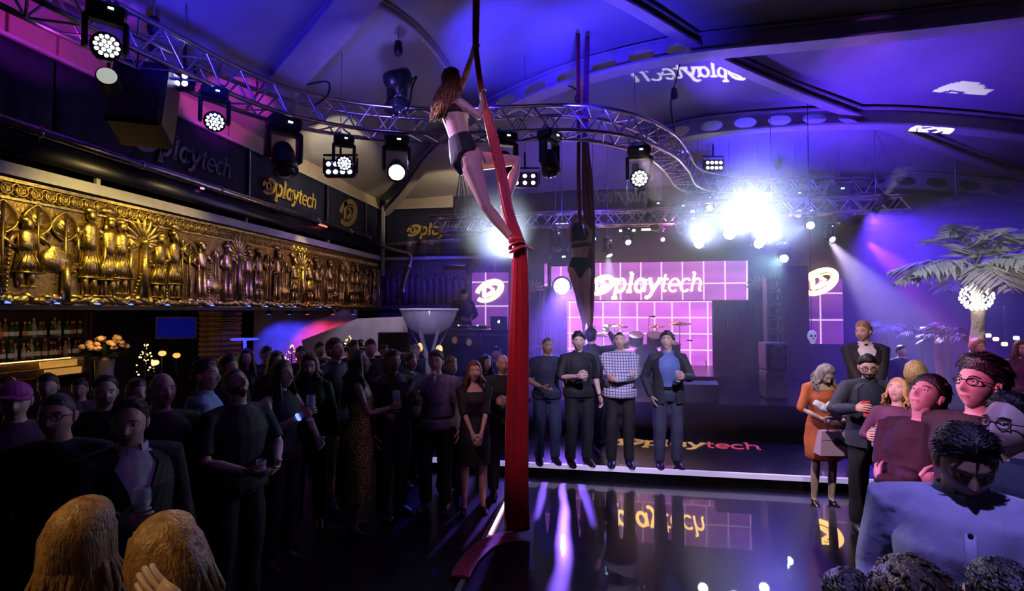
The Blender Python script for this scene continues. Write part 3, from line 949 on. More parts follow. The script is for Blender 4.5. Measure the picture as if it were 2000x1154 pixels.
# ------------------------------------------------------------------ trusses
ucyl = MB().lathe([(1, 0), (1, 1)], 8).mesh('unit_tube', M_alu)
def stick(name, a, b2, r, parent, m=None):
    a, b2 = Vector(a), Vector(b2)
    d = b2 - a
    o = link(name, ucyl, parent)
    o.location = a - parent.location
    o.rotation_mode = 'QUATERNION'
    o.rotation_quaternion = d.to_track_quat('Z', 'Y')
    o.scale = (r, r, d.length)
    return o
def truss(name, pts, w, h, label, bay=.5, rc=.031, rb=.013, k=8, loc=None):
    pts = catmull(pts, k)
    L = [0]
    for a, b2 in zip(pts, pts[1:]): L.append(L[-1] + np.linalg.norm(b2 - a))
    def pos(s):
        s = min(max(s, 0), L[-1] - 1e-6)
        i = max(q for q in range(len(L) - 1) if L[q] <= s)
        t = (s - L[i]) / (L[i + 1] - L[i])
        tg = nrm(pts[min(i + 2, len(pts) - 1)] - pts[max(i - 1, 0)])
        return pts[i] * (1 - t) + pts[i + 1] * t, tg
    root = empty(name, tuple(pts[len(pts) // 2]), label, 'truss')
    up = V(0, 0, 1)
    nb = max(3, int(L[-1] / bay))
    C = []
    for cs, cu in ((-1, -1), (1, -1), (1, 1), (-1, 1)):
        row = []
        for q in range(nb * 2 + 1):
            p, t = pos(L[-1] * q / (nb * 2))
            sd = nrm(np.cross(t, up))
            row.append(p + sd * cs * w / 2 + up * cu * h / 2)
        C.append(row)
        wpart(MB().sweep(row, [rc] * len(row), 8), 'chord', M_truss, root)
    for q in range(nb):
        for (i, j) in ((0, 1), (1, 2), (2, 3), (3, 0)):
            if (i, j) == (0, 1): i, j = (0, 1) if q % 2 else (1, 0)
            stick('brace', C[i][q * 2], C[j][q * 2 + 1], rb, root)
            stick('brace', C[j][q * 2 + 1], C[i][q * 2 + 2], rb, root)
    return root, pos, L[-1]
M_truss = mat('truss_tube', (.45, .36, .42), .3, metal=1.0, noise_scale=9, noise_amt=.2)
ZT = 5.0
TP = [(20, -45), (200, 50), (330, 112), (440, 165), (560, 208), (700, 236), (850, 246), (1000, 242), (1130, 240), (1225, 256), (1292, 286), (1322, 318), (1345, 350), (1410, 366), (1500, 366), (1600, 368), (1690, 380)]
tp = [np.array(onZ(x, y, ZT)) for x, y in TP]
for p in tp: p[1] = min(p[1], 12.85)
tr, tpos, tL = truss('curved_truss', tp, .40, .36, 'long S-curved metal box truss carrying the stage lamps under the tent roof', bay=.48)
bt = [np.array(onY(x, y, 11.6)) for x, y in ((845, 452), (1000, 438), (1160, 428), (1330, 418))]
bt = [V(p[0], 11.6, 4.28) for p in bt]
truss('straight_truss', bt, .3, .3, 'straight metal truss across the left half of the stage', bay=.45)
bt2 = [V(onY(x, 430, 11.9).x, 11.9, 4.45) for x in (1330, 1500, 1640, 1772)]
truss('straight_truss', bt2, .3, .3, 'straight metal truss end sticking out over the stage right wing', bay=.45)
st = [V(onY(x, 440, 9.5).x, 9.5, 3.82) for x in (862, 900, 945)]
truss('short_truss', st, .25, .25, 'short bright metal truss hung on slings before the back banner', bay=.3)
for px in (893, 915):
    s_ = empty('lifting_sling', tuple(V(onY(px, 430, 9.5).x, 9.5, 3.95)), 'pale lifting sling holding the short truss, %s of the two' % ('left' if px < 900 else 'right'), 'sling')
    p0 = V(onY(px, 430, 9.5).x, 9.5, 3.95)
    top = V(onY(900, 340, 9.5).x, 9.5, 5.0)
    wpart(MB().sweep([p0 - V(.07, 0, 0), top, p0 + V(.07, 0, 0)], [.02] * 3, 6), 'strap', M_white, s_)
    wpart(MB().tube(top, V(top[0], top[1], roof(top[0], top[1])), .01, .01, 6), 'steel_wire', M_steel, s_)
def hang(root, p, r=.006):
    p = np.array(p, float)
    return wpart(MB().tube(p, V(p[0], p[1], roof(p[0], p[1]) + .02), r, r, 6), 'drop_wire', M_steel, root)
# drop wires from the roof to the truss
for i, (px, py) in enumerate(((777, 215), (1318, 300), (300, 95), (1520, 350), (1668, 372))):
    p = onZ(px, py, ZT + .15)
    p.y = min(p.y, 12.8)
    w_ = empty('drop_wire', tuple(p), ['thin wire from the roof to the truss beside the upright lamp', 'chain drop from the main beam to the truss bend', 'thin wire holding the truss over the balcony', 'thin wire holding the far truss above the stage', 'thin wire holding the far truss end'][i], 'wire')
    wpart(MB().tube(p, (p.x, p.y, roof(p.x, p.y)), .008, .008, 6), 'wire', M_steel, w_)
    wpart(MB().bbox((p.x, p.y, p.z + .02), (.10, .06, .10), .01), 'clamp', M_black, w_, False)
    wpart(MB().lathe([(.05, -.12), (.07, -.05), (.05, .08)], 10, (p.x, p.y, roof(p.x, p.y) - .32), None), 'hoist', M_black, w_)

# ------------------------------------------------------------------ stage lamps
M_case = mat('lamp_housing', (.012, .012, .015), .42, noise_scale=20, noise_amt=.2)
M_case2 = mat('grey_lamp_housing', (.10, .10, .12), .4)
M_glass = mat('clear_glass', (1, 1, 1), .03, trans=1.0)
M_disp = emat('display_glow', (.5, 1, .95), 6)
LED = {'white': emat('led_white', (.92, .94, 1.0), 9), 'blue': emat('led_bluewhite', (.62, .60, 1.0), 8),
       'hot': emat('led_hot', (.93, .97, 1.0), 40), 'hotblue': emat('led_hotblue', (.30, .26, 1.0), 110), 'off': mat('lens_dark', (.03, .03, .04), .08, spec=.9),
       'violet': emat('led_violet', (.60, .45, 1.0), 5), 'cyan': emat('led_cyan', (.55, .95, 1.0), 26),
       'pinkw': emat('led_pink', (1.0, .6, .95), 9), 'pale': mat('lens_pale', (.75, .78, .72), .1, emit=(.8, .85, .75), es=.5)}  # pale lens: faint emission in place of a white reflection
def moving_head(p, target, label, lit='off', sc=1.0, up=False, face='leds', rz=None, case=None, group=None):
    """clamp, base, yoke and a tilting head"""
    p = np.array(p, float)
    root = empty('moving_head_lamp', tuple(p), label, 'stage lamp', group)
    fl = -1 if not up else 1
    cs = case or M_case
    hc = p + V(0, 0, fl * .52 * sc)
    d = nrm(np.array(target) - hc)
    if rz is None:
        rz = math.atan2(d[1], d[0]) + PI / 2
    Rz = np.array(Matrix.Rotation(rz, 3, 'Z'))
    Lc = lambda x, y, z: p + Rz @ V(x * sc, y * sc, z * sc * fl)
    for sx in (-.09, .09):
        wpart(MB().lathe([(.034, -.02), (.034, .02)], 10, Lc(sx, 0, .0), Rz @ np.array(Matrix.Rotation(PI / 2, 3, 'Y'))), 'clamp', M_steel, root)
    wpart(MB().bbox(Lc(0, 0, .11), (.36 * sc, .26 * sc, .15 * sc), .03 * sc, Rz), 'base', cs, root, False)
    wpart(MB().box(Lc(.03, -.132, .11), (.05 * sc, .008, .02 * sc), Rz), 'display', M_disp, root, False)
    b = MB()
    b.bbox(Lc(0, 0, .21), (.38 * sc, .14 * sc, .05 * sc), .015 * sc, Rz)
    for sx in (-.18, .18):
        b.bbox(Lc(sx, 0, .37), (.055 * sc, .14 * sc, .36 * sc), .02 * sc, Rz)
    wpart(b, 'yoke', cs, root, False)
    x, y = frame(d)
    Rh = np.stack([x, y, d], 1)
    wpart(MB().lathe([(.05, -.20), (.105, -.18), (.13, -.10), (.135, .04), (.145, .08), (.145, .17), (.135, .175)], 18, (0, 0, 0)).__class__().lathe(
        [(.05 * sc, -.20 * sc), (.105 * sc, -.18 * sc), (.13 * sc, -.10 * sc), (.135 * sc, .04 * sc), (.145 * sc, .08 * sc), (.145 * sc, .17 * sc), (.13 * sc, .178 * sc)], 18, hc, Rh), 'head', cs, root)
    b = MB()
    if face == 'leds':
        b.lathe([(.128 * sc, .176 * sc), (.128 * sc, .182 * sc)], 18, hc, Rh)
        b.mi = 1
        for r, n in ((0, 1), (.048, 6), (.098, 12)):
            for k in range(n):
                a = 2 * PI * k / n
                c = hc + Rh @ V(r * sc * math.cos(a), r * sc * math.sin(a), .182 * sc)
                b.ball(c, (.021 * sc, .021 * sc, .012 * sc), 8, 5, Rh)
    else:
        b.lathe([(.128 * sc, .174 * sc), (.128 * sc, .178 * sc)], 18, hc, Rh)
        b.mi = 1
        b.lathe([(.11 * sc, .178 * sc), (.10 * sc, .20 * sc), (.05 * sc, .215 * sc), (.005, .218 * sc)], 18, hc, Rh)
    wpart(b, 'lens', [M_case, LED[lit]], root)
    return root, hc, d
def blinder(px, py, d, label, lit='blue', nx=4, nz=2, on=None, tilt=0.0, w=.46, h=.26):
    p = np.array(at(px, py, d))
    root = empty('blinder_lamp', tuple(p), label, 'stage lamp')
    R = np.array(Matrix.Rotation(YAW + tilt, 3, 'Z'))
    wpart(MB().bbox(p, (w, .12, h), .02, R), 'housing', M_case, root, False)
    b = MB()
    b.bbox(p + V(0, 0, h * .5 + .08), (w + .06, .03, .03), .008, R)
    for s in (-1, 1): b.bbox(p + R @ V(s * (w / 2 + .02), 0, .05), (.02, .04, h * .9), .005, R)
    b.tube(p + V(0, 0, h * .5 + .08), p + V(0, 0, h * .5 + .35), .018, .018, 8)
    wpart(b, 'bracket', M_case, root, False)
    hang(root, p + V(0, 0, h * .5 + .3))
    for j in range(nz):
        for i in range(nx):
            if on and (i, j) not in on: continue
            c = p + R @ V((i - (nx - 1) / 2) * w / nx * .92, -.062, (j - (nz - 1) / 2) * h / nz * .9)
            wpart(MB().ball(c, (.036, .018, .034), 10, 6, R), 'led_lens', LED[lit], root)
    return root
eye = (0.0, 0.0, 2.3)
FX = {}
FX['a'] = moving_head(onZ(208, 5, 4.95), (2.5, -1.5, 2.6), 'large black moving lamp with white LED dots at the near end of the truss', 'white', .8)
FX['b'] = moving_head(onZ(420, 168, 4.85), (.3, 0, 1.7), 'moving lamp with glowing blue-white LED face over the faint lettered banner', 'blue', .8)
FX['c'] = moving_head(onZ(555, 225, 4.85), (-2.6, 5.0, 0), 'unlit black moving lamp hanging over the gold lettered banner', 'off', 1.15, face='lens')
FX['d'] = moving_head(onZ(672, 262, 4.8), (.5, 0, 1.2), 'moving lamp with round LED face beside the blue blinder', 'blue', .8)
FX['e'] = moving_head(onZ(775, 222, 5.12), (-1, 9.5, 7), 'black moving lamp standing upright on top of the truss, trailing cables', 'off', 1.0, up=True, face='lens')
FX['f'] = moving_head(onZ(775, 262, 4.8), (-.3, 1, .5), 'moving lamp with a dazzling white beam left of the large aerialist', 'hot', 1.0, face='lens')
FX['g'] = moving_head(onZ(985, 255, 4.8), (-.2, 5, -1), 'dark moving lamp half hidden behind the large aerialist', 'off', .95, face='lens')
FX['h'] = moving_head(onZ(1073, 252, 4.8), (0.6, 6.6, -1), 'dark moving lamp hanging straight down right of the aerialist', 'off', .95, face='lens')
FX['i'] = moving_head(onZ(1248, 283, 4.8), (.2, 0, 1.8), 'moving lamp with round bright LED face under the truss bend', 'white', 1.0)
blinder(665, 330, 7.7, 'eight-lens blue blinder lamp beneath the left truss', 'blue')
blinder(360, 160, 6.0, 'small blinder lamp with three lit dots above the near banner', 'blue', 2, 2, on=[(0, 0), (1, 0), (1, 1)], w=.2, h=.2)
blinder(1025, 352, 8.8, 'blue blinder lamp beside the bent knee of the aerialist', 'violet', 3, 2)
blinder(1393, 324, 11.4, 'eight-lens white blinder lamp high behind the truss bend', 'white', 4, 2, w=.42)
# lamps on the back trusses
BK = [(1385, 398, 11.4, 'hot', 'small dazzling lamp at the left end of the bright cluster', .55, (1.2, 0, 1.6)),
      (1365, 462, 11.2, 'hot', 'low dazzling stage lamp in the bright white cluster, leftmost below the truss', .9, (.2, 0, 2.3)),
      (1425, 440, 11.3, 'hot', 'central dazzling stage lamp of the bright white cluster', 1.1, (.1, 0, 2.3)),
      (1482, 462, 11.2, 'hot', 'dazzling stage lamp at the lower right of the bright white cluster', .9, (.2, 0, 2.2)),
      (1452, 405, 11.6, 'hot', 'upper dazzling stage lamp of the bright white cluster', .8, (.3, 0, 2.2)),
      (1555, 398, 11.3, 'pale', 'pale grey moving lamp right of the bright white cluster', .9, (4.6, 7, 1)),
      (1580, 428, 11.0, 'cyan', 'moving lamp with a cyan lit lens over the stage', .7, (3.5, 5, 2.0)),
      (1640, 398, 11.1, 'off', 'large dark moving lamp on the far truss over the stage wing', 1.25, (3.6, 6, 0)),
      (1690, 408, 11.4, 'off', 'dark moving lamp at the far end of the truss', 1.0, (6.6, 9, 0)),
      (1620, 455, 11.6, 'pinkw', 'small moving lamp with a pinkish white beam above the wing screen', .6, (6.5, 7.5, .5)),
      (1530, 492, 11.8, 'cyan', 'low cyan-white stage lamp over the dark stage opening', .8, (2.6, 6, 2.0)),
      (1002, 482, 11.4, 'hot', 'dazzling stage lamp behind the foot of the large aerialist', .9, (-.6, 0, 2.4)),
      (1187, 482, 11.6, 'white', 'stage lamp pointing down beside the second aerialist', .6, (1.3, 10.9, .6)),
      (1097, 535, 11.3, 'hotblue', 'low blue-white beam lamp left of the magenta screen', 1.5, (0, 0, 1.6)),
      (1158, 458, 11.5, 'pinkw', 'small violet lamp at the shoulder of the second aerialist', .5, (.7, 4, 1.6)),
      (1225, 460, 11.6, 'violet', 'slim violet lamp under the straight truss', .6, (1.4, 8, 1.0)),
      (1293, 460, 11.6, 'pinkw', 'tiny pink lamp right of the slim violet lamp', .4, (2.4, 6, 1.0)),
      (1085, 470, 11.8, 'off', 'dark moving lamp over the left of the stage', .7, (.2, 10.5, .6)),
      (1280, 420, 11.5, 'off', 'dark moving lamp under the straight truss, right of its middle', 1.0, (1.8, 8, .6)),
      (1330, 425, 11.4, 'off', 'dark moving lamp next to the bright cluster', 1.0, (1.8, 8, .8))]
BKH = []
for px, py, d, lit, lab, sc, tg in BK:
    p = at(px, py, d)
    BKH.append(moving_head(V(p.x, p.y, p.z + .35 * sc), tg, lab, lit, sc, face='lens'))
    hang(BKH[-1][0], V(p.x, p.y, p.z + .35 * sc))
M_tubelamp = emat('tube_glow', (1, .98, .9), 3.0)
for i, (px, py, L) in enumerate(((1098, 438, .32), (1225, 450, .40), (1262, 448, .24), (1342, 413, .34), (870, 512, .6))):
    p = np.array(at(px, py, 12.0 if i < 4 else 12.6))
    if i == 4: p[1] = 13.0
    r_ = empty('strip_lamp', tuple(p), ['short lit strip lamp left of the second aerialist', 'lit strip lamp under the middle of the straight truss', 'short lit strip lamp right of the middle one', 'lit strip lamp pointing at the bright cluster', 'grey tube lamp on the brown relief wall'][i], 'lamp')
    wpart(MB().bbox(p, (L, .08, .07), .01), 'housing', M_case2, r_, False)
    wpart(MB().sweep([p + V(-L * .45, -.05, -.01), p + V(L * .45, -.05, -.01)], [.025, .025], 8), 'tube', M_tubelamp if i < 4 else M_steel, r_)
    if i < 4: hang(r_, p)
    else: wpart(MB().box(p + V(0, .12, 0), (.06, .26, .05)), 'wall_bracket', M_steel, r_, False)
# hanging loudspeaker over the near end of the balcony
p = np.array(at(282, 205, 5.7))
ls = empty('hanging_loudspeaker', tuple(p), 'big black loudspeaker hanging under the near end of the truss', 'loudspeaker')
R = np.array(Matrix.Rotation(.5, 3, 'Z')) @ np.array(Matrix.Rotation(-.3, 3, 'X'))
wpart(MB().bbox(p, (.52, .5, .80), .03, R), 'cabinet', M_case, ls, False)
wpart(MB().bbox(p + R @ V(0, -.26, 0), (.47, .03, .74), .01, R), 'grille', mat('speaker_grille', (.008, .008, .01), .7, bump=.8, bump_scale=160), ls, False)
b = MB()
for s in (-1, 1): b.tube(p + R @ V(s * .3, 0, .42), V(p[0] + s * .1, p[1], 5.0), .015, .015, 6)
wpart(b, 'hanging_bracket', M_steel, ls)
# par can hanging under the near lamp
p = np.array(at(212, 156, 5.0))
pc_ = empty('par_can', tuple(p), 'small black par can with a pale lens, its reflection painted as glow, below the near moving lamp', 'stage lamp')
d_ = nrm(V(1.2, -1.5, .2)); x_, y_ = frame(d_); Rp = np.stack([x_, y_, d_], 1)
wpart(MB().lathe([(.06, -.18), (.085, -.15), (.09, .06), (.096, .07), (.09, .08)], 16, p, Rp), 'can', M_case, pc_)
wpart(MB().lathe([(.082, .08), (.07, .092), (.01, .098)], 16, p, Rp), 'lens', LED['pale'], pc_)
wpart(MB().tube(p, V(p[0], p[1], 4.85), .015, .015, 8), 'hanging_rod', M_case, pc_)
# loose cables on the truss
for i, (pts) in enumerate((((770, 190), (812, 150), (805, 170), (795, 215), (760, 235)), ((600, 165), (640, 160), (640, 185), (615, 205)), ((1065, 262), (1010, 275), (960, 262), (905, 290)), ((1330, 112), (1322, 150), (1310, 200), (1318, 260)), ((1105, 165), (1128, 178), (1124, 195), (1140, 230)))):
    P_ = [np.array(at(x, y, (7.2, 6.9, 7.2, 8.9, 9.2)[i])) for x, y in pts]
    MB().sweep(catmull(P_, 6), [.012] * (6 * (len(P_) - 1) + 1), 6).build('cable', M_case, smooth=True, label=['black cable looping round the upright lamp', 'black cable arching over the left truss', 'black cable sagging under the truss behind the aerialist', 'black cable dropping from the main beam', 'short black cable hanging from the main beam clamp'][i], cat='cable')

# ------------------------------------------------------------------ on the stage
def SP(px, py, z): return np.array(onZ(px, py, z))
M_drum = mat('drum_shell', (.03, .02, .05), .25, coat=.5)
M_skin = mat('drum_skin', (.30, .22, .34), .5)
M_chrome = mat('chrome', (.7, .7, .75), .15, metal=1.0)
M_cym = mat('cymbal', (.55, .40, .18), .25, metal=1.0)
dk = V(onY(1262, 700, 11.7).x, 11.7, .92)
kit = empty('drum_kit', tuple(dk), 'dark drum kit with cymbals in front of the magenta screen', 'drum kit')
def drum(c, r, h, ax, name):
    x, y = frame(ax)
    R = np.stack([x, y, nrm(ax)], 1)
    o = MB().lathe([(r * .98, -h / 2), (r, -h / 2 + .01), (r, h / 2 - .01), (r * .98, h / 2)], 20, c, R).build(name, M_drum, kit, smooth=False)
    MB().lathe([(r * .96, h / 2 + .001), (r * .96, h / 2 + .006)], 20, c, R).build('drum_head', M_skin, o)
    MB().lathe([(r * 1.03, h / 2 - .02), (r * 1.03, h / 2 + .012), (r * .97, h / 2 + .012), (r * .97, h / 2 - .02)], 20, c, R, cap=False).build('hoop', M_chrome, o)
drum(V(0, 0, .28), .28, .36, V(0, -1, 0), 'bass_drum')
drum(V(-.22, -.05, .66), .16, .22, V(0, -.5, 1), 'tom')
drum(V(.18, -.05, .66), .17, .22, V(0, -.5, 1), 'tom')
drum(V(.55, .25, .38), .22, .36, V(0, -.1, 1), 'floor_tom')
drum(V(-.52, .25, .52), .18, .14, V(0, -.1, 1), 'snare_drum')
for x_, y_, z_, r in ((-.68, .1, .98, .22), (.75, .2, 1.02, .25), (-.95, .35, .74, .18), (.28, .5, .95, .2)):
    o = MB().lathe([(.004, .03), (.03, .026), (.04, .012), (r, -.012), (r, -.015), (.04, .008)], 20, (x_, y_, z_), np.array(Matrix.Rotation(.15, 3, 'X'))).build('cymbal', M_cym, kit, smooth=True)
    b = MB().tube((x_, y_, .25), (x_, y_, z_ + .03), .011, .009, 8)
    for k in range(3):
        a = k * 2.1
        b.tube((x_, y_, .3), (x_ + .22 * math.cos(a), y_ + .22 * math.sin(a), .01), .009, .009, 6)
    b.build('cymbal_stand', M_chrome, kit)
def mic_stand(px, py, z, h, label, boom=(.25, -.1)):
    p = SP(px, py, z)
    r_ = empty('microphone_stand', tuple(p), label, 'microphone stand')
    b = MB()
    for k in range(3):
        a = k * 2.094 + .4
        b.tube((0, 0, .12), (.28 * math.cos(a), .28 * math.sin(a), .01), .010, .010, 6)
    b.build('tripod', M_case, r_)
    MB().tube((0, 0, .08), (0, 0, h), .012, .010, 8).build('pole', M_chrome, r_)
    MB().tube((-boom[0] * .4, 0, h - .08), (boom[0] * 2, boom[1], h + .16), .008, .008, 6).build('boom', M_case, r_)
    MB().sweep([V(boom[0] * 2, boom[1], h + .16), V(boom[0] * 2 + .08, boom[1], h + .16), V(boom[0] * 2 + .12, boom[1], h + .16)], [.014, .02, .026], 8, round_cap=True).build('microphone', M_case, r_, smooth=True)
mic_stand(1378, 712, .92, .42, 'low microphone stand at the right edge of the magenta screen', (-.22, -.05))
mic_stand(1268, 716, .92, 1.0, 'tall microphone stand rising behind the drum kit', (.005, .0))
mic_stand(1195, 713, .92, .75, 'microphone stand left of the drum kit', (.12, 0))
def wedge(px, py, label, w=.62):
    p = SP(px, py, .66)
    r_ = empty('stage_monitor', tuple(p), label, 'loudspeaker')
    MB().prism([(0, 0), (.42, 0), (.42, .12), (.16, .36), (0, .30)], (-w / 2, -.2, 0), (0, 1, 0), (0, 0, 1), (w, 0, 0)).build('cabinet', mat('monitor_case', (.04, .04, .07), .5), r_)
    MB().prism([(.0, .0), (.34, .0), (.34, .01), (0, .01)], (-w / 2 + .03, .20, .14), (0, -.735, .68), (0, .68, .735), (w - .06, 0, 0)).build('grille', M_black, r_)
wedge(1362, 782, 'black wedge monitor on the front of the stage by the blazer man')
wedge(1160, 775, 'black wedge monitor on the stage behind the dark shirted man')
# loudspeaker towers
def tower(px, d, z0, z1, w, label, m, seg=2):
    q = at(px, 600, d)
    p = V(q.x, q.y, z0)
    r_ = empty('loudspeaker_tower', tuple(p), label, 'loudspeaker')
    H_ = (z1 - z0) / seg
    for k in range(seg):
        MB().bbox((0, 0, H_ * (k + .5)), (w, .45, H_ - .01), .02).build('cabinet', m, r_)
        o = MB().bbox((0, -.235, H_ * (k + .5)), (w - .05, .02, H_ - .06), .01).build('grille', M_black if k else m, r_)
        for f in (.3, .7):
            MB().lathe([(w * .33, 0), (w * .34, .015), (w * .28, .02), (w * .10, -.005), (.01, .0)], 18, (0, -.246, H_ * (k + f)), np.array(Matrix.Rotation(PI / 2, 3, 'X'))).build('cone', M_case2, o, smooth=True)
tower(1508, 9.2, .66, 1.65, .36, 'black loudspeaker stack on the stage right of the dark opening', M_case2)
tower(1040, 10.2, .66, 1.5, .4, 'dark loudspeaker stack on the stage behind the navy shirted man', M_case)
# perforated black column and dark drapes either side of the screen
M_drape = mat('black_drape', (.012, .012, .022), .9, noise_scale=3, noise_amt=.3)
def drape(name, px0, px1, py0, z0, y, label, m=M_drape, folds=14, amp=.05):
    a, c = onY(px0, py0, y), onY(px1, py0, y)
    z1 = a.z
    n = folds * 6 + 1
    P_ = np.zeros((n, 6, 3))
    for i in range(n):
        for j in range(6):
            P_[i, j] = (a.x + (c.x - a.x) * i / (n - 1), y + amp * math.sin(i * PI / 3) * (1 - .4 * j / 5), z0 + (z1 - z0) * j / 5)
    o = MB().grid(P_).build(name, m, smooth=True, label=label, cat='curtain')
    so = o.modifiers.new('t', 'SOLIDIFY'); so.thickness = .01
    return o
drape('stage_curtain', 1394, 1500, 590, .66, 12.5, 'black stage curtain right of the magenta screen')
drape('stage_curtain', 1500, 1578, 520, .66, 12.7, 'dark curtain between the loudspeaker stack and the wing screen')
drape('stage_curtain', 1030, 1106, 560, .66, 12.8, 'dark curtain left of the magenta screen')
col = empty('perforated_column', tuple(V(onY(1510, 600, 11).x, 11.0, .66)), 'black perforated metal column on the stage', 'column')
for s in (-1, 1): MB().box((s * .13, 0, 1.1), (.05, .25, 2.2)).build('upright', M_case2, col)
for k in range(8): MB().lathe([(.13, -.02), (.13, .02), (.09, .02), (.09, -.02)], 16, (0, -.05, .2 + k * .27), np.array(Matrix.Rotation(PI / 2, 3, 'X')), cap=False).build('ring', M_case2, col)
# wall ornaments over the wings
M_orn = mat('ornament', (.45, .30, .16), .4, metal=.5)
for i, (px, py) in enumerate(((1041, 566), (1482, 560))):
    p = np.array(onY(px, py, 12.6))
    b = MB()
    for k in range(9):
        a = PI * k / 8
        d = V(math.cos(a), 0, math.sin(a))
        b.sweep([p, p + d * .16, p + d * .27], [(.03, .02), (.045, .03), (.015, .015)], 7)
    b.ball(p, (.09, .05, .07), 10, 6)
    b.tube(p, V(p[0], YB, p[2]), .02, .02, 6)
    b.build('palmette_ornament', M_orn, smooth=True, label=['small orange palmette ornament left of the stage screen', 'small palmette ornament over the black stage curtain'][i], cat='ornament')
p = np.array(onY(1586, 656, 10.8))
b = MB()
b.ball(p, (.085, .07, .115), 14, 10); b.ball(p + V(0, -.02, -.10), (.05, .05, .06), 10, 8); b.mi = 1
for s in (-1, 1): b.ball(p + V(s * .033, -.062, .005), (.022, .02, .022), 8, 6)
b.ball(p + V(0, -.072, -.045), (.012, .014, .02), 6, 5)
sk = b.build('white_mask', [mat('plaster_painted_glow', (.8, .8, .85), .5, emit=(.6, .6, 1), es=.35), M_black], smooth=True, label='white skull mask hanging beside the right wing screen', cat='mask')  # bluish emission put into the plaster in place of light on it
MB().tube(p + V(0, .02, .1), V(p[0], p[1] + .02, roof(p[0], p[1])), .006, .006, 6).build('cord', M_case, sk)

# lettering lying on the platform, and pink reflection on the dance floor edge as a glowing bar
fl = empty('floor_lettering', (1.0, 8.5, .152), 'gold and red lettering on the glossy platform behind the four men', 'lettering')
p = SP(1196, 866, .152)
lettering(p, V(1, 0, 0), V(0, 1, 0), .25, V(0, 0, .006), mat('gold_floor_letters', (.8, .5, .15), .4, emit=(.9, .5, .12), es=.25), fl, m2=mat('red_floor_letters', (.8, .12, .10), .4, emit=(.9, .1, .15), es=.3))  # letters carry a faint emission over their base colour
a, c = SP(957, 1042, .03), SP(992, 972, .03)
MB().box((a + c) / 2, (.025, abs(c[1] - a[1]), .02)).build('edge_glint_bar', emat('glint_pink', (1, .45, .8), 3.0), label='pink glint on the dance floor edge trim, put in as a glowing bar', cat='painted glint')  # glowing bar stands in for pink light reflected by the trim

# ------------------------------------------------------------------ disc jockey booth and the giant glass
bo = np.array(at(935, 700, 10.2)); bo[2] = 0
booth = empty('dj_booth', tuple(bo), 'black raised disc jockey booth with dark glass panels', 'booth')
Hb = 2.2 - .035 * 10.2
MB().box((0, .35, Hb - .04), (1.42, .9, .08)).build('desk_top', M_case, booth)
for s in (-.66, 0, .66): MB().box((s, -.05, Hb / 2), (.10, .1, Hb)).build('post', M_case, booth)
for s in (-.33, .33):
    MB().box((s, -.02, Hb - .48), (.56, .03, .72)).build('glass_panel', mat('dark_glass', (.03, .05, .07), .06, spec=.9), booth)
MB().box((0, -.04, .5), (1.42, .12, 1.0)).build('front_board', M_black, booth)
MB().box((0, 1.0, .5), (1.6, 1.2, 1.0)).build('podium', M_black, booth)
lp = V(bo[0] + .36, bo[1] + .25, Hb)
lap = empty('laptop', tuple(lp), 'silver laptop with a lit white logo on the booth', 'laptop', rot=(0, 0, .05))
MB().bbox((0, .1, .012), (.34, .24, .02), .006).build('keyboard_base', M_case2, lap)
o = MB().bbox((0, -.02, .14), (.34, .012, .24), .005, np.array(Matrix.Rotation(.15, 3, 'X'))).build('lid', M_case2, lap)
b = MB(); b.ball((0, -.03, .145), (.024, .006, .026), 10, 8); b.ball((.012, -.03, .178), (.008, .005, .012), 6, 5)
b.build('lit_logo', emat('logo_glow', (.85, .9, 1), 4), o, smooth=True)
for i, s in enumerate((-.45, -.05)):
    r_ = empty('turntable_deck', tuple(V(bo[0] + s, bo[1] + .4, Hb)), 'black player deck on the booth, %s' % ('left of the mixer' if i == 0 else 'beside the laptop'), 'deck')
    MB().bbox((0, 0, .03), (.3, .34, .06), .01).build('body', M_case, r_)
    MB().lathe([(.11, .06), (.11, .075), (.04, .08)], 20).build('jog_wheel', M_case2, r_)
    for k in range(4): MB().lathe([(.012, .06), (.012, .08)], 8, (-.1 + k * .06, -.14, 0)).build('knob', M_disp if k == 1 else M_case2, r_)

gp = np.array(at(838, 690, 7.6)); gp[2] = 0
M_acr = mat('acrylic', (.80, .78, .92), .08, alpha=.42, spec=.8)
gl = empty('giant_glass', tuple(gp), 'giant clear martini glass prop on a slanted cone of legs', 'glass prop')
zr = float(at(840, 604, 7.6).z)
zc = float(at(840, 655, 7.6).z)
zb = float(at(838, 700, 7.6).z)
MB().lathe([(.43, zr - .012), (.44, zr), (.43, zr + .012), (.41, zr)], 40, cap=False).build('rim', mat('rim_white', (.75, .72, .85), .3, emit=(.6, .5, .9), es=.12), gl, smooth=True)  # lavender emission put in so the rim reads as brightly lit
MB().lathe([(.415, zr), (.39, zr - .12), (.32, zr - .26), (.2, zr - .35), (.02, zr - .38), (.02, zr - .37), (.19, zr - .34), (.31, zr - .25), (.38, zr - .12), (.408, zr)], 40, cap=False).build('bowl', M_acr, gl, smooth=True)
for k in range(6):
    a = k * PI / 3 + .3
    b = MB().sweep([V(.43 * math.cos(a), .43 * math.sin(a), zr), V(.05 * math.cos(a), .05 * math.sin(a), zb)], [(.028, .008)] * 2, 6)
    b.build('leg', M_acr, gl)
MB().lathe([(.05, zb), (.05, .12), (.3, .02), (.3, 0)], 24).build('stem', M_acr, gl, smooth=True)
for k in range(2):
    MB().tube((.1 - .25 * k, 0, zr), (.16 - .2 * k, 0, zr + 1.2), .004, .004, 5).build('wire', M_steel, gl)

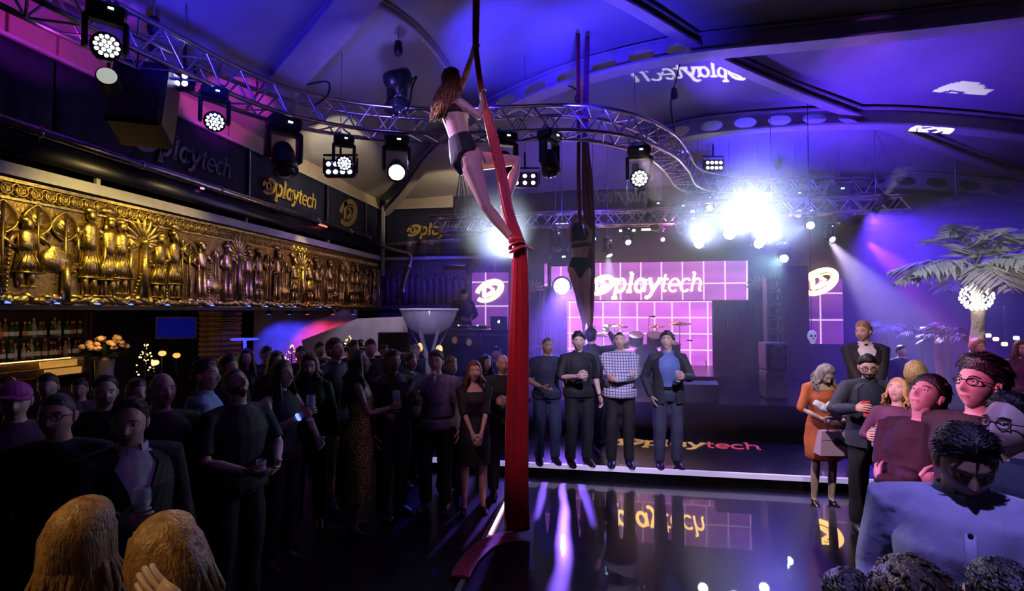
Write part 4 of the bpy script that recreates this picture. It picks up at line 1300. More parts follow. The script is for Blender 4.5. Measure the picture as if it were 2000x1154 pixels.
# ------------------------------------------------------------------ bar below the balcony
M_wood = mat('dark_wood', (.06, .03, .018), .45, noise_scale=6, noise_amt=.4, stretch=(1, 1, 6))
M_amber = emat('amber_strip', (1.0, .55, .12), 7.0)
M_amber.cycles.emission_sampling = 'AUTO'
XBR = -9.35
sh = empty('bar_shelf', (XBR, 3.9, 0), 'dark back bar shelf with bottles and an amber lit bottom tier', 'shelf')
def YX(px, py, x=XBR): return onX(px, py, x)
y0, y1 = YX(-40, 650).y, YX(163, 650).y
zs = [YX(80, 735).z, YX(80, 698).z, YX(80, 658).z, 2.2]
for z in zs[:3]:
    wpart(MB().box((XBR, (y0 + y1) / 2, z - .012), (.34, y1 - y0, .025)), 'shelf_board', M_wood, sh, False)
for y_ in (y0, (y0 + y1) / 2 + .7, y1):
    wpart(MB().box((XBR, y_, 1.1), (.34, .04, 2.2)), 'side_board', M_wood, sh, False)
wpart(MB().box((XBR - .16, (y0 + y1) / 2, 1.1), (.02, y1 - y0, 2.2)), 'back_board', M_wood, sh, False)
wpart(MB().box((XBR, (y0 + y1) / 2, .45), (.34, y1 - y0, .9)), 'cupboard', M_wood, sh, False)
wpart(MB().box((XBR - .13, (y0 + y1) / 2 + .1, zs[1] - .05), (.03, y1 - y0 - .3, .025)), 'light_strip', M_amber, sh, False)
BC = [(.20, .10, .02), (.04, .12, .04), (.35, .25, .10), (.45, .42, .38), (.10, .03, .02), (.5, .30, .08)]
BMs = [mat('bottle_glass_%d' % i, c, .08, spec=.8, emit=c, es=.015) for i, c in enumerate(BC)]  # faint emission put in, as if shelf light fell on the glass
LMs = [mat('bottle_label_%d' % i, c, .6, emit=c, es=.03) for i, c in enumerate([(.8, .7, .5), (.7, .3, .1), (.75, .75, .8)])]  # labels carry painted-in shelf light too
def bottle_mesh(kind):
    pr = [[(.036, 0), (.038, .01), (.038, .19), (.028, .22), (.013, .25), (.012, .30), (.015, .305), (.015, .315)],
          [(.045, 0), (.046, .01), (.046, .14), (.036, .17), (.014, .19), (.013, .24), (.017, .245), (.017, .255)],
          [(.030, 0), (.032, .01), (.032, .15), (.014, .20), (.012, .25), (.012, .26)]][kind]
    return pr
bms = [[MB().lathe(bottle_mesh(k), 12).mesh('bottle', BMs[i]) for i in range(6)] for k in range(3)]
lms = [[MB().lathe([(r * 1.02, .04), (r * 1.02, .11)], 12, cap=False).mesh('label', LMs[i]) for i in range(3)] for r in (.038, .046, .032)]
cms = [MB().lathe([(.016, bottle_mesh(k)[-1][1] - .03), (.016, bottle_mesh(k)[-1][1] + .006)], 8).mesh('cap', LMs[1]) for k in range(3)]
random.seed(21)
ORD = ['first', 'second', 'third', 'fourth', 'fifth', 'sixth', 'seventh', 'eighth', 'ninth', 'tenth', 'eleventh', 'twelfth', 'thirteenth', 'fourteenth', 'fifteenth', 'sixteenth', 'seventeenth']
where = ['middle', 'top']
for ti, z in enumerate(zs[1:3]):
    n = 17
    for i in range(n):
        y_ = y0 + .12 + (y1 - y0 - .24) * i / (n - 1) + random.uniform(-.02, .02)
        k = random.randrange(3); c = random.randrange(6)
        o = empty('bottle', (XBR + .06 + random.uniform(-.03, .03), y_, z), '%s bottle from the left on the %s back bar shelf' % (ORD[i], where[ti]), 'bottle', 'bottles on the %s bar shelf' % where[ti])
        link('glass_body', bms[k][c], o); link('label', lms[k][random.randrange(3)], o); link('cap', cms[k], o)
M_amberglow = mat('amber_glow_glass', (.9, .6, .25), .08, spec=.8, emit=(1, .5, .1), es=.35)  # amber shelf light put into the glass colour and emission
gm = MB().lathe([(.024, 0), (.030, .11), (.028, .11), (.022, .006)], 10, cap=False).mesh('tumbler', M_amberglow, True)
for j in range(2):
    for i in range(26):
        y_ = y0 + .9 + (y1 - y0 - 1.0) * i / 25
        link('tumbler', gm, None, (XBR + .0 + .1 * j, y_, zs[0] + (.13 if j == 0 else .001)), None, 'small amber-lit tumbler in the %s row of the bottom bar tier' % ('rear' if j == 0 else 'front'), 'glass', 'tumblers in the amber tier')
wpart(MB().box((XBR - .03, (y0 + y1) / 2, zs[0] + .06), (.09, y1 - y0 - .1, .12)), 'step', M_wood, sh, False)
# bar counter with a lit top corner
ct = empty('bar_counter', (-8.2, 4.6, 0), 'dark bar counter with a glowing pale top', 'counter')
wpart(MB().box((-8.2, 4.0, .5), (.5, 3.2, 1.0)), 'front', M_wood, ct, False)
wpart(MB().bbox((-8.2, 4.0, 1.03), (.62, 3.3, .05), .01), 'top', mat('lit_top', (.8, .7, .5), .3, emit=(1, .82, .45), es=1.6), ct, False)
# flowers, lights and lanterns under the balcony
def lumps(b, c, R_, n, r0, r1, seed):
    rs = np.random.RandomState(seed)
    for k in range(n):
        d = nrm(rs.randn(3)); d[2] = abs(d[2]) * .8
        b.ball(c + d * R_ * rs.uniform(.6, 1), rs.uniform(r0, r1), 8, 6)
p = np.array(at(205, 672, 8.0))
fv = empty('flower_arrangement', (p[0], p[1], 0), 'large vase of cream roses glowing orange beside the bar', 'flowers')
MB().lathe([(.10, 0), (.12, .02), (.07, .4), (.13, p[2] - .25), (.11, p[2] - .2)], 16).build('vase', M_case2, fv, smooth=True)
rs = np.random.RandomState(2)
for k in range(26):
    d = nrm(rs.randn(3)); d[2] = abs(d[2])
    c = V(0, 0, p[2] - .05) + d * V(.30, .30, .18) * rs.uniform(.7, 1)
    b = MB()
    for j in range(5): b.ball(c + nrm(rs.randn(3)) * .018, (.038, .038, .03), 7, 5)
    b.build('rose', mat('rose_cream', (.85, .62, .38), .6), fv, smooth=True)
b = MB()
for k in range(40):
    d = nrm(rs.randn(3)); d[2] = abs(d[2]) * .6 - .2
    q = V(0, 0, p[2] - .12) + d * .26
    b.sweep([V(0, 0, p[2] - .2), q, q + d * .12], [(.008, .004), (.03, .006), (.006, .003)], 5)
b.build('leaves', mat('dark_leaf', (.02, .05, .015), .5), fv, kind='stuff')
M_fairy = emat('fairy_bulb', (1.0, .66, .25), 2.2)
def fairy_tree(px, py, d, h, label, n=34, r=.17, mm=M_fairy):
    p = np.array(at(px, py, d))
    r_ = empty('lit_ornament_tree', (p[0], p[1], p[2] - h), label, 'ornament')
    b = MB()
    rs = np.random.RandomState(int(px))
    MB().sweep([V(0, 0, -(p[2] - h)), V(0, 0, h)], [.02, .008], 6).build('stem', M_case, r_)
    for k in range(n):
        t = rs.rand()
        a = rs.rand() * 7
        q = V(math.cos(a) * r * (1 - t), math.sin(a) * r * (1 - t), h * t)
        b.ball(q, .008 + .010 * rs.rand(), 6, 5)
    b.build('bulbs', mm, r_, smooth=True, kind='stuff')
    b = MB()
    for k in range(18):
        t = k / 18
        a = k * 2.4
        b.tube((0, 0, h * t), (math.cos(a) * r * (1 - t), math.sin(a) * r * (1 - t), h * t - .02), .005, .003, 5)
    b.build('twigs', M_case, r_, kind='stuff')
fairy_tree(285, 662, 9.0, .62, 'slim tree of tiny golden bulbs in the dark below the balcony')
fairy_tree(570, 672, 9.5, .30, 'low cluster of golden bulbs before the red-lit wall', 30, .16)
fairy_tree(682, 656, 9.5, .16, 'small golden lights among the fern fronds', 12, .12)
for i, (px, py, c, d) in enumerate(((317, 690, (1, .45, .12), 8.6), (345, 694, (1, .35, .08), 8.9), (303, 708, (1, .6, .3), 8.4), (820, 678, (1, .5, .15), 9.2), (858, 682, (1, .6, .25), 9.2))):
    p = np.array(at(px, py, d))
    r_ = empty('lantern', tuple(p), ['orange globe lantern right of the golden bulb tree', 'small deep orange lantern next to the globe lantern', 'dim orange lantern below the globe lantern', 'orange lamp glowing under the giant glass, left', 'orange lamp glowing under the giant glass, right'][i], 'lantern')
    MB().ball((0, 0, 0), (.06, .06, .045 if i < 3 else .08), 12, 8).build('globe', emat('lantern_%d' % i, c, 1.6), r_, smooth=True)
    MB().lathe([(.02, .04), (.03, .05), (.02, .07)], 10).build('cap', M_case, r_)
    MB().tube((0, 0, -p[2]), (0, 0, -.04), .012, .012, 6).build('pole', M_case, r_)
# woven pillar
p = np.array(at(430, 690, 9.2))
wp = empty('wall_pillar', (p[0], p[1], 0), kind='structure')
MB().box((0, 0, 1.12), (.44, .44, 2.24)).build('core', M_wood, wp)
bm_ = MB().bbox((0, 0, 0), (.50, .50, .075), .02).mesh('slat', mat('warm_slat', (.16, .085, .04), .5, noise_scale=8, noise_amt=.4))
for k in range(24): link('slat', bm_, wp, (0, 0, .06 + k * .092))
# glowing blue cocktail stand
p = np.array(at(478, 664, 6.6))
cs_ = empty('cocktail_stand', (p[0], p[1], 0), 'slim cocktail stand glowing blue behind the balding man', 'table')
M_bgl = emat('blue_glow', (.05, .06, 1), 1.6)
MB().lathe([(.16, p[2]), (.17, p[2] + .012), (.16, p[2] + .02)], 24).build('top', M_bgl, cs_)
MB().sweep([V(0, 0, 0), V(.02, 0, p[2] * .6), V(0, 0, p[2])], [.03, .022, .02], 10).build('pole', M_bgl, cs_, smooth=True)
MB().lathe([(.22, 0), (.22, .02), (.05, .04)], 20).build('base', M_case, cs_)
# blue television under the balcony
p = np.array(at(345, 640, 9.4))
tv = empty('wall_television', tuple(p), 'dim blue glowing screen hanging below the balcony', 'television', rot=(0, 0, .5))
MB().bbox((0, 0, 0), (.66, .05, .42), .01).build('case', M_case, tv)
MB().box((0, -.028, 0), (.60, .004, .36)).build('screen', mat('tv_blue', (.01, .01, .03), .9, emit=(.005, .01, .5), es=.2, spec=.1), tv)
MB().tube((0, .03, .2), (0, .03, 2.24 - p[2]), .02, .02, 8).build('ceiling_mount', M_case, tv)
# red and blue lit back wall of the lounge and the white slanted wall
a, c = at(505, 640, 11.2), at(690, 640, 11.8)
b = MB().box(((a.x + c.x) / 2, (a.y + c.y) / 2, 1.12), (c.x - a.x + .4, .1, 2.24), np.array(Matrix.Rotation(math.atan2(c.y - a.y, c.x - a.x), 3, 'Z')))
b.build('wall_lounge', mat('lounge_wall', (.35, .33, .36), .7, noise_scale=3, noise_amt=.3), kind='structure')
LOUNGE = [(at(525, 632, 10.6), (.05, .05, 1), 14), (at(565, 632, 10.7), (.05, .06, 1), 10), (at(600, 634, 10.8), (1, .05, .06), 18), (at(650, 632, 10.9), (1, .06, .08), 14), (at(690, 634, 10.6), (.08, .06, 1), 8)]
for i, (q, c, e) in enumerate(LOUNGE):
    r_ = empty('ceiling_spot', (q.x, q.y, 2.2), ['blue spot under the balcony, leftmost of the five before the lounge wall', 'blue spot under the balcony, second of the five', 'red spot under the balcony, third of the five', 'red spot under the balcony, fourth of the five', 'blue spot under the balcony, nearest the white wall'][i], 'lamp')
    MB().lathe([(.05, .04), (.06, 0), (.06, -.06), (.045, -.06)], 14).build('can', M_case, r_)
    MB().ball((0, 0, -.055), (.042, .042, .012), 10, 6).build('lens', emat('spot_lens_%d' % i, c, 4), r_, smooth=True)
    spot('spot_light', (q.x, q.y, 2.12), (q.x, q.y + .9, .9), c, e * 5, 95, .6, .04)
P_ = [np.array(at(592, 664, 10.4)), np.array(at(700, 622, 10.4)), np.array(at(790, 618, 10.4)), np.array(at(806, 690, 10.4)), np.array(at(600, 700, 10.4))]
b = MB()
n_ = nrm(np.cross(P_[1] - P_[0], P_[3] - P_[0]))
b.add(P_ + [q - n_ * .08 for q in P_], [(0, 1, 2, 3, 4), (9, 8, 7, 6, 5)] + [(i, (i + 1) % 5, 5 + (i + 1) % 5, 5 + i) for i in range(5)])
b.build('wall_slanted', M_white, kind='structure')
p = np.array(at(770, 668, 9.9))
tvb = empty('flat_screen_stand', (p[0], p[1], 0), 'switched off black screen on a stand in front of the white wall', 'television', rot=(0, 0, YAW))
MB().bbox((0, 0, p[2]), (.62, .06, .38), .01).build('case', M_case, tvb)
MB().box((0, -.032, p[2]), (.57, .004, .33)).build('screen', mat('screen_off', (.008, .008, .01), .1), tvb)
MB().tube((0, .0, .02), (0, .0, p[2] - .15), .025, .025, 10).build('pole', M_case, tvb)
MB().lathe([(.25, 0), (.25, .02)], 20).build('base', M_case, tvb)
# fern under the balcony end
def leafy(name, base, top, n, L, label, m, droop=.5, w=.02, seed=1, leaflets=9, pot=True):
    """pot, stem and arching feathered fronds"""
    r_ = empty(name, tuple(base), label, 'plant')
    rs = np.random.RandomState(seed)
    if pot: MB().lathe([(.13, 0), (.17, .28), (.155, .28), (.14, .24)], 18).build('pot', M_case2, r_, smooth=False)
    c = V(0, 0, top - base[2])
    MB().sweep([V(0, 0, .1), c], [.04, .03], 8).build('stem', M_wood, r_)
    for k in range(n):
        frond(r_, c, k * 2.4 + rs.rand() * .5, L * rs.uniform(.75, 1.1), rs.uniform(.15, 1.1), m, droop, w, leaflets, rs)
    return r_
def frond(root, c, az, L, el, m, droop, w, nl, rs, name='frond'):
    d = V(math.cos(az) * math.cos(el), math.sin(az) * math.cos(el), math.sin(el))
    b = MB()
    pts = []
    for j in range(9):
        t = j / 8
        pts.append(c + d * L * t - V(0, 0, droop * L * t * t))
    b.sweep(pts, [.012 * (1 - .8 * j / 8) for j in range(9)], 5)
    up = V(0, 0, 1)
    for j in range(nl):
        t = .18 + .80 * j / nl
        i = min(int(t * 8), 7)
        f = t * 8 - i
        p = pts[i] * (1 - f) + pts[i + 1] * f
        tg = nrm(pts[i + 1] - pts[i])
        sd = nrm(np.cross(tg, up))
        ll = L * .42 * math.sin(PI * min(t * .9 + .12, 1)) ** .8
        for s in (-1, 1):
            dd = nrm(tg * .75 + sd * s * .9 + V(0, 0, -.25 + .15 * rs.randn()))
            nn = nrm(np.cross(dd, sd * s))
            q = np.cross(dd, V(0, 0, 1)); q = nrm(q)
            a0, a1, a2 = p, p + dd * ll * .45 + q * w, p + dd * ll * .45 - q * w
            e = p + dd * ll + V(0, 0, -ll * .22)
            b.add([a0, a1, e, a2, a0 + V(0, 0, -.004), e + V(0, 0, -.004)], [(0, 1, 2, 3), (3, 5, 1, 4)])
    b.build(name, m, root)
M_fern = mat('fern_green', (.03, .10, .03), .5)
p = np.array(at(683, 690, 9.3))
leafy('potted_fern', V(p[0], p[1], 0), 2.2 - .075 * 9.3, 14, .5, 'dark potted fern before the white slanted wall', M_fern, seed=4)

# ------------------------------------------------------------------ palms and lounge on the right
M_palm = mat('palm_leaf', (.55, .58, .55), .45, noise_scale=6, noise_amt=.3)
_n = M_palm.node_tree
_t = _n.nodes.new('ShaderNodeBsdfTranslucent'); _t.inputs[0].default_value = (.6, .62, .6, 1)
_m = _n.nodes.new('ShaderNodeMixShader'); _m.inputs[0].default_value = .4
_n.links.new(_n.nodes['Principled BSDF'].outputs[0], _m.inputs[1]); _n.links.new(_t.outputs[0], _m.inputs[2])
_n.links.new(_m.outputs[0], _n.nodes['Material Output'].inputs['Surface'])
M_trunk = mat('palm_trunk', (.42, .34, .36), .7, noise_scale=8, noise_amt=.3, bump=.6, bump_scale=30)
def palm(px, pyc, d, label, n=20, L=1.15, z0=.3, seed=3):
    c = np.array(at(px, pyc, d))
    q = c.copy(); q[2] = z0
    r_ = empty('palm_tree', tuple(q), label, 'palm tree')
    h = c[2] - z0
    pts = [V(.02 * math.sin(k * .9), 0, h * k / 12) for k in range(13)]
    MB().sweep(pts, [.10 - .035 * k / 12 + (.012 if k % 2 else 0) for k in range(13)], 12).build('trunk', M_trunk, r_, smooth=True)
    MB().lathe([(.3, 0), (.34, .35), (.31, .35), (.29, .3)], 20).build('planter', M_case2, r_)
    rs = np.random.RandomState(seed)
    for k in range(n):
        el = rs.uniform(.10, .5) if k % 3 else rs.uniform(.7, 1.3)
        frond(r_, V(0, 0, h), k * 2.399 + rs.rand() * .4, L * rs.uniform(.8, 1.15), el, M_palm, .50 if k % 3 else .40, .042, 14, rs)
    return r_, c
pal, pc = palm(1905, 520, 7.6, 'palm tree with silvery fronds and a glowing light ball on its trunk', 22, 1.15)
palm(2015, 500, 8.4, 'second palm tree cut off by the right edge', 16, 1.0, seed=8)
M_ball = emat('fairy_white', (1.0, .90, .62), 4.0)
gp = np.array(at(1908, 580, 7.45))
bl = empty('light_ball', tuple(gp), 'glowing ball of white fairy lights wound on the palm trunk', 'light ball')
b = MB()
rs = np.random.RandomState(9)
for k in range(110):
    z = 1 - 2 * (k + .5) / 110
    a = k * 2.39996
    r = math.sqrt(1 - z * z)
    b.ball(V(r * math.cos(a), r * math.sin(a), z) * .185 * rs.uniform(.9, 1.08), .017, 6, 4)
b.build('bulbs', M_ball, bl, smooth=True, kind='stuff')
b = MB()
for k in range(5):
    a = k * PI / 5
    ring = [V(math.cos(t) * math.cos(a), math.cos(t) * math.sin(a), math.sin(t)) * .178 for t in np.linspace(0, 2 * PI, 25)]
    b.sweep(ring, [.004] * 25, 5)
b.build('wire_cage', M_steel, bl, smooth=True)
point('light_ball_glow', tuple(gp), (1, .9, .7), 14, .18, vol=.3)
# plants and glowing screens along the right wall
for i, (px, py, d) in enumerate(((1730, 640, 10.5), (1800, 650, 9.4), (1850, 655, 8.6))):
    p = np.array(at(px, py, d)); 
    leafy('potted_bush', V(p[0], p[1], .0), p[2], 16, .5, ['dark bush left of the palm, leftmost of three', 'dark bush left of the palm, middle of three', 'dark bush left of the palm, nearest the trunk'][i], mat('bush_dark', (.02, .03, .03), .6), seed=10 + i)
for i, (px, py, d, c) in enumerate(((1985, 660, 9.0, (.5, .45, 1)), (1945, 662, 9.3, (1, .55, .3)), (1930, 655, 9.4, (.8, .8, 1)), (1962, 672, 9.2, (1, .8, .3)))):
    p = np.array(at(px, py, d))
    r_ = empty('lounge_lamp', (p[0], p[1], 0), ['small violet lamp behind the palm at the right edge', 'small orange lamp right of the palm trunk', 'small white lamp close to the palm trunk', 'small yellow lamp between the palms'][i], 'lamp')
    MB().bbox((0, 0, p[2]), (.09, .05, .07), .015).build('shade', emat('lounge_lamp_%d' % i, c, 3), r_)
    MB().tube((0, 0, 0), (0, 0, p[2]), .012, .012, 6).build('pole', M_case, r_)
# slatted shutter beside the palm trunk
p = np.array(at(1938, 630, 9.6))
shu = empty('slatted_shutter', (p[0], p[1], p[2] - .3), 'pale slatted panel right of the palm trunk', 'shutter', rot=(0, 0, -.2))
sm_ = MB().bbox((0, 0, 0), (.34, .03, .035), .008).mesh('slat', M_case2)
for k in range(9): link('slat', sm_, shu, (0, 0, k * .07))
for s in (-.19, .19): MB().box((s, 0, .28), (.03, .04, .66)).build('stile', M_case2, shu)
for s in (-.19, .19): MB().box((s, 0, -(p[2] - .3) / 2 - .02), (.03, .04, p[2] - .3)).build('leg', M_case2, shu)
# red sail-like drape at the back right
p = np.array(at(1838, 690, 9.4))
b = MB()
b.sweep([V(p[0], p[1], .0), V(p[0] - .02, p[1], 1.0), V(p[0] - .07, p[1], 2.0)], [(.10, .05), (.09, .05), (.06, .04)], 16)
b.build('folded_parasol', mat('red_cloth', (.5, .04, .04), .6), smooth=True, label='folded red parasol among the guests left of the palm', cat='parasol')
# upper right: projector box on the eave beam, long soffit
p = np.array(at(1868, 392, 11.3))
pr = empty('projector_box', tuple(p), 'pale angled projector box high on the right wall', 'projector', rot=(0, 0, .3))
MB().bbox((0, 0, 0), (.62, .3, .2), .02, np.array(Matrix.Rotation(-.12, 3, 'Y'))).build('case', M_case2, pr)
MB().lathe([(.06, 0), (.06, .06), (.045, .06)], 14, (-.18, -.16, 0), np.array(Matrix.Rotation(PI / 2, 3, 'X'))).build('lens', M_case, pr)
MB().tube((0, .0, .08), (0, 0, max(.1, roof(p[0], p[1]) - p[2])), .025, .025, 8).build('bracket', M_steel, pr)
slab('trim_soffit', onY(1640, 425, 12.6).x, XR, 12.3, YB, 4.1, 4.22, M_darkwall)
p = np.array(at(205, 640, 7.6))
point('added_flower_light', tuple(p), (1, .5, .15), 9, .06)  # warm point added to light the roses, no lantern here

# ------------------------------------------------------------------ people
def skin(name, c): return mat(name, c, .48, noise_scale=30, noise_amt=.06, bump=.03, bump_scale=200)
SK = {'fair': skin('skin_fair', (.62, .40, .31)), 'pale': skin('skin_pale', (.70, .50, .42)), 'tan': skin('skin_tan', (.45, .27, .19)), 'deep': skin('skin_deep', (.25, .14, .09))}
M_lip = mat('lips', (.46, .22, .19), .4)
M_eye = mat('eye_white', (.75, .74, .72), .2)
M_iris = mat('iris', (.03, .02, .015), .1)
def hairm(name, c): return mat(name, c, .38, noise_scale=16, noise_amt=.45, bump=.35, bump_scale=50, stretch=(3, 3, .6))
HM = {'black': hairm('hair_black', (.012, .010, .012)), 'brown': hairm('hair_brown', (.055, .030, .016)), 'blond': hairm('hair_blond', (.46, .30, .12)),
      'grey': hairm('hair_grey', (.32, .29, .27)), 'honey': hairm('hair_honey', (.36, .19, .065)), 'auburn': hairm('hair_auburn', (.13, .045, .018)), 'redbrown': hairm('hair_redbrown', (.22, .085, .03)), 'stubble': hairm('hair_stubble', (.10, .07, .055))}
def cloth(name, c, r=.75, amt=.15, bmp=.25, bs=14): return mat('cloth_' + name, c, r, noise_scale=9, noise_amt=amt, bump=bmp, bump_scale=bs, sheen=0.0)
CM = {'black': cloth('black', (.012, .012, .014)), 'navy': cloth('navy', (.02, .026, .06)), 'charcoal': cloth('charcoal', (.028, .028, .036)), 'denim': cloth('denim', (.03, .042, .095)),
      'blue': cloth('blue', (.13, .18, .42)), 'lav': cloth('lavender', (.42, .40, .62)), 'white': cloth('white', (.72, .72, .74)), 'rust': cloth('rust', (.60, .15, .055)),
      'maroon': cloth('maroon', (.032, .012, .02)), 'greyblue': cloth('greyblue', (.045, .05, .085)), 'skyblue': cloth('skyblue', (.28, .38, .60)), 'plum': cloth('plum', (.10, .03, .09)),
      'olive': cloth('olive', (.09, .07, .03)), 'melange': cloth('melange', (.22, .20, .30), amt=.5), 'red': cloth('red', (.35, .03, .05)), 'tights': mat('tights', (.40, .27, .23), .5), 'leather': mat('shoe_leather', (.015, .012, .012), .3)}
def checked(name, a, b_, s):
    m = mat(name, a, .75, bump=.2, bump_scale=14)
    nt = m.node_tree
    tc = nt.nodes.new('ShaderNodeTexCoord')
    sp = nt.nodes.new('ShaderNodeSeparateXYZ')
    nt.links.new(tc.outputs['Object'], sp.inputs[0])
    outs = []
    for ax in (0, 2):
        q = nt.nodes.new('ShaderNodeMath'); q.operation = 'MULTIPLY'; q.inputs[1].default_value = s
        nt.links.new(sp.outputs[ax], q.inputs[0])
        f = nt.nodes.new('ShaderNodeMath'); f.operation = 'FRACT'; nt.links.new(q.outputs[0], f.inputs[0])
        l = nt.nodes.new('ShaderNodeMath'); l.operation = 'LESS_THAN'; l.inputs[1].default_value = .26
        nt.links.new(f.outputs[0], l.inputs[0]); outs.append(l.outputs[0])
    mxm = nt.nodes.new('ShaderNodeMath'); mxm.operation = 'MAXIMUM'
    nt.links.new(outs[0], mxm.inputs[0]); nt.links.new(outs[1], mxm.inputs[1])
    mx = nt.nodes.new('ShaderNodeMix'); mx.data_type = 'RGBA'
    nt.links.new(mxm.outputs[0], mx.inputs[0])
    mx.inputs[6].default_value = (*a, 1); mx.inputs[7].default_value = (*b_, 1)
    nt.links.new(mx.outputs[2], nt.nodes['Principled BSDF'].inputs['Base Color'])
    return m
CM['check'] = checked('checked_shirt', (.62, .60, .68), (.10, .10, .22), 28)
CM['sequin'] = mat('sequins', (.42, .30, .10), .22, metal=1.0, noise_scale=60, noise_amt=.9, bump=1.0, bump_scale=70)

def sstep(x): x = np.clip(x, 0, 1); return x * x * (3 - 2 * x)
def G(a, b_): return np.exp(-(a / b_) ** 2)
def head_grid(nu, nv, sex='m'):
    t = np.linspace(-1, 1, nu + 1)[:-1]
    az = PI * np.sign(t) * np.abs(t) ** 1.35
    el = np.linspace(-PI / 2, PI / 2, nv + 1)
    AZ, EL = np.meshgrid(az, el)
    x, y, z = np.sin(AZ) * np.cos(EL) * .074, np.cos(AZ) * np.cos(EL) * .094, np.sin(EL) * .118
    t = np.clip(-z / .118, 0, 1)
    x = x * (1 - (.26 if sex == 'm' else .34) * t ** 1.7)
    y = np.where(y < 0, y * 1.06 * (1 - .5 * t ** 1.2), y * (1 - .05 * t ** 3))
    w_ = sstep(y / .04)
    ax = np.abs(x)
    prof = np.interp(z, [-.043, -.034, -.026, -.005, .02], [0, .8, 1, .5, 0])
    y = y + w_ * (.025 * prof * G(x, .009 + .006 * prof) - .011 * G(ax - .031, .016) * G(z - .012, .012) + .005 * G(ax - .030, .025) * G(z - .034, .009)
                  + .004 * G(ax - .044, .018) * G(z + .025, .02) + .006 * G(x, .024) * (G(z + .057, .005) + G(z + .070, .0055)) - .004 * G(x, .024) * G(z + .0635, .003)
                  + .008 * G(x, .02) * G(z + .102, .016))
    return np.stack([x, y, z], 2)
HAIRLINE = {'short': ([-.10, -.045, -.012, .03, .06, .10], [-.062, -.055, .004, .040, .068, .074]),
            'recede': ([-.10, -.045, -.012, .02, .05, .10], [-.060, -.05, .004, .05, .098, .108]),
            'bob': ([-.10, -.045, -.0, .035, .06, .10], [-.10, -.105, -.095, .030, .075, .080])}
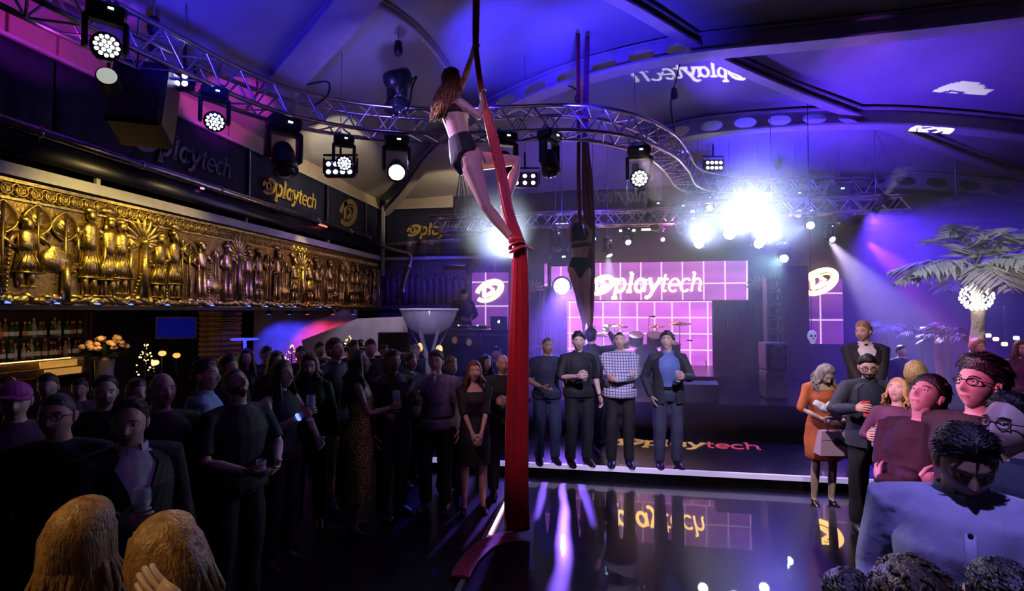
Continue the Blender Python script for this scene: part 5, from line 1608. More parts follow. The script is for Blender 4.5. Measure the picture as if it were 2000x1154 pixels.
def put_head(mb, hair, c, R, s, det, sex='m', style='short', thick=.016, beard=False, tuft=True):
    nu, nv = {0: (22, 16), 1: (36, 28), 2: (56, 44)}[det]
    Pg = head_grid(nu, nv, sex)
    T = lambda p: np.asarray(c) + (np.asarray(p) * s) @ np.asarray(R).T
    flat = Pg.reshape(-1, 3)
    fs, ms = [], []
    for j in range(nv):
        for i in range(nu):
            i2 = (i + 1) % nu
            fs.append((j * nu + i, j * nu + i2, (j + 1) * nu + i2, (j + 1) * nu + i))
            q = (Pg[j, i] + Pg[j + 1, i2]) / 2
            lip = q[1] > .06 and abs(q[0]) < .022 and -.0735 < q[2] < -.0545
            brd = beard and q[1] > .0 and (q[2] < -.072 or (abs(q[0]) > .03 and q[2] < -.045) or (-.052 < q[2] < -.044 and abs(q[0]) < .03))
            ms.append(1 if lip and det else (5 if brd else 0))
    k = mb.n
    mb.v.append(T(flat)); mb.n += len(flat)
    mb.f += [tuple(a + k for a in f) for f in fs]
    mb.m += ms
    mb.mi = 0
    Rm = np.asarray(R)
    for sx in (-1, 1):
        mb.ball(T((sx * .076, -.008, -.002)), (.010 * s, .020 * s, .032 * s), 10, 8, Rm)
        if det:
            mb.ball(T((sx * .083, -.014, .004)), (.006 * s, .014 * s, .022 * s), 8, 6, Rm)
            mb.mi = 2; mb.ball(T((sx * .031, .0695, .012)), .0125 * s, 10, 8, Rm)
            mb.mi = 3; mb.ball(T((sx * .031, .0785, .012)), .0058 * s, 8, 6, Rm)
            mb.mi = 0; mb.ball(T((sx * .031, .0695, .0195)), (.0150 * s, .0128 * s, .0095 * s), 8, 6, Rm)
            mb.ball(T((sx * .031, .0690, .0030)), (.0150 * s, .0125 * s, .0070 * s), 8, 6, Rm)
            mb.mi = 4
            mb.sweep([T((sx * .013, .0885, .031)), T((sx * .03, .086, .037)), T((sx * .048, .073, .032))], [(.004 * s, .003 * s)] * 3, 6)
            mb.mi = 0
    if style in HAIRLINE or style == 'buzz':
        hy, hz = HAIRLINE['short' if style == 'buzz' else style]
        th = .004 if style == 'buzz' else thick
        zt = np.interp(Pg[:, :, 1], hy, hz)
        wgt = sstep((Pg[:, :, 2] - zt + .006) / .045)
        nrmv = Pg / (np.linalg.norm(Pg, axis=2, keepdims=True) + 1e-9)
        rnd = np.random.RandomState(int(abs(c[0] * 97 + c[1] * 31)) % 9999).rand(nv + 1, nu) * (.5, .4, .2)[det] + (.75, .8, .9)[det]
        side = .45 + .55 * sstep((Pg[:, :, 2] + .01) / .09)
        if style == 'bob': side = 1
        off = (wgt * th * side * rnd + np.where(wgt > 0, .0008, -.006))[:, :, None]
        crown = 1 + .35 * sstep(Pg[:, :, 2:3] / .1)
        Q = Pg + nrmv * off * crown
        keep = []
        for j in range(nv):
            for i in range(nu):
                i2 = (i + 1) % nu
                if max(wgt[j, i], wgt[j, i2], wgt[j + 1, i], wgt[j + 1, i2]) > .02:
                    keep.append((j * nu + i, j * nu + i2, (j + 1) * nu + i2, (j + 1) * nu + i))
        hair.add(T(Q.reshape(-1, 3)), keep)
        if det and tuft and style in ('short', 'recede'):
            # combed tufts over the cap
            rs = np.random.RandomState(int(abs(c[0] * 53 + c[1] * 71 + nu)) % 9999)
            cand = np.argwhere(wgt > .35)
            area_ = np.cos(np.linspace(-PI / 2, PI / 2, nv + 1))[cand[:, 0]] + .02
            n_t = {1: 150, 2: 520}[det]
            pick = cand[rs.choice(len(cand), n_t, p=area_ / area_.sum())]
            for j, i in pick:
                n_ = nrmv[j, i]
                cb = V(.25 * np.sign(Pg[j, i, 0] + 1e-6) + .3 * rs.randn(), -.55 + .25 * rs.randn(), -.35 if Pg[j, i, 2] < .07 else -.05)
                cb = nrm(cb - n_ * np.dot(cb, n_))
                ln = (th * .9 + .008) * rs.uniform(.7, 1.3)
                p0 = Q[j, i] - n_ * .004
                p1 = p0 + nrm(n_ * .22 + cb) * ln * .6
                p2 = p1 + nrm(n_ * -.18 + cb) * ln * .6
                r_ = (.0075 if det == 1 else .0048) * s
                hair.sweep([T(p0), T(p1), T(p2)], [r_, r_ * .8, r_ * .15], 4, cap=False)
def strands(hair, c, R, s, n, L, spread=1.0, a0=55, r=.013, seed=1, wave=.012, down=(0, 0, -1), lift=.0, segs=5):
    """long locks from the crown down the sides and back"""
    rs = np.random.RandomState(seed)
    R = np.asarray(R)
    down = nrm(down)
    for k in range(n):
        az = math.radians(a0 + (360 - 2 * a0) * (k + rs.rand() * .6) / n)
        d = V(math.sin(az), math.cos(az), 0)
        q = [V(0, -.01, .124), V(d[0] * .055, d[1] * .065 - .01, .105), V(d[0] * .082, d[1] * .096 - .012, .04), V(d[0] * .088, d[1] * .096 - .014, -.04)]
        pts = [np.asarray(c) + R @ (p * s) for p in q]
        e = pts[-1]
        LL = L * (.8 + .35 * rs.rand())
        ou = R @ d
        for j in range(1, segs + 1):
            t = j / segs
            pts.append(e + down * LL * t + ou * (.03 * spread * math.sin(t * 2.2) + lift * t) * s + V(rs.randn(), rs.randn(), 0) * wave)
        rr = [r * .5, r, r * 1.1, r * 1.1] + [r * (1.1 - .75 * j / segs) for j in range(1, segs + 1)]
        hair.sweep(pts, [(a * s * 1.5, a * s * .8) for a in rr], 6, round_cap=False)
def put_hand(mb, w_, d, n, side, s=1.0, curl=.5, det=1, spread=.15, point=0):
    d = nrm(d); n = nrm(np.asarray(n, float) - d * np.dot(n, d))
    x = np.cross(d, n) * side            # towards the thumb
    m_ = 8 if det else 6
    w_ = np.asarray(w_, float)
    mb.sweep([w_ - d * .03 * s, w_ + d * .012 * s, w_ + d * .045 * s, w_ + d * .085 * s], [(.026 * s, .019 * s), (.030 * s, .018 * s), (.040 * s, .016 * s), (.041 * s, .012 * s)], m_ + 2, lat=x)
    for i, (o_, L, r) in enumerate(((.031, .070, .0090), (.011, .079, .0093), (-.010, .074, .0088), (-.030, .058, .0078))):
        p = w_ + d * .082 * s + x * o_ * s
        dd = nrm(d + x * o_ * spread * 12)
        pts, rr = [p - dd * .015 * s, p], [r * s, r * s]
        a = 0
        for k, f in enumerate((.45, .30, .25)):
            a += (curl * (.75 if i or not point else .15)) * (.75, 1.1, .7)[k]
            q = dd * math.cos(a) + n * math.sin(a)
            p = p + q * L * f * s
            pts.append(p); rr.append(r * (.97, .9, .78)[k] * s)
        mb.sweep(pts, rr, m_ - 1, round_cap=True)
    p = w_ + d * .022 * s + x * .028 * s
    t1 = nrm(d * .62 + x * .70 + n * .25)
    t2 = nrm(d * .85 + x * .2 + n * (.35 + .35 * curl))
    q1 = p + t1 * .038 * s
    q2 = q1 + t2 * .030 * s
    mb.sweep([p - t1 * .02 * s, p, q1, q2, q2 + nrm(t2 + n * .2) * .022 * s], [.013 * s, .0135 * s, .0112 * s, .0102 * s, .008 * s], m_ - 1, round_cap=True)

def ik(a, w_, l1, l2, hint):
    a, w_ = np.asarray(a, float), np.asarray(w_, float)
    D = w_ - a
    L = np.linalg.norm(D)
    if L > (l1 + l2) * .995:
        w_ = a + D / L * (l1 + l2) * .995
        D = w_ - a; L = np.linalg.norm(D)
    u = D / L
    q = (l1 * l1 - l2 * l2 + L * L) / (2 * L)
    h = math.sqrt(max(l1 * l1 - q * q, 0))
    v = np.asarray(hint, float)
    v = v - u * np.dot(u, v)
    return a + u * q + nrm(v) * h, w_
ARMS = {   # wrist for the right arm, elbow hint, palm normal
    'down': ((.27, .05, .90), (.3, -1, 0), (-1, .2, 0), .45), 'hold': ((.13, .30, 1.20), (.7, -.2, -1), (-.9, .3, .1), .85),
    'fold': ((-.10, .22, 1.19), (.8, .1, -1), (.3, -1, .1), .7, (-.75, -.6, .15)), 'foldb': ((-.07, .25, 1.14), (.8, .1, -1), (.3, -1, .1), .7, (-.8, -.55, .2)),
    'phone': ((.10, .34, 1.36), (.5, 0, -1), (-.6, .1, -.1), .7), 'pocket': ((.225, .035, .93), (.9, -1, 0), (-1, 0, 0), .3),
    'clasp': ((.05, .26, .95), (.8, -.3, -.4), (-.6, -.8, 0), .6), 'mouth': ((.06, .20, 1.44), (.8, .2, -1), (-.7, -.3, 0), .85),
    'high': ((.18, .30, 1.66), (.6, .1, -.6), (-.5, .4, 0), .6), 'waist': ((.12, .26, 1.08), (.8, -.2, -1), (-.8, 0, .4), .6)}
def joints(la='down', ra='down', sex='m', lean=0.0, stance=.11, wide=1.0, step=0.0):
    sw = (.185 if sex == 'm' else .160) * wide
    J = dict(pel=V(0, 0, .96), waist=V(0, .005, 1.10), chest=V(0, .012 + lean * .5, 1.29), neck=V(0, -.012 + lean, 1.475), head=V(0, .018 + lean * 1.4, 1.610))
    J['hr'], J['hl'] = V(.092, 0, .93), V(-.092, 0, .93)
    for s, k in ((1, 'r'), (-1, 'l')):
        J['s' + k] = V(s * sw, -.012 + lean * .9, 1.412)
        J['k' + k] = V(s * stance * .95, .025 + step * s * .5, .50)
        J['a' + k] = V(s * stance, -.025 + step * s, .085)
        a = la if s < 0 else ra
        a = ARMS[a] if isinstance(a, str) else a
        wv = V(a[0][0] * s, a[0][1] + lean * .5, a[0][2])
        J['e' + k], J['w' + k] = ik(J['s' + k], wv, .285, .255, V(a[1][0] * s, a[1][1], a[1][2]))
        J['n' + k] = V(a[2][0] * s, a[2][1], a[2][2])
        J['c' + k] = a[3]
        J['d' + k] = J['w' + k] - J['e' + k] if len(a) < 5 else V(a[4][0] * s, a[4][1], a[4][2])
    return J
def mix(a, b_, t): return a * (1 - t) + b_ * t
def torso(mb, J, sex, add=0.0, lo=0, hi=9, wide=1.0, belly=0.0, n=16, hem=None, drop=.09):
    LH, LS = nrm(J['hr'] - J['hl']), nrm(J['sr'] - J['sl'])
    if sex == 'm':
        R0 = [(.13, .095), (.166, .116), (.158, .110), (.150, .108), (.158, .114), (.170, .120), (.158, .104), (.108, .080), (.060, .058)]
    else:
        R0 = [(.13, .10), (.172, .122), (.152, .106), (.124, .092), (.136, .104), (.150, .122), (.136, .096), (.092, .070), (.050, .050)]
    up = nrm(J['waist'] - J['pel'])
    P = [J['pel'] - up * drop, J['pel'], mix(J['pel'], J['waist'], .5), J['waist'], mix(J['waist'], J['chest'], .5), J['chest'], mix(J['chest'], J['neck'], .5), mix(J['chest'], J['neck'], .8), J['neck']]
    lat = [nrm(mix(LH, LS, min(i / 6, 1))) for i in range(9)]
    rad = [((r[0] * wide) + add, r[1] * wide + add + belly * (1 if 2 <= i <= 4 else 0)) for i, r in enumerate(R0)]
    hi = min(hi, 9)
    mb.sweep(P[lo:hi], rad[lo:hi], n, lat=lat[lo:hi])
def arm(mb, J, k, add=0.0, to=1.0, fr=0.0, n=10, thin=1.0, cuff=0.0):
    S_, E, W = J['s' + k], J['e' + k], J['w' + k]
    inn = mix(S_, J['chest'] + (S_ - J['chest']) * .2, .35)
    if fr == 0: mb.sweep([J['neck'] + V(0, 0, -.035), mix(J['neck'], S_, .55) + V(0, 0, -.012), S_ + V(0, 0, -.004)], [(.046 * thin + add,) * 2, (.044 * thin + add,) * 2, (.046 * thin + add,) * 2], n)
    pts = [inn, S_, mix(S_, E, .5), E, mix(E, W, .35), W]
    rr = [.052, .056, .047, .041, .040, .027]
    rr = [r * thin + add for r in rr]
    rr[-1] += cuff
    if to < 1:     # stop along the upper arm / forearm
        if to <= .5:
            pts = pts[:2] + [mix(S_, E, to)] + [mix(S_, E, to * 2)]
            rr = rr[:3] + [rr[3] + .006]
        else:
            t = (to - .5) * 2
            pts = pts[:4] + [mix(E, W, t)]
            rr = rr[:4] + [mix(np.array(rr[4]), np.array(rr[5]), .4) + .004]
    mb.sweep(pts, [float(r) for r in rr], n, round_cap=to >= 1)
def leg(mb, J, k, add=0.0, n=10, thin=1.0, trouser=False):
    H_, K, A = J['h' + k], J['k' + k], J['a' + k]
    pts = [H_ + V(0, 0, .02), mix(H_, K, .45), K, mix(K, A, .35), A]
    rr = [.090, .078, .056, .055, .036]
    if trouser: rr = [.100, .090, .074, .070, .064]
    mb.sweep(pts, [r * thin + add for r in rr], n, round_cap=not trouser)
def foot(mb, J, k, add=0.0, s=1, out=.12, heel=0.0):
    A = J['a' + k]
    sd = 1 if k == 'r' else -1
    d = nrm(V(sd * out, 1, 0))
    if heel:
        mb.sweep([A + V(0, -.02, .01), A + V(0, -.01, -.03), A + d * .08 + V(0, 0, -.065), A + d * .15 + V(0, 0, -.078)], [(.034, .034), (.036, .03), (.038, .02), (.022, .012)], 8, lat=V(1, 0, 0), round_cap=True)
        mb.tube(A + V(0, -.035, -.02), A + V(0, -.045, -.085), .014, .008, 6)
    else:
        mb.sweep([A + V(0, -.045, -.035), A + V(0, -.02, -.03), A + d * .08 + V(0, 0, -.045), A + d * .15 + V(0, 0, -.055), A + d * .19 + V(0, 0, -.06)], [(.036 + add, .042 + add), (.042 + add, .046 + add), (.046 + add, .036 + add), (.044 + add, .026 + add), (.030 + add, .018)], 10, lat=V(1, 0, 0), round_cap=True)

RIGHT = CR @ Vector((1, 0, 0))
F2 = nrm(V(FWD.x, FWD.y, 0))
R2 = nrm(V(RIGHT.x, RIGHT.y, 0))
NP = [0]
def person(px, top, d, face, label, z0=0.0, sex='m', skin_='fair', hair='brown', style='short', la='down', ra='down', yaw=0, pitch=0, roll=0, lean=0.0,
           topc='black', sleeve='long', legc='black', kind='shirt', shoe='leather', det=1, wide=1.0, belly=0.0, beard=False, glasses=False, group=None,
           hlen=.30, under='white', collar=True, stance=.11, step=0.0, thick=.016, hem=.0, loc=None, H=None, tie=False, nstr=None, legs=True, spread=1.0):
    g = at(px, 608, d)
    zt = at(px, top, d).z
    H_ = H or (zt - z0)
    s = H_ / 1.744
    h = -math.cos(math.radians(face)) * F2 + math.sin(math.radians(face)) * R2
    rz = math.atan2(-h[0], h[1])
    vox = {0: .024, 1: .017, 2: .012}[det] * s
    J = joints(la, ra, sex, lean, stance, wide, step)
    J = {k: (v * s if not k.startswith(('c', 'n', 'd')) or k in ('chest', 'neck') else v) for k, v in J.items()}
    J['chest'] = J['chest']
    q = lambda *a: np.array(a) * s
    NP[0] += 1
    # one skin: torso, limbs and neck, then head and hands
    core = MB()
    S1 = MBs(core, s)
    torso(S1, J_(J, s), sex, wide=wide, belly=belly)
    hd = J['head'] / s
    S1.sweep([J['neck'] / s + V(0, .0, -.03), mix(J['neck'] / s, hd, .45), hd + V(0, -.012, -.03)], [.060, .054, .056] if sex == 'm' else [.052, .045, .048], 12)
    for k in 'lr':
        arm(S1, J_(J, s), k, thin=1.0 if sex == 'm' else .82)
        if legs:
            leg(S1, J_(J, s), k, thin=1.0 if sex == 'm' else .92)
            foot(S1, J_(J, s), k, heel=1 if sex == 'f' else 0)
    vs, fs = remesh(core, vox, 2)
    body = MB().add(vs, fs)
    hairmb = MB()
    Rh = np.array(Matrix.Rotation(math.radians(yaw), 3, 'Z') @ Matrix.Rotation(math.radians(pitch), 3, 'X') @ Matrix.Rotation(math.radians(roll), 3, 'Y'))
    pv = J['head'] + V(0, -.03, -.09) * s
    hc = pv + Rh @ (V(0, .03, .09) * s)
    put_head(body, hairmb, hc, Rh, s, det, sex, style if style in ('short', 'recede', 'bob', 'buzz') else ('none' if style == 'bald' else 'bob'), thick, beard)
    for k, sd in (('r', 1), ('l', -1)):
        put_hand(body, J['w' + k] + nrm(J['d' + k]) * .01 * s, J['d' + k], J['n' + k], sd, s, J['c' + k], det)
    name = 'person'
    pm = [SK[skin_], M_lip, M_eye, M_iris, HM[hair], HM['stubble' if beard is True else hair]]
    root = body.build(name, pm, smooth=True, label=label, cat='person', group=group)
    root.location = (g.x, g.y, z0) if loc is None else loc
    root.rotation_euler = (0, 0, rz)
    if style in ('long', 'pony'):
        strands(hairmb, hc, Rh, s, nstr or (26, 60, 110)[det], hlen, spread, seed=NP[0], r=(.02, .012, .0085)[det])
    if hairmb.n: hairmb.build('hair', HM[hair], root, smooth=True)
    # clothes
    def garment(name, fn, m, v=vox):
        b = MB()
        fn(MBs(b, s))
        vs, fs = remesh(b, v, 1)
        fq = V(7, 7, 4.5) / s
        ce = vs.mean(0)
        q_ = vs * fq + NP[0] * 3.1
        X_, Y_, Z_ = q_.T
        a_ = .007 * np.sin(1.3 * X_ + 2.1 * np.sin(.9 * Z_ + .7 * Y_) + Z_ * 1.9) + .005 * np.sin(2.7 * Y_ + 1.7 * np.sin(1.6 * X_) - 2.6 * Z_) + .003 * np.sin(5.1 * Z_ + 3.3 * X_ + 2 * np.sin(2 * Y_)) + .006
        dd_ = (vs - ce) * V(1, 1, 0)
        vs = vs + dd_ / (np.linalg.norm(dd_, axis=1, keepdims=True) + .03) * a_[:, None] * s
        return MB().add(vs, fs).build(name, CM[m], root, smooth=True)
    Jn = J_(J, s)
    n_arm = {'long': 1.0, 'short': .42, 'elbow': .56, 'none': 0}[sleeve]
    def upper(mb, add=.014, to=n_arm, lo=1, hi=9):
        torso(mb, Jn, sex, add, lo, hi, wide, belly)
        if to:
            for k in 'lr': arm(mb, Jn, k, add * .85, to, thin=1.0 if sex == 'm' else .85)
    if kind == 'dress':
        def f(mb):
            torso(mb, Jn, sex, .012, 1, 7, wide, belly)
            if sleeve != 'none':
                for k in 'lr': arm(mb, Jn, k, .014, n_arm, thin=.85)
            mb.sweep([Jn['waist'], Jn['pel'], V(0, .01, .80), V(0, .01, .56 + hem)], [(.135, .105), (.185, .135), (.20, .155), (.205, .165)], 18, lat=V(1, 0, 0))
        garment('dress', f, topc)
    elif kind in ('blazer', 'suit', 'coat'):
        garment('shirt', lambda mb: torso(mb, Jn, sex, .010, 1, 9, wide, belly), under)
        def shell(mb):
            # open-fronted shell with thickness
            a0 = math.radians(62 if kind != 'suit' else 74)
            zz = [.84, .96, 1.10, 1.29, 1.40, 1.455]
            rx = [.212, .208, .190, .200, .188, .13]
            ry = [.166, .162, .150, .152, .128, .09]
            for sd in (-1, 1):
                A_, B2 = [], []
                for z_, a_, b_ in zip(zz, rx, ry):
                    cy_ = np.interp(z_, [.96, 1.29, 1.475], [0, .012 + lean * .5, -.012 + lean])
                    n = 14
                    ang0 = a0 + (.10 if z_ < 1.0 else 0) - (0.30 if 1.2 < z_ < 1.42 else 0)
                    if kind == 'suit': ang0 = {.84: 1.50, .96: 1.54, 1.10: 1.54, 1.29: 1.30, 1.40: 1.02, 1.455: 1.05}[z_]
                    th = np.linspace(ang0, -PI / 2 - .1, n) if sd > 0 else np.linspace(PI - ang0, 3 * PI / 2 + .1, n)
                    out = np.stack([np.cos(th) * a_ * wide, np.sin(th) * (b_ * wide + belly) + cy_, np.full(n, z_)], 1)
                    inn = np.stack([np.cos(th) * (a_ * wide - .014), np.sin(th) * (b_ * wide + belly - .014) + cy_, np.full(n, z_)], 1)
                    A_.append(np.concatenate([out, inn[::-1]]))
                mb.rings(A_, True)
        b = MB(); shell(MBs(b, s))
        jk = b.build('jacket', CM[topc], root, smooth=False)
        def sl(mb):
            for k in 'lr': arm(mb, Jn, k, .020, 1.0)
        b = MB(); sl(MBs(b, s)); vs, fs = remesh(b, vox, 1)
        MB().add(vs, fs).build('sleeves', CM[topc], jk, smooth=True)
        for sd in (-1, 1):
            MBs(MB(), s)
            b = MB()
            MBs(b, s).prism([(.035, 1.45), (.085, 1.42), (.125, 1.34), (.095, 1.30), (.055, 1.16), (.030, 1.12), (.045, 1.25)], (0, .148 * wide + belly + lean * .5 - .01, 0), (sd, -.22, 0), (0, -.06, 1), (0, .012, 0))
            vv = b.verts()
            b.build('lapel', CM[topc], jk)
    elif kind == 'sweater' or kind == 'shirt' or kind == 'tee':
        def f(mb):
            upper(mb)
            mb.sweep([Jn['pel'] + V(0, 0, .04), Jn['pel'] + V(0, 0, -.06)], [(.202 * wide, .154 * wide + belly * .6), (.208 * wide, .158 * wide + belly * .5)], 16, lat=V(1, 0, 0))
        garment({'tee': 't_shirt'}.get(kind, kind), f, topc)
    elif kind == 'gown':
        def f(mb):
            torso(mb, Jn, sex, .010, 1, 6, wide, belly)
            mb.sweep([Jn['waist'], Jn['pel'], V(0, .0, .60), V(0, .0, .30)], [(.13, .10), (.185, .135), (.175, .14), (.16, .13)], 18, lat=V(1, 0, 0))
        garment('dress', f, topc)
    if collar and kind in ('shirt', 'blazer', 'suit', 'coat') and det:
        cm = CM[topc if kind == 'shirt' else under]
        nk = Jn['neck']
        b = MB(); m2 = MBs(b, s)
        th = np.linspace(math.radians(112), math.radians(428), 18)
        rs_ = []
        for zo, ro in ((-.025, .018), (.024, .008), (.026, .002), (-.02, .008)):
            rs_.append(np.stack([nk[0] + np.cos(th) * (.068 + ro), nk[1] + .006 + np.sin(th) * (.064 + ro) , np.full(18, nk[2] + zo)], 1))
        m2.rings(rs_ + rs_[:1], False, closed=False)
        for sd in (-1, 1):
            m2.prism([(.012, .03), (.055, .042), (.062, -.01), (.02, -.055)], nk + V(0, .066, -.024), (sd, -.25, 0), (0, -.15, 1), (0, .012, 0))
        b.build('collar', cm, root)
    if tie:
        b = MB(); m2 = MBs(b, s)
        m2.prism([(-.016, 0), (.016, 0), (.028, -.30), (0, -.34), (-.028, -.30)], Jn['neck'] + V(0, .092, -.03), (1, 0, 0), (0, -.26, 1), (0, .012, 0))
        m2.bbox(Jn['neck'] + V(0, .088, -.012), (.036, .025, .035), .008)
        b.build('necktie', CM['black'], root)
    if kind == 'shirt' and det == 2:
        b = MB(); m2 = MBs(b, s); pk = []
        for z_ in (1.38, 1.30, 1.21, 1.12, 1.04):
            yy = np.interp(z_, [.96, 1.10, 1.2, 1.29, 1.38, 1.44], [.13, .122, .128, .146, .122, .092]) * wide + belly + np.interp(z_, [1.1, 1.475], [0, lean])
            m2.ball((0, yy + .024, z_), (.008, .005, .008), 8, 5)
            pk.append(V(0, yy + .016, z_))
        b.build('button_row', CM['black'], root, smooth=True, kind='stuff')
        b = MB()
        MBs(b, s).sweep(pk, [(.017, .006)] * len(pk), 8, lat=V(1, 0, 0))
        b.build('placket', CM[topc], root, smooth=True)
    if legs and kind not in ('dress', 'gown'):
        def f(mb):
            mb.sweep([Jn['pel'] + V(0, 0, .08), Jn['pel'], Jn['pel'] - V(0, 0, .10)], [(.184 * wide, .137 * wide), (.190 * wide, .140 * wide), (.155 * wide, .12 * wide)], 14, lat=V(1, 0, 0))
            for k in 'lr': leg(mb, Jn, k, .006, trouser=True)
        garment('trousers', f, legc)
    if legs and kind == 'blazer' and det:
        b = MB(); m2 = MBs(b, s)
        a = np.linspace(math.radians(48), math.radians(132), 24)
        m2.rings([np.stack([np.cos(a) * (.196 * wide + o_), np.sin(a) * (.146 * wide + o_), np.full(24, z_)], 1) for o_, z_ in ((0, 1.02), (.006, 1.02), (.006, 1.055), (0, 1.055), (0, 1.02))], cap=False, closed=False)
        m2.bbox((0, .153 * wide, 1.037), (.045, .012, .036), .004)
        b.build('belt', CM['leather'], root)
    if legs:
        for k in 'lr':
            b = MB(); foot(MBs(b, s), Jn, k, .008, heel=1 if sex == 'f' else 0)
            b.build('shoe', CM[shoe], root, smooth=True)
    if glasses:
        b = MB()
        T = lambda p: hc + (np.asarray(p) * s) @ Rh.T
        for sd in (-1, 1):
            ring = [T((sd * (.032 + .023 * math.cos(a)), .094 - .012 * (math.cos(a) > .3) * .8, .010 + .017 * math.sin(a))) for a in np.linspace(0, 2 * PI, 13)]
            b.sweep(ring, [.0026 * s] * 13, 6)
            b.sweep([T((sd * .055, .086, .016)), T((sd * .077, .06, .014)), T((sd * .080, -.01, .010))], [.0024 * s] * 3, 6)
        b.sweep([T((-.010, .096, .014)), T((0, .099, .017)), T((.010, .096, .014))], [.0024 * s] * 3, 6)
        b.build('glasses', M_case, root, smooth=True)
    M4 = Matrix.Translation(root.location) @ Matrix.Rotation(rz, 4, 'Z')
    return root, J, M4, s, hc, Rh
class MBs:
    """scales unit-height shapes (metres of a 1.75 m figure) into a mesh builder"""
    def __init__(s_, mb, s): s_.b, s_.s = mb, s
    def __getattr__(s_, nm):
        fn = getattr(s_.b, nm)
        k = s_.s
        def call(*a, **kw):
            n0 = len(s_.b.v)
            r = fn(*a, **kw)
            for i in range(n0, len(s_.b.v)): s_.b.v[i] = s_.b.v[i] * k
            return r
        return call
def J_(J, s): return {k: (v / s if not k.startswith(('c', 'n', 'd')) or k in ('chest', 'neck') else v) for k, v in J.items()}
def wpt(M4, p): return np.array(M4 @ Vector(p))

# ------------------------------------------------------------------ the guests
PP = {}
def hand_pt(P_, k, off=.085, out=.04):
    root, J, M4, s, hc, Rh = PP[P_]
    d = nrm(J['d' + k]); n = nrm(J['n' + k] - d * np.dot(J['n' + k], d))
    return wpt(M4, J['w' + k] + d * off * s + n * out * s), nrm(np.array(M4.to_3x3() @ Vector(d)))
# four men in a row on the platform edge, one behind them
PP['m1'] = person(1068, 657, 6.98, 8, 'man in a navy t-shirt, leftmost of the four on the platform edge', .15, hair='stubble', style='buzz', ra='waist', la='down', topc='navy', sleeve='short', kind='tee', legc='denim', yaw=8, skin_='tan')
PP['m2'] = person(1130, 648, 6.9, 12, 'man in a dark open-necked shirt holding a glass, next to the checked shirt', .15, hair='black', la='down', ra='hold', topc='black', sleeve='elbow', legc='black', yaw=-16, pitch=4, thick=.02)
PP['m3'] = person(1210, 647, 6.85, -6, 'man in a checked white shirt with folded arms on the platform', .15, hair='brown', style='buzz', la='foldb', ra='fold', topc='check', legc='black', yaw=-8, pitch=10, wide=1.06, belly=.02)
PP['m4'] = person(1303, 648, 6.8, -4, 'man in a dark blazer and blue shirt with one hand in his pocket', .15, hair='brown', ra='pocket', la='hold', topc='charcoal', under='blue', kind='blazer', legc='greyblue', yaw=-24, pitch=18, thick=.022)
PP['m5'] = person(1155, 640, 8.0, 150, 'man under the second aerialist holding up a glowing phone', .15, hair='black', ra='high', la='high', topc='charcoal', legc='black', pitch=14)
# disc jockey
PP['dj'] = person(905, 597, 10.9, 20, 'disc jockey in black behind the booth bending over his decks', 1.0, hair='black', ra='waist', la='waist', topc='black', legc='black', pitch=-25, det=0, legs=False, H=1.7)
# right side of the dance floor
PP['r1'] = person(1602, 702, 5.9, -6, 'woman in a rust orange dress with bent head holding a handbag', 0, sex='f', hair='grey', style='pony', hlen=.16, ra='waist', la='waist', topc='rust', sleeve='elbow', kind='dress', shoe='leather', pitch=-38, yaw=10, skin_='pale', stance=.10, spread=1.4)
PP['r2'] = person(1693, 690, 5.2, -14, 'bearded man in glasses and a grey blazer holding up a red phone', 0, hair='black', beard=True, glasses=True, ra=((.22, .27, 1.24), (.8, -.1, -1), (-.6, .1, -.1), .7), la='pocket', topc='greyblue', under='navy', kind='blazer', legc='black', yaw=-14, pitch=-10)
PP['r3'] = person(1688, 627, 6.75, -25, 'fair-haired man in a black suit and tie standing guard', .15, hair='blond', topc='black', under='white', kind='suit', legc='black', tie=True, yaw=-35, la='clasp', ra='clasp', skin_='pale')
PP['r4'] = person(1748, 738, 4.6, -58, 'blond woman looking up with a drink in her raised hand', 0, sex='f', hair='blond', style='long', hlen=.12, ra='hold', la=((.10, .34, 1.28), (.7, -.2, -1), (-.9, .1, .1), .85), topc='plum', pitch=26, skin_='pale', collar=False, kind='sweater')
PP['r4b'] = person(1788, 707, 5.3, 160, 'blond person with the back turned behind the looking-up woman', 0, sex='f', hair='blond', style='bob', thick=.03, topc='maroon', kind='sweater', pitch=-10, legc='black')
PP['r5'] = person(1798, 733, 3.15, -72, 'dark-haired man in a maroon jacket looking up with folded arms', 0, hair='black', la='foldb', ra='fold', topc='maroon', kind='sweater', legc='black', pitch=32, yaw=0, det=2, skin_='pale', wide=1.12, belly=.03, thick=.022)
PP['r6'] = person(1908, 700, 2.72, -78, 'round-faced man in thin glasses gazing left at the right edge', 0, hair='black', topc='maroon', kind='sweater', legc='black', pitch=12, glasses=True, det=2, wide=1.12, thick=.03, skin_='pale')
PP['r7'] = person(1968, 768, 2.2, -75, 'man in dark glasses and a grey-blue shirt at the right edge', 0, hair='black', style='recede', topc='greyblue', legc='black', pitch=6, glasses=True, det=2, skin_='pale')
PP['r8'] = person(1868, 808, 1.9, -34, 'man in a lavender blue shirt looking down at the front right', 0, hair='black', topc='lav', legc='black', pitch=-26, yaw=6, det=2, wide=1.15, skin_='tan', thick=.02)
PP['r9'] = person(1795, 1098, 1.05, 170, 'dark-haired guest at the bottom edge below the lavender shirt', 0, hair='brown', topc='black', kind='sweater', pitch=-12, det=1, thick=.014, legc='black', wide=.88)
PP['r10'] = person(1650, 1112, 1.45, 165, 'black-haired guest at the bottom edge beside the dance floor', 0, hair='black', topc='black', kind='sweater', det=1, thick=.014, wide=.88)
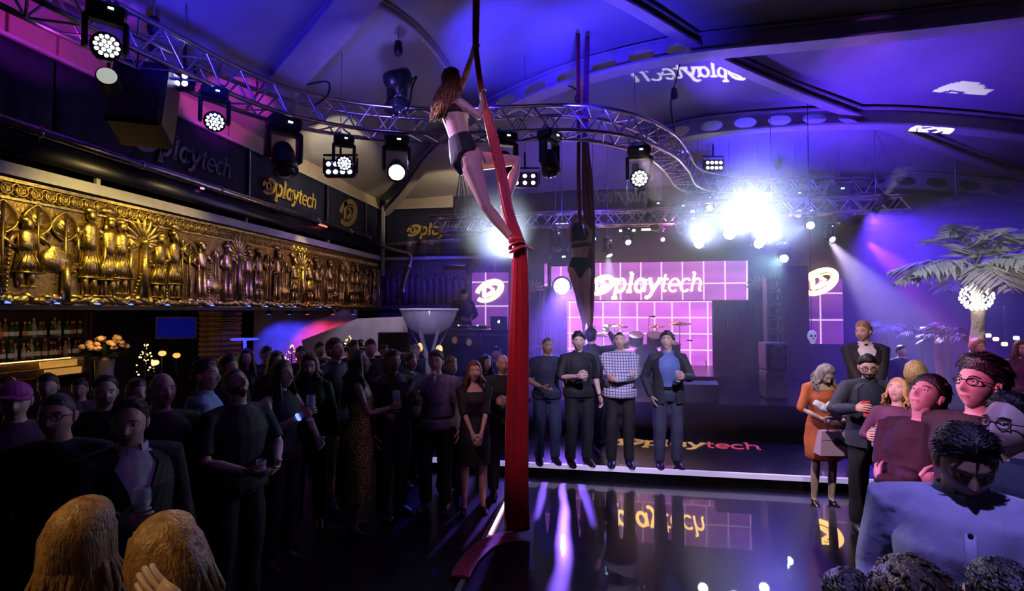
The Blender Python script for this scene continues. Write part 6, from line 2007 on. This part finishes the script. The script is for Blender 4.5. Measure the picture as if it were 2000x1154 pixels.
PP['r11'] = person(1955, 1098, 1.2, 175, 'black-haired guest in the bottom right corner', 0, hair='black', topc='black', kind='sweater', det=1, thick=.014, wide=.88)
PP['r12'] = person(1906, 662, 7.2, 10, 'pink-lit woman with pale hair under the palm', .3, sex='f', hair='blond', style='bob', thick=.03, topc='red', kind='sweater', ra='hold', det=1, skin_='pale')
PP['r13'] = person(1992, 664, 6.6, -20, 'pink-lit guest at the right edge behind the palm', .3, sex='f', hair='brown', style='long', topc='plum', kind='sweater', la='hold', det=1, skin_='pale')
PP['r14'] = person(1757, 676, 8.4, 15, 'dim guest seated back by the plants right of the suited man', .3, hair='black', topc='navy', det=0, legs=False, H=1.35)
# left crowd, nearest first
PP['l1'] = person(163, 974, 1.5, 176, 'woman with long honey blond hair seen from behind at bottom left', 0, sex='f', hair='honey', style='long', hlen=.42, topc='black', kind='sweater', det=2, nstr=260, spread=.4)
PP['l2'] = person(362, 998, 1.36, 172, 'woman with light brown hair raising a hand in front of her face', 0, sex='f', hair='honey', style='long', hlen=.40, topc='black', kind='sweater', det=2, nstr=220, roll=-24, sleeve='elbow', ra=((.15, -.15, 1.57), (1, -.2, -.8), (-.1, 1, .1), .2, (-.85, 0, .5)), spread=.8)
PP['l3'] = person(262, 774, 2.75, 52, 'man in a black suit and white collar turning towards the dance floor', 0, hair='brown', style='recede', topc='black', under='white', kind='suit', la='down', ra='hold', yaw=-25, pitch=-4, det=2)
PP['l4'] = person(468, 716, 3.75, 62, 'balding man in a dark t-shirt looking up, hands before his chest', 0, hair='black', style='buzz', topc='black', kind='tee', sleeve='short', la='waist', ra='waist', pitch=30, det=2, beard=True, wide=1.08)
PP['l5'] = person(402, 700, 4.1, 120, 'man in a pale blue shirt seen from behind', 0, hair='black', topc='skyblue', legc='black', yaw=-30, pitch=5, det=1, wide=1.08)
PP['l6'] = person(318, 724, 3.5, 55, 'bald man looking right over the shoulder of the black suit', 0, style='bald', topc='black', kind='sweater', pitch=4, det=1, hair='stubble')
PP['l7'] = person(120, 762, 2.8, 20, 'man in the dark near the bar with a dim purple face', 0, hair='black', style='buzz', topc='black', kind='sweater', det=1, glasses=True)
PP['l8'] = person(35, 742, 3.3, 40, 'man in a magenta cap at the left edge', 0, style='bald', hair='brown', topc='plum', kind='sweater', det=1)
PP['l9'] = person(98, 728, 4.6, 35, 'dark-haired guest in front of the lit bar shelf', 0, hair='black', topc='plum', kind='sweater', det=0)
PP['l10'] = person(208, 733, 3.9, 45, 'dim guest left of the bald man', 0, hair='brown', style='recede', topc='black', kind='sweater', det=1)
PP['l11'] = person(268, 738, 4.4, 60, 'dim guest behind the bald man', 0, hair='brown', topc='navy', kind='sweater', det=0)
PP['l12'] = person(445, 690, 5.0, 70, 'dark-haired man behind the balding man', 0, hair='black', topc='black', det=0)
PP['l13'] = person(552, 703, 4.55, 72, 'woman in a sleeveless black top raising a wine glass', 0, sex='f', hair='brown', style='long', hlen=.34, topc='black', sleeve='none', kind='sweater', collar=False, ra=((.12, .30, 1.30), (.7, -.2, -1), (-.9, .2, .1), .85), la=((.16, .26, 1.05), (.8, -.2, -.6), (-.8, 0, .3), .5), pitch=6, det=2)
PP['l14'] = person(606, 688, 5.3, 18, 'smiling woman with shoulder-length hair beside the wine glass', 0, sex='f', hair='brown', style='long', hlen=.14, topc='black', kind='sweater', collar=False, pitch=-6)
PP['l15'] = person(657, 661, 5.9, 62, 'tall man in a navy jumper over a white collar looking up', 0, hair='brown', topc='navy', kind='shirt', pitch=14)
PP['l16'] = person(703, 684, 5.2, 105, 'woman with long curly hair in a glittering gold sequin dress', 0, sex='f', hair='black', style='long', hlen=.36, topc='sequin', sleeve='none', kind='gown', ra='hold', la='waist', pitch=10, yaw=-15, skin_='deep', spread=1.8)
PP['l17'] = person(768, 682, 5.6, 50, 'man in a black shirt holding a tall glass', 0, hair='black', topc='black', la='hold', ra='down', pitch=2, yaw=-15, skin_='tan')
PP['l18'] = person(724, 662, 7.3, 20, 'dark-haired man behind the sequin dress', 0, hair='black', topc='black', det=0)
PP['l19'] = person(800, 688, 6.6, 60, 'guest in a black jacket with white piping by the giant glass', 0, hair='brown', topc='black', det=0)
PP['l20'] = person(852, 684, 5.75, -8, 'man in a patterned hoodie drinking from a glass', 0, hair='brown', ra='mouth', la='down', topc='melange', kind='sweater', legc='black', yaw=6, pitch=4)
PP['l21'] = person(926, 704, 5.7, 12, 'woman in a black dress with clasped hands left of the red silk', 0, sex='f', hair='auburn', style='long', hlen=.2, topc='black', sleeve='elbow', kind='dress', ra='clasp', la='clasp', pitch=6)
PP['l22'] = person(880, 696, 6.3, 40, 'fair-haired man in a pink scarf behind the drinking man', 0, hair='blond', style='short', topc='plum', det=1, kind='sweater')
PP['l23'] = person(948, 692, 6.9, 30, 'dark-haired woman behind the clasped-hands woman', 0, sex='f', hair='brown', style='long', topc='black', kind='sweater', det=0)
PP['l24'] = person(982, 690, 6.2, 10, 'bald man in black half hidden by the red silk', 0, style='bald', hair='stubble', ra='hold', la='hold', topc='black', kind='sweater')
far = [(540, 685, 6.2, 40, 'brown', 'f'), (520, 676, 7.4, 60, 'black', 'm'), (588, 676, 7.8, 30, 'black', 'm'), (624, 668, 8.4, 50, 'black', 'm'), (690, 664, 8.2, 60, 'brown', 'm'), (632, 700, 6.6, 20, 'black', 'f'), (812, 672, 8.6, 20, 'grey', 'm'), (750, 672, 8.9, 40, 'black', 'm'), (970, 676, 8.4, 0, 'black', 'm'), (482, 680, 6.6, 30, 'brown', 'f'), (160, 738, 5.3, 30, 'black', 'm'), (20, 735, 5.2, 30, 'brown', 'm')]
flab = ['dim woman behind the raised wine glass', 'dim man before the blue-lit wall', 'dim man before the red-lit wall', 'dim man below the white slanted wall', 'dim man between the jumper man and the sequin dress', 'short dim guest between the smiling woman and the sequin dress', 'grey-haired guest under the giant glass', 'dim man behind the tall-glass holder', 'dim man beside the booth near the red silk', 'dim woman behind the balding man looking up', 'dim man before the bottle shelf', 'dim man in the far left corner behind the cap']
for i, (px, tp_, d, fc, hr_, sx) in enumerate(far):
    PP['f%d' % i] = person(px, tp_, d, fc, flab[i], 0, sex=sx, hair=hr_, style='long' if sx == 'f' else 'short', topc=random.choice(['black', 'navy', 'charcoal', 'plum']), kind='sweater', det=0, group='guests deep in the left crowd')

# ------------------------------------------------------------------ things in hands
M_drink = mat('pale_drink', (.75, .70, .60), .1, alpha=.8)
M_gls = mat('glass_thin', (.85, .88, .95), .04, alpha=.28, spec=.9)
def tumbler(P_, k, label, h=.12, r=.034, off=.085, out=.045):
    p, d = hand_pt(P_, k, off, out)
    r_ = empty('drinking_glass', tuple(p - V(0, 0, h * .5)), label, 'glass')
    MB().lathe([(r * .85, 0), (r, h), (r * .93, h), (r * .8, .008)], 14, cap=False).build('tumbler', M_gls, r_, smooth=True)
    MB().lathe([(r * .78, .008), (r * .88, h * .6), (0.002, h * .6)], 12).build('drink', M_drink, r_, smooth=True)
def wineglass(P_, k, label, s=1.0, off=.085, out=.04, flute=False):
    p, d = hand_pt(P_, k, off, out)
    r_ = empty('wine_glass', tuple(p - V(0, 0, .05)), label, 'glass')
    MB().lathe([(.034 * s, -.02), (.032 * s, -.016), (.004, -.010), (.004, .06)], 14).build('stem', M_gls, r_, smooth=True)
    w_ = .6 if flute else 1
    MB().lathe([(.004, .06), (.03 * s * w_, .085), (.041 * s * w_, .12), (.038 * s * w_, .165), (.034 * s * w_, .19), (.032 * s * w_, .19), (.036 * s * w_, .165), (.039 * s * w_, .12), (.028 * s * w_, .088)], 16, cap=False).build('bowl', M_gls, r_, smooth=True)
    MB().lathe([(.003, .066), (.026 * s * w_, .09), (.036 * s * w_, .118), (.002, .12)], 14).build('wine', M_drink, r_, smooth=True)
tumbler('m2', 'r', 'short drink held by the man in the dark open-necked shirt')
tumbler('m4', 'l', 'white drink held by the man in the dark blazer', h=.14)
tumbler('r4', 'r', 'tall clear drink held up by the blond woman', h=.16)
tumbler('l20', 'r', 'glass at the mouth of the hoodie man')
tumbler('l24', 'r', 'glass held by the bald man at the red silk')
tumbler('l4', 'r', 'glass held low by the balding man looking up')
wineglass('l13', 'r', 'wine glass raised by the woman in the sleeveless top')
wineglass('l16', 'r', 'wine glass held by the sequin dress woman')
wineglass('l17', 'l', 'tall flute held by the man in the black shirt', flute=True)
wineglass('l3', 'r', 'glass held low by the man in the black suit')
def phone(P_, k, label, case, scr=None, off=.10, out=.03, up=(0, 0, 1)):
    p, d = hand_pt(P_, k, off, out)
    M4 = PP[P_][2]
    f = nrm(np.array(M4.to_3x3() @ Vector((0, 1, 0))))
    z = nrm(V(*up)); x = nrm(np.cross(z, f)); f = np.cross(x, z)
    R = np.stack([x, f, z], 1)
    r_ = empty('mobile_phone', tuple(p), label, 'phone')
    MB().bbox((0, 0, 0), (.074, .010, .15), .004, R).build('case', case, r_)
    MB().box(-f * .006, (.066, .002, .135), R).build('screen', scr or M_black, r_)
    MB().lathe([(.007, 0), (.007, .003)], 10, R @ V(.022, .005, .058), R @ np.array(Matrix.Rotation(-PI / 2, 3, 'X'))).build('camera_lens', M_black, r_)
phone('m5', 'r', 'phone with a bright screen held up under the second aerialist', M_case, emat('phone_glow', (.5, .8, 1), 5))
phone('r2', 'r', 'red phone held up by the man in the grey blazer', mat('red_phone', (.75, .07, .08), .35), None, up=(0, .35, 1))
# watches, handbag, shawl of the woman in rust
root, J, M4, s, hc, Rh = PP['r1']
hb = wpt(M4, (J['wl'] + J['wr']) / 2 + V(.05, .10, -.06) * s)
M_bag = mat('lilac_leather', (.52, .36, .50), .4, bump=.15, bump_scale=60)
bag = empty('handbag', tuple(hb - V(0, 0, .30)), 'lilac leather handbag hanging from the arm of the woman in rust', 'handbag', rot=(0, 0, math.radians(-2) + YAW))
W_ = .36
b = MB()
b.add([(-W_ / 2, -.07, 0), (W_ / 2, -.07, 0), (W_ / 2, .07, 0), (-W_ / 2, .07, 0), (-W_ * .40, -.035, .25), (W_ * .40, -.035, .25), (W_ * .40, .035, .25), (-W_ * .40, .035, .25)], [(3, 2, 1, 0), (4, 5, 6, 7), (0, 1, 5, 4), (1, 2, 6, 5), (2, 3, 7, 6), (3, 0, 4, 7)])
b.build('bag_body', M_bag, bag)
MB().add([(-W_ * .40, -.042, .252), (W_ * .40, -.042, .252), (W_ * .42, -.056, .16), (-W_ * .42, -.056, .16), (-W_ * .40, .0, .262), (W_ * .40, .0, .262)], [(3, 2, 1, 0), (0, 1, 5, 4)]).build('flap', M_bag, bag)
MB().box((0, -.058, .17), (.03, .012, .035)).build('clasp', M_chrome, bag)
for y_ in (-.035, .035):
    MB().sweep([V(-.08, y_, .24), V(-.075, y_, .32), V(-.04, y_, .38), V(.04, y_, .38), V(.075, y_, .32), V(.08, y_, .24)], [.007] * 6, 8).build('handle', mat('dark_leather', (.10, .05, .08), .4), bag, smooth=True)
b = MB()
sh = np.array(J['wr'] + V(-.04, .06, .06) * s)
b.sweep(catmull([sh + V(-.10, -.02, .16), sh + V(-.02, .05, .10), sh + V(.06, .07, .08), sh + V(.16, .02, .14)], 4), [(.02, .03), (.035, .04), (.05, .05), (.055, .055), (.06, .06), (.06, .06), (.06, .055), (.065, .05), (.07, .05), (.07, .05), (.06, .045), (.05, .04), (.03, .03)], 10)
vs, fs = remesh(b, .012, 2)
vs = vs + np.array([[noise.noise(Vector(v * 22)) * .012] * 3 for v in vs])
MB().add(vs, fs).build('white_scarf', CM['white'], root, smooth=True)
for P_, k in (('m1', 'r'), ('r2', 'l'), ('l13', 'r'), ('m2', 'l')):
    root, J, M4, s, hc, Rh = PP[P_]
    w_, d = J['w' + k], nrm(J['w' + k] - J['e' + k])
    x, y = frame(d)
    MB().lathe([(.031 * s, -.012), (.034 * s, 0), (.031 * s, .012)], 12, w_ - d * .015, np.stack([x, y, d], 1)).build('wristwatch', M_chrome if P_ != 'l13' else M_bled, root, smooth=True)
# cap
root, J, M4, s, hc, Rh = PP['l8']
b = MB()
b.ball(hc + Rh @ V(0, -.005, .045) * s, (.086 * s, .108 * s, .085 * s), 18, 10, Rh)
b.prism([(.07 * math.cos(a), .10 + .075 * math.sin(a)) for a in np.linspace(PI, 0, 10)] + [(.07, .05), (-.07, .05)], hc + Rh @ V(0, 0, .05) * s, Rh @ V(s, 0, 0), Rh @ V(0, s, -.1 * s), Rh @ V(0, 0, .012))
b.build('cap', mat('magenta_cap', (.5, .05, .35), .7), root, smooth=False)

# ------------------------------------------------------------------ aerialists and their silks
def aerialist(J, label, hair, right, head_R, toes, skin_='fair', vox=.011, det=2, top='black', brief='black', thin=.86, hlen=.3, nstr=60, down=(0, 0, -1)):
    core = MB()
    torso(core, J, 'f', 0, n=18, drop=.07)
    core.sweep([J['neck'], mix(J['neck'], J['head'], .5), J['head']], [.05, .045, .048], 12)
    for k in 'lr':
        arm(core, J, k, thin=thin)
        H_, K, A = J['h' + k], J['k' + k], J['a' + k]
        core.sweep([H_, mix(H_, K, .2), mix(H_, K, .55), K, mix(K, A, .3), mix(K, A, .7), A], [.100, .104, .082, .056, .058, .043, .034], 12, round_cap=True)
        t = toes[k]
        core.sweep([A - t * .02, A + t * .05, A + t * .12, A + t * .19], [(.034, .034), (.036, .030), (.034, .022), (.018, .012)], 10, round_cap=True)
    bk = nrm(np.cross(nrm(J['waist'] - J['pel']), nrm(J['hr'] - J['hl'])))
    for k in 'lr': core.ball(J['h' + k] - bk * -.045 + V(0, 0, .0), (.112, .112, .118), 14, 10)
    vs, fs = remesh(core, vox, 3)
    body = MB().add(vs, fs)
    hm_ = MB()
    put_head(body, hm_, J['head'], head_R, 1.0, det, 'f', 'bob', .016)
    for k, sd in (('r', 1), ('l', -1)):
        put_hand(body, J['w' + k], J['d' + k], J['n' + k], sd, .95, .95, det)
    root = body.build('person', [SK[skin_], M_lip, M_eye, M_iris, HM[hair], HM[hair]], smooth=True, label=label, cat='person')
    strands(hm_, J['head'], head_R, 1.0, nstr, hlen, 1.2, a0=70, r=.014, seed=5, wave=.012, down=down)
    hm_.build('hair', HM[hair], root, smooth=True)
    b = MB(); torso(b, J, 'f', .008, 5, 7, n=18)
    vs, fs = remesh(b, vox, 1); MB().add(vs, fs).build('crop_top', CM[top], root, smooth=True)
    b = MB(); torso(b, J, 'f', .013, 1, 4, n=18)
    b.sweep([J['pel'], J['pel'] - nrm(J['waist'] - J['pel']) * .07 + bk * -.03, J['pel'] - nrm(J['waist'] - J['pel']) * .15], [(.175, .14), (.10, .135), (.045, .10)], 14, lat=nrm(J['hr'] - J['hl']))
    vs, fs = remesh(b, vox, 1); MB().add(vs, fs).build('briefs', CM[brief], root, smooth=True)
    return root
def silk(name, pts, wid, label, folds=5, depth=.035, m=None, nrm_=None, solid=True):
    """hanging cloth: pleated closed ribbon that follows pts; wid: half widths"""
    P_ = catmull(pts, 6)
    n = len(P_)
    W = np.interp(np.linspace(0, len(pts) - 1, n), range(len(pts)), wid)
    b = MB()
    rs = []
    m_ = 44
    for i, p in enumerate(P_):
        t = nrm(P_[min(i + 1, n - 1)] - P_[max(i - 1, 0)])
        x = nrm(R2 - t * np.dot(R2, t))
        y = np.cross(t, x)
        a = np.arange(m_) * 2 * PI / m_
        pl = 1 + .22 * np.sin(a * folds * 2 + i * .11) + .12 * np.sin(a * 5 + i * .23 + 1.3)
        dp = depth * (.6 + .4 * W[i] / max(wid))
        rs.append(p + np.outer(np.cos(a) * W[i] * (1 + .10 * np.sin(a * 7 + i * .2)), x) + np.outer(np.sin(a) * dp * pl, y))
    b.rings(rs)
    return b.build(name, m or M_silk, smooth=True, label=label, cat='aerial silk')
M_silk = mat('red_silk', (.55, .012, .035), .42, noise_scale=3, noise_amt=.25, sheen=.4, stretch=(3, 3, .5))
M_silk2 = mat('dark_silk', (.16, .02, .10), .5, noise_scale=3, noise_amt=.2)
D = 5.0
right = nrm(np.array([.80 * R2[1] + .6 * F2[1], -(.80 * R2[0] + .6 * F2[0]), 0]))
A3 = lambda x, y, d=D: np.array(at(x, y, d))
J = dict(pel=A3(907, 306), waist=A3(897, 266), chest=A3(889, 228), neck=A3(888, 194), head=A3(884, 160))
J['hr'], J['hl'] = J['pel'] + right * .085 + V(0, 0, -.04), J['pel'] - right * .085 + V(0, 0, -.02)
J['sr'], J['sl'] = A3(884, 209) + right * .14, A3(893, 203) - right * .14
J['kr'], J['ar'] = A3(948, 402, 4.90), A3(1006, 474, 4.97)
J['kl'], J['al'] = A3(1012, 314, 5.14), A3(984, 408, 5.08)
J['er'], J['wr'] = A3(938, 228, 4.86), A3(942, 197, 4.97)
J['el'], J['wl'] = A3(908, 152, 5.16), A3(922, 108, 5.04)
J['dr'], J['dl'] = A3(939, 178) - A3(942, 200), A3(927, 85) - A3(922, 108)
J['nr'], J['nl'] = R2 * 1.0 + F2 * .3, R2 * 1.0 - F2 * .2
J['cr'] = J['cl'] = .95
toes = {'r': nrm(A3(1052, 490, 5.02) - J['ar']), 'l': nrm(V(.2, .1, -1))}
up_ = nrm(V(-.10, 0, 1))
fw = nrm(.72 * R2 + .62 * F2 + V(0, 0, .12)); rt = nrm(np.cross(fw, V(0, 0, 1))); upv = np.cross(rt, fw)
aerialist(J, 'large aerialist in black top and briefs climbing the red silk', 'redbrown', right, np.stack([rt, fw, upv], 1), toes, 'fair', down=(-.25, 0, -1), hlen=.30, nstr=110)
silk('aerial_silk', [A3(929, -260), A3(930, -40), A3(929, 60), A3(930, 100), A3(942, 185), A3(958, 250), A3(975, 320), A3(992, 410, 4.97), A3(1014, 478, 4.96), A3(1016, 520, 5.0), A3(1014, 640), A3(1010, 800), A3(1008, 940), A3(1010, 1035)],
     [.03, .034, .032, .026, .028, .045, .05, .05, .055, .075, .09, .105, .112, .118], 'bright red silk that the large aerialist climbs, falling to the floor')
tl = [np.array(onZ(x, y, .03)) for x, y in ((1005, 1046), (975, 1052), (945, 1066), (915, 1095), (897, 1128))]
b = MB()
rs = []
T_ = catmull(tl, 6)
for i, p in enumerate(T_):
    t = nrm(T_[min(i + 1, len(T_) - 1)] - T_[max(i - 1, 0)])
    x = nrm(np.cross(t, V(0, 0, 1)))
    a = np.arange(24) * 2 * PI / 24
    rs.append(p + np.outer(np.cos(a) * (.11 - .03 * i / len(T_)), x) + np.outer(np.sin(a) * (.014 + .006 * np.sin(a * 6 + i)), V(0, 0, 1)))
b.rings(rs).build('silk_tail', M_silk, smooth=True, label='red end of silk lying across the dance floor edge', cat='aerial silk')
b = MB()
w0 = A3(1010, 478, 4.96)
for k in range(4):
    ring = [w0 + (R2 * math.cos(a) * .07 + F2 * math.sin(a) * .07) + V(0, 0, -.04 + .03 * k + .03 * math.cos(a + k)) for a in np.linspace(0, 2 * PI, 15)]
    b.sweep(ring, [(.022, .012)] * 15, 8)
b.build('silk_wrap', M_silk, smooth=True, label='red silk wound round the ankle of the large aerialist', cat='aerial silk')

# second aerialist, further back
D = 8.3
A3 = lambda x, y, d=8.3: np.array(at(x, y, d))
right = R2
J = dict(pel=A3(1132, 522), waist=A3(1133, 503), chest=A3(1134, 484), neck=A3(1132, 466), head=A3(1126, 452))
J['hr'], J['hl'] = J['pel'] + R2 * .085 - V(0, 0, .03), J['pel'] - R2 * .085 - V(0, 0, .03)
J['sr'], J['sl'] = A3(1150, 472), A3(1116, 472)
J['er'], J['wr'] = A3(1153, 452, 8.2), A3(1140, 434)
J['el'], J['wl'] = A3(1112, 448, 8.2), A3(1122, 430)
J['kr'], J['ar'] = A3(1146, 575), A3(1150, 626)
J['kl'], J['al'] = A3(1130, 577), A3(1140, 628)
J['dr'], J['dl'] = V(-.3, 0, 1), V(.3, 0, 1)
J['nr'], J['nl'] = F2, F2
J['cr'] = J['cl'] = .95
toes = {'r': nrm(V(.1, .2, -1)), 'l': nrm(V(0, .2, -1))}
fw = nrm(F2 * .8 + R2 * -.5); rt = nrm(np.cross(fw, V(0, 0, 1)))
aerialist(J, 'smaller aerialist hanging by her arms over the stage', 'black', right, np.stack([rt, fw, np.cross(rt, fw)], 1), toes, 'tan', vox=.015, det=1, hlen=.12, nstr=26)
rp = at(1130, 262, 8.3)
silk('aerial_silk', [V(rp.x, rp.y, roof(rp.x, rp.y) - .1), A3(1130, 262), A3(1130, 350), A3(1133, 430), A3(1138, 480)], [.03, .03, .03, .03, .025], 'thin dark red silk above the smaller aerialist', depth=.025, m=mat('deep_red_silk', (.22, .008, .03), .5))
silk('aerial_silk', [V(rp.x + .15, rp.y + .1, roof(rp.x, rp.y) - .1), A3(1143, 262), A3(1147, 350), A3(1152, 440), A3(1157, 520), A3(1156, 600), A3(1152, 660)], [.03, .05, .085, .085, .04, .03, .03], 'broad dark purple silk hanging beside the smaller aerialist', depth=.03, m=M_silk2)

# ------------------------------------------------------------------ logo projectors: a pierced plate in front of a tiny bright source
def gobo_mask(nx, ny, W, H_, emblem_only=False):
    """True where the plate is pierced; plate W x H_ in letter heights"""
    segs = []
    if not emblem_only:
        cx = 1.9
        for i, ch in enumerate('playtech'):
            wd, st = LET[ch]
            for q in st:
                q = [(p[0] + cx + p[1] * .2, p[1]) for p in q]
                segs += [(a, b_, (.25 if i < 4 else .16) / 2) for a, b_ in zip(q, q[1:])]
            cx += wd + .04
    ec = (.95, .55)
    c_, s_ = math.cos(.5), math.sin(.5)
    for rx, ry, a0, a1, w_ in ((1.0, .6, -170, 150, .15), (.7, .32, -150, 100, .05)):
        q = arc(0, 0, rx, ry, a0, a1, 24)
        q = [(ec[0] + p[0] * c_ - p[1] * s_, ec[1] + p[0] * s_ + p[1] * c_) for p in q]
        segs += [(a, b_, w_) for a, b_ in zip(q, q[1:])]
    tri = [(ec[0] - .4, ec[1] + .6), (ec[0] + .34, ec[1] + .06), (ec[0] - .38, ec[1] - .46), (ec[0] - .4, ec[1] + .6)]
    segs += [(a, b_, .11) for a, b_ in zip(tri, tri[1:])]
    gx, gy = np.meshgrid((np.arange(nx) + .5) / nx * W, (np.arange(ny) + .5) / ny * H_)
    x0 = -(W - (8.7 if not emblem_only else 1.9)) / 2
    gx = gx + x0; gy = gy - H_ / 2 + .5
    M = np.zeros((ny, nx), bool)
    for a, b_, w_ in segs:
        a, b_ = np.array(a), np.array(b_)
        d = b_ - a
        L2 = d @ d + 1e-9
        t = np.clip(((gx - a[0]) * d[0] + (gy - a[1]) * d[1]) / L2, 0, 1)
        M |= (gx - a[0] - t * d[0]) ** 2 + (gy - a[1] - t * d[1]) ** 2 < w_ * w_
    return M
def gobo(L, target, width, label, power, xdir, emblem_only=False, dist=.16, flip=1, col=(1, .97, .86)):
    """width: size of the thrown picture at the target"""
    L, target = np.array(L), np.array(target)
    D_ = np.linalg.norm(target - L)
    d = (target - L) / D_
    x = nrm(np.asarray(xdir) - d * np.dot(xdir, d))
    y = np.cross(d, x) * flip
    W, H_ = (10.4, 4.0) if not emblem_only else (3.6, 2.8)
    pw = width / D_ * dist * W / (8.7 if not emblem_only else 1.9)
    ph = pw * H_ / W
    nx, ny = (170, 66) if not emblem_only else (72, 56)
    M = gobo_mask(nx, ny, W, H_, emblem_only)
    c = L + d * dist
    root = empty('logo_projector', tuple(L), label, 'projector')
    vs = []
    for j in range(ny + 1):
        for i in range(nx + 1):
            vs.append(c + x * pw * (i / nx - .5) + y * ph * (j / ny - .5))
    fs = [(j * (nx + 1) + i, j * (nx + 1) + i + 1, (j + 1) * (nx + 1) + i + 1, (j + 1) * (nx + 1) + i) for j in range(ny) for i in range(nx) if not M[j, i]]
    b = MB().add(vs, fs)
    for sg in (-1, 1):
        e0, e1 = sg * ph / 2, sg * pw / 2 * 1.06
        b.add([c - x * pw * .53 + y * e0, c + x * pw * .53 + y * e0, c + x * pw * .53 + y * e1, c - x * pw * .53 + y * e1], [(0, 1, 2, 3)])
        b.add([c + x * sg * pw * .5 - y * ph / 2, c + x * sg * pw * .53 - y * ph / 2, c + x * sg * pw * .53 + y * ph / 2, c + x * sg * pw * .5 + y * ph / 2], [(0, 1, 2, 3)])
    wpart(b, 'pierced_plate', M_black, root, False)
    Rm = np.stack([x, np.cross(d, x), d], 1)
    rr = pw / 2 * 1.0
    wpart(MB().lathe([(.02, -.10), (.05, -.09), (.06, -.03), (rr + .012, dist + .01), (rr + .008, dist + .01), (.05, -.02), (.015, -.02)], 24, L, Rm, cap=False), 'barrel', M_case, root)
    wpart(MB().bbox(L - d * .16, (.12, .12, .16), .02, Rm), 'lamp_house', M_case, root, False)
    hang(root, L - d * .16)
    sp = spot('logo_lamp', tuple(L), tuple(target), col, power, math.degrees(2 * math.atan(pw / 2 / dist)) * .98, .05, .0008, vol=.05)
    return root
T1 = on_roof(1370, 150)
gobo(at(1500, 400, 10.2), T1, 1.75, 'logo projector throwing white lettering on the tent roof', 900, -R2, flip=1)
T2 = on_roof(1840, 214)
gobo(at(1720, 395, 10.6), T2, .95, 'logo projector throwing a white emblem on the right of the roof', 420, -R2, True)
T3 = onY(1225, 384, YB - .02)
gobo(at(1240, 330, 9.4), T3, 1.75, 'logo projector throwing mirrored lettering on the back wall', 700, -R2)
T4 = onZ(1468, 1150, .012)
gobo((1.35, 3.2, 4.7), T4, .75, 'logo projector throwing a cream emblem on the dance floor', 700, R2, True)

# ------------------------------------------------------------------ haze in the room
hm = bpy.data.materials.new('haze')
hm.use_nodes = True
nt = hm.node_tree
nt.nodes.clear()
vo = nt.nodes.new('ShaderNodeVolumeScatter')
vo.inputs['Color'].default_value = (.9, .9, 1, 1)
vo.inputs['Density'].default_value = .04
vo.inputs['Anisotropy'].default_value = .45
ou = nt.nodes.new('ShaderNodeOutputMaterial')
nt.links.new(vo.outputs[0], ou.inputs['Volume'])
hz = MB().box((3.4, 10.1, 2.9), (13.6, 6.2, 4.4)).build('haze', hm, kind='stuff')
hz['label'] = 'thin stage haze filling the whole hall'
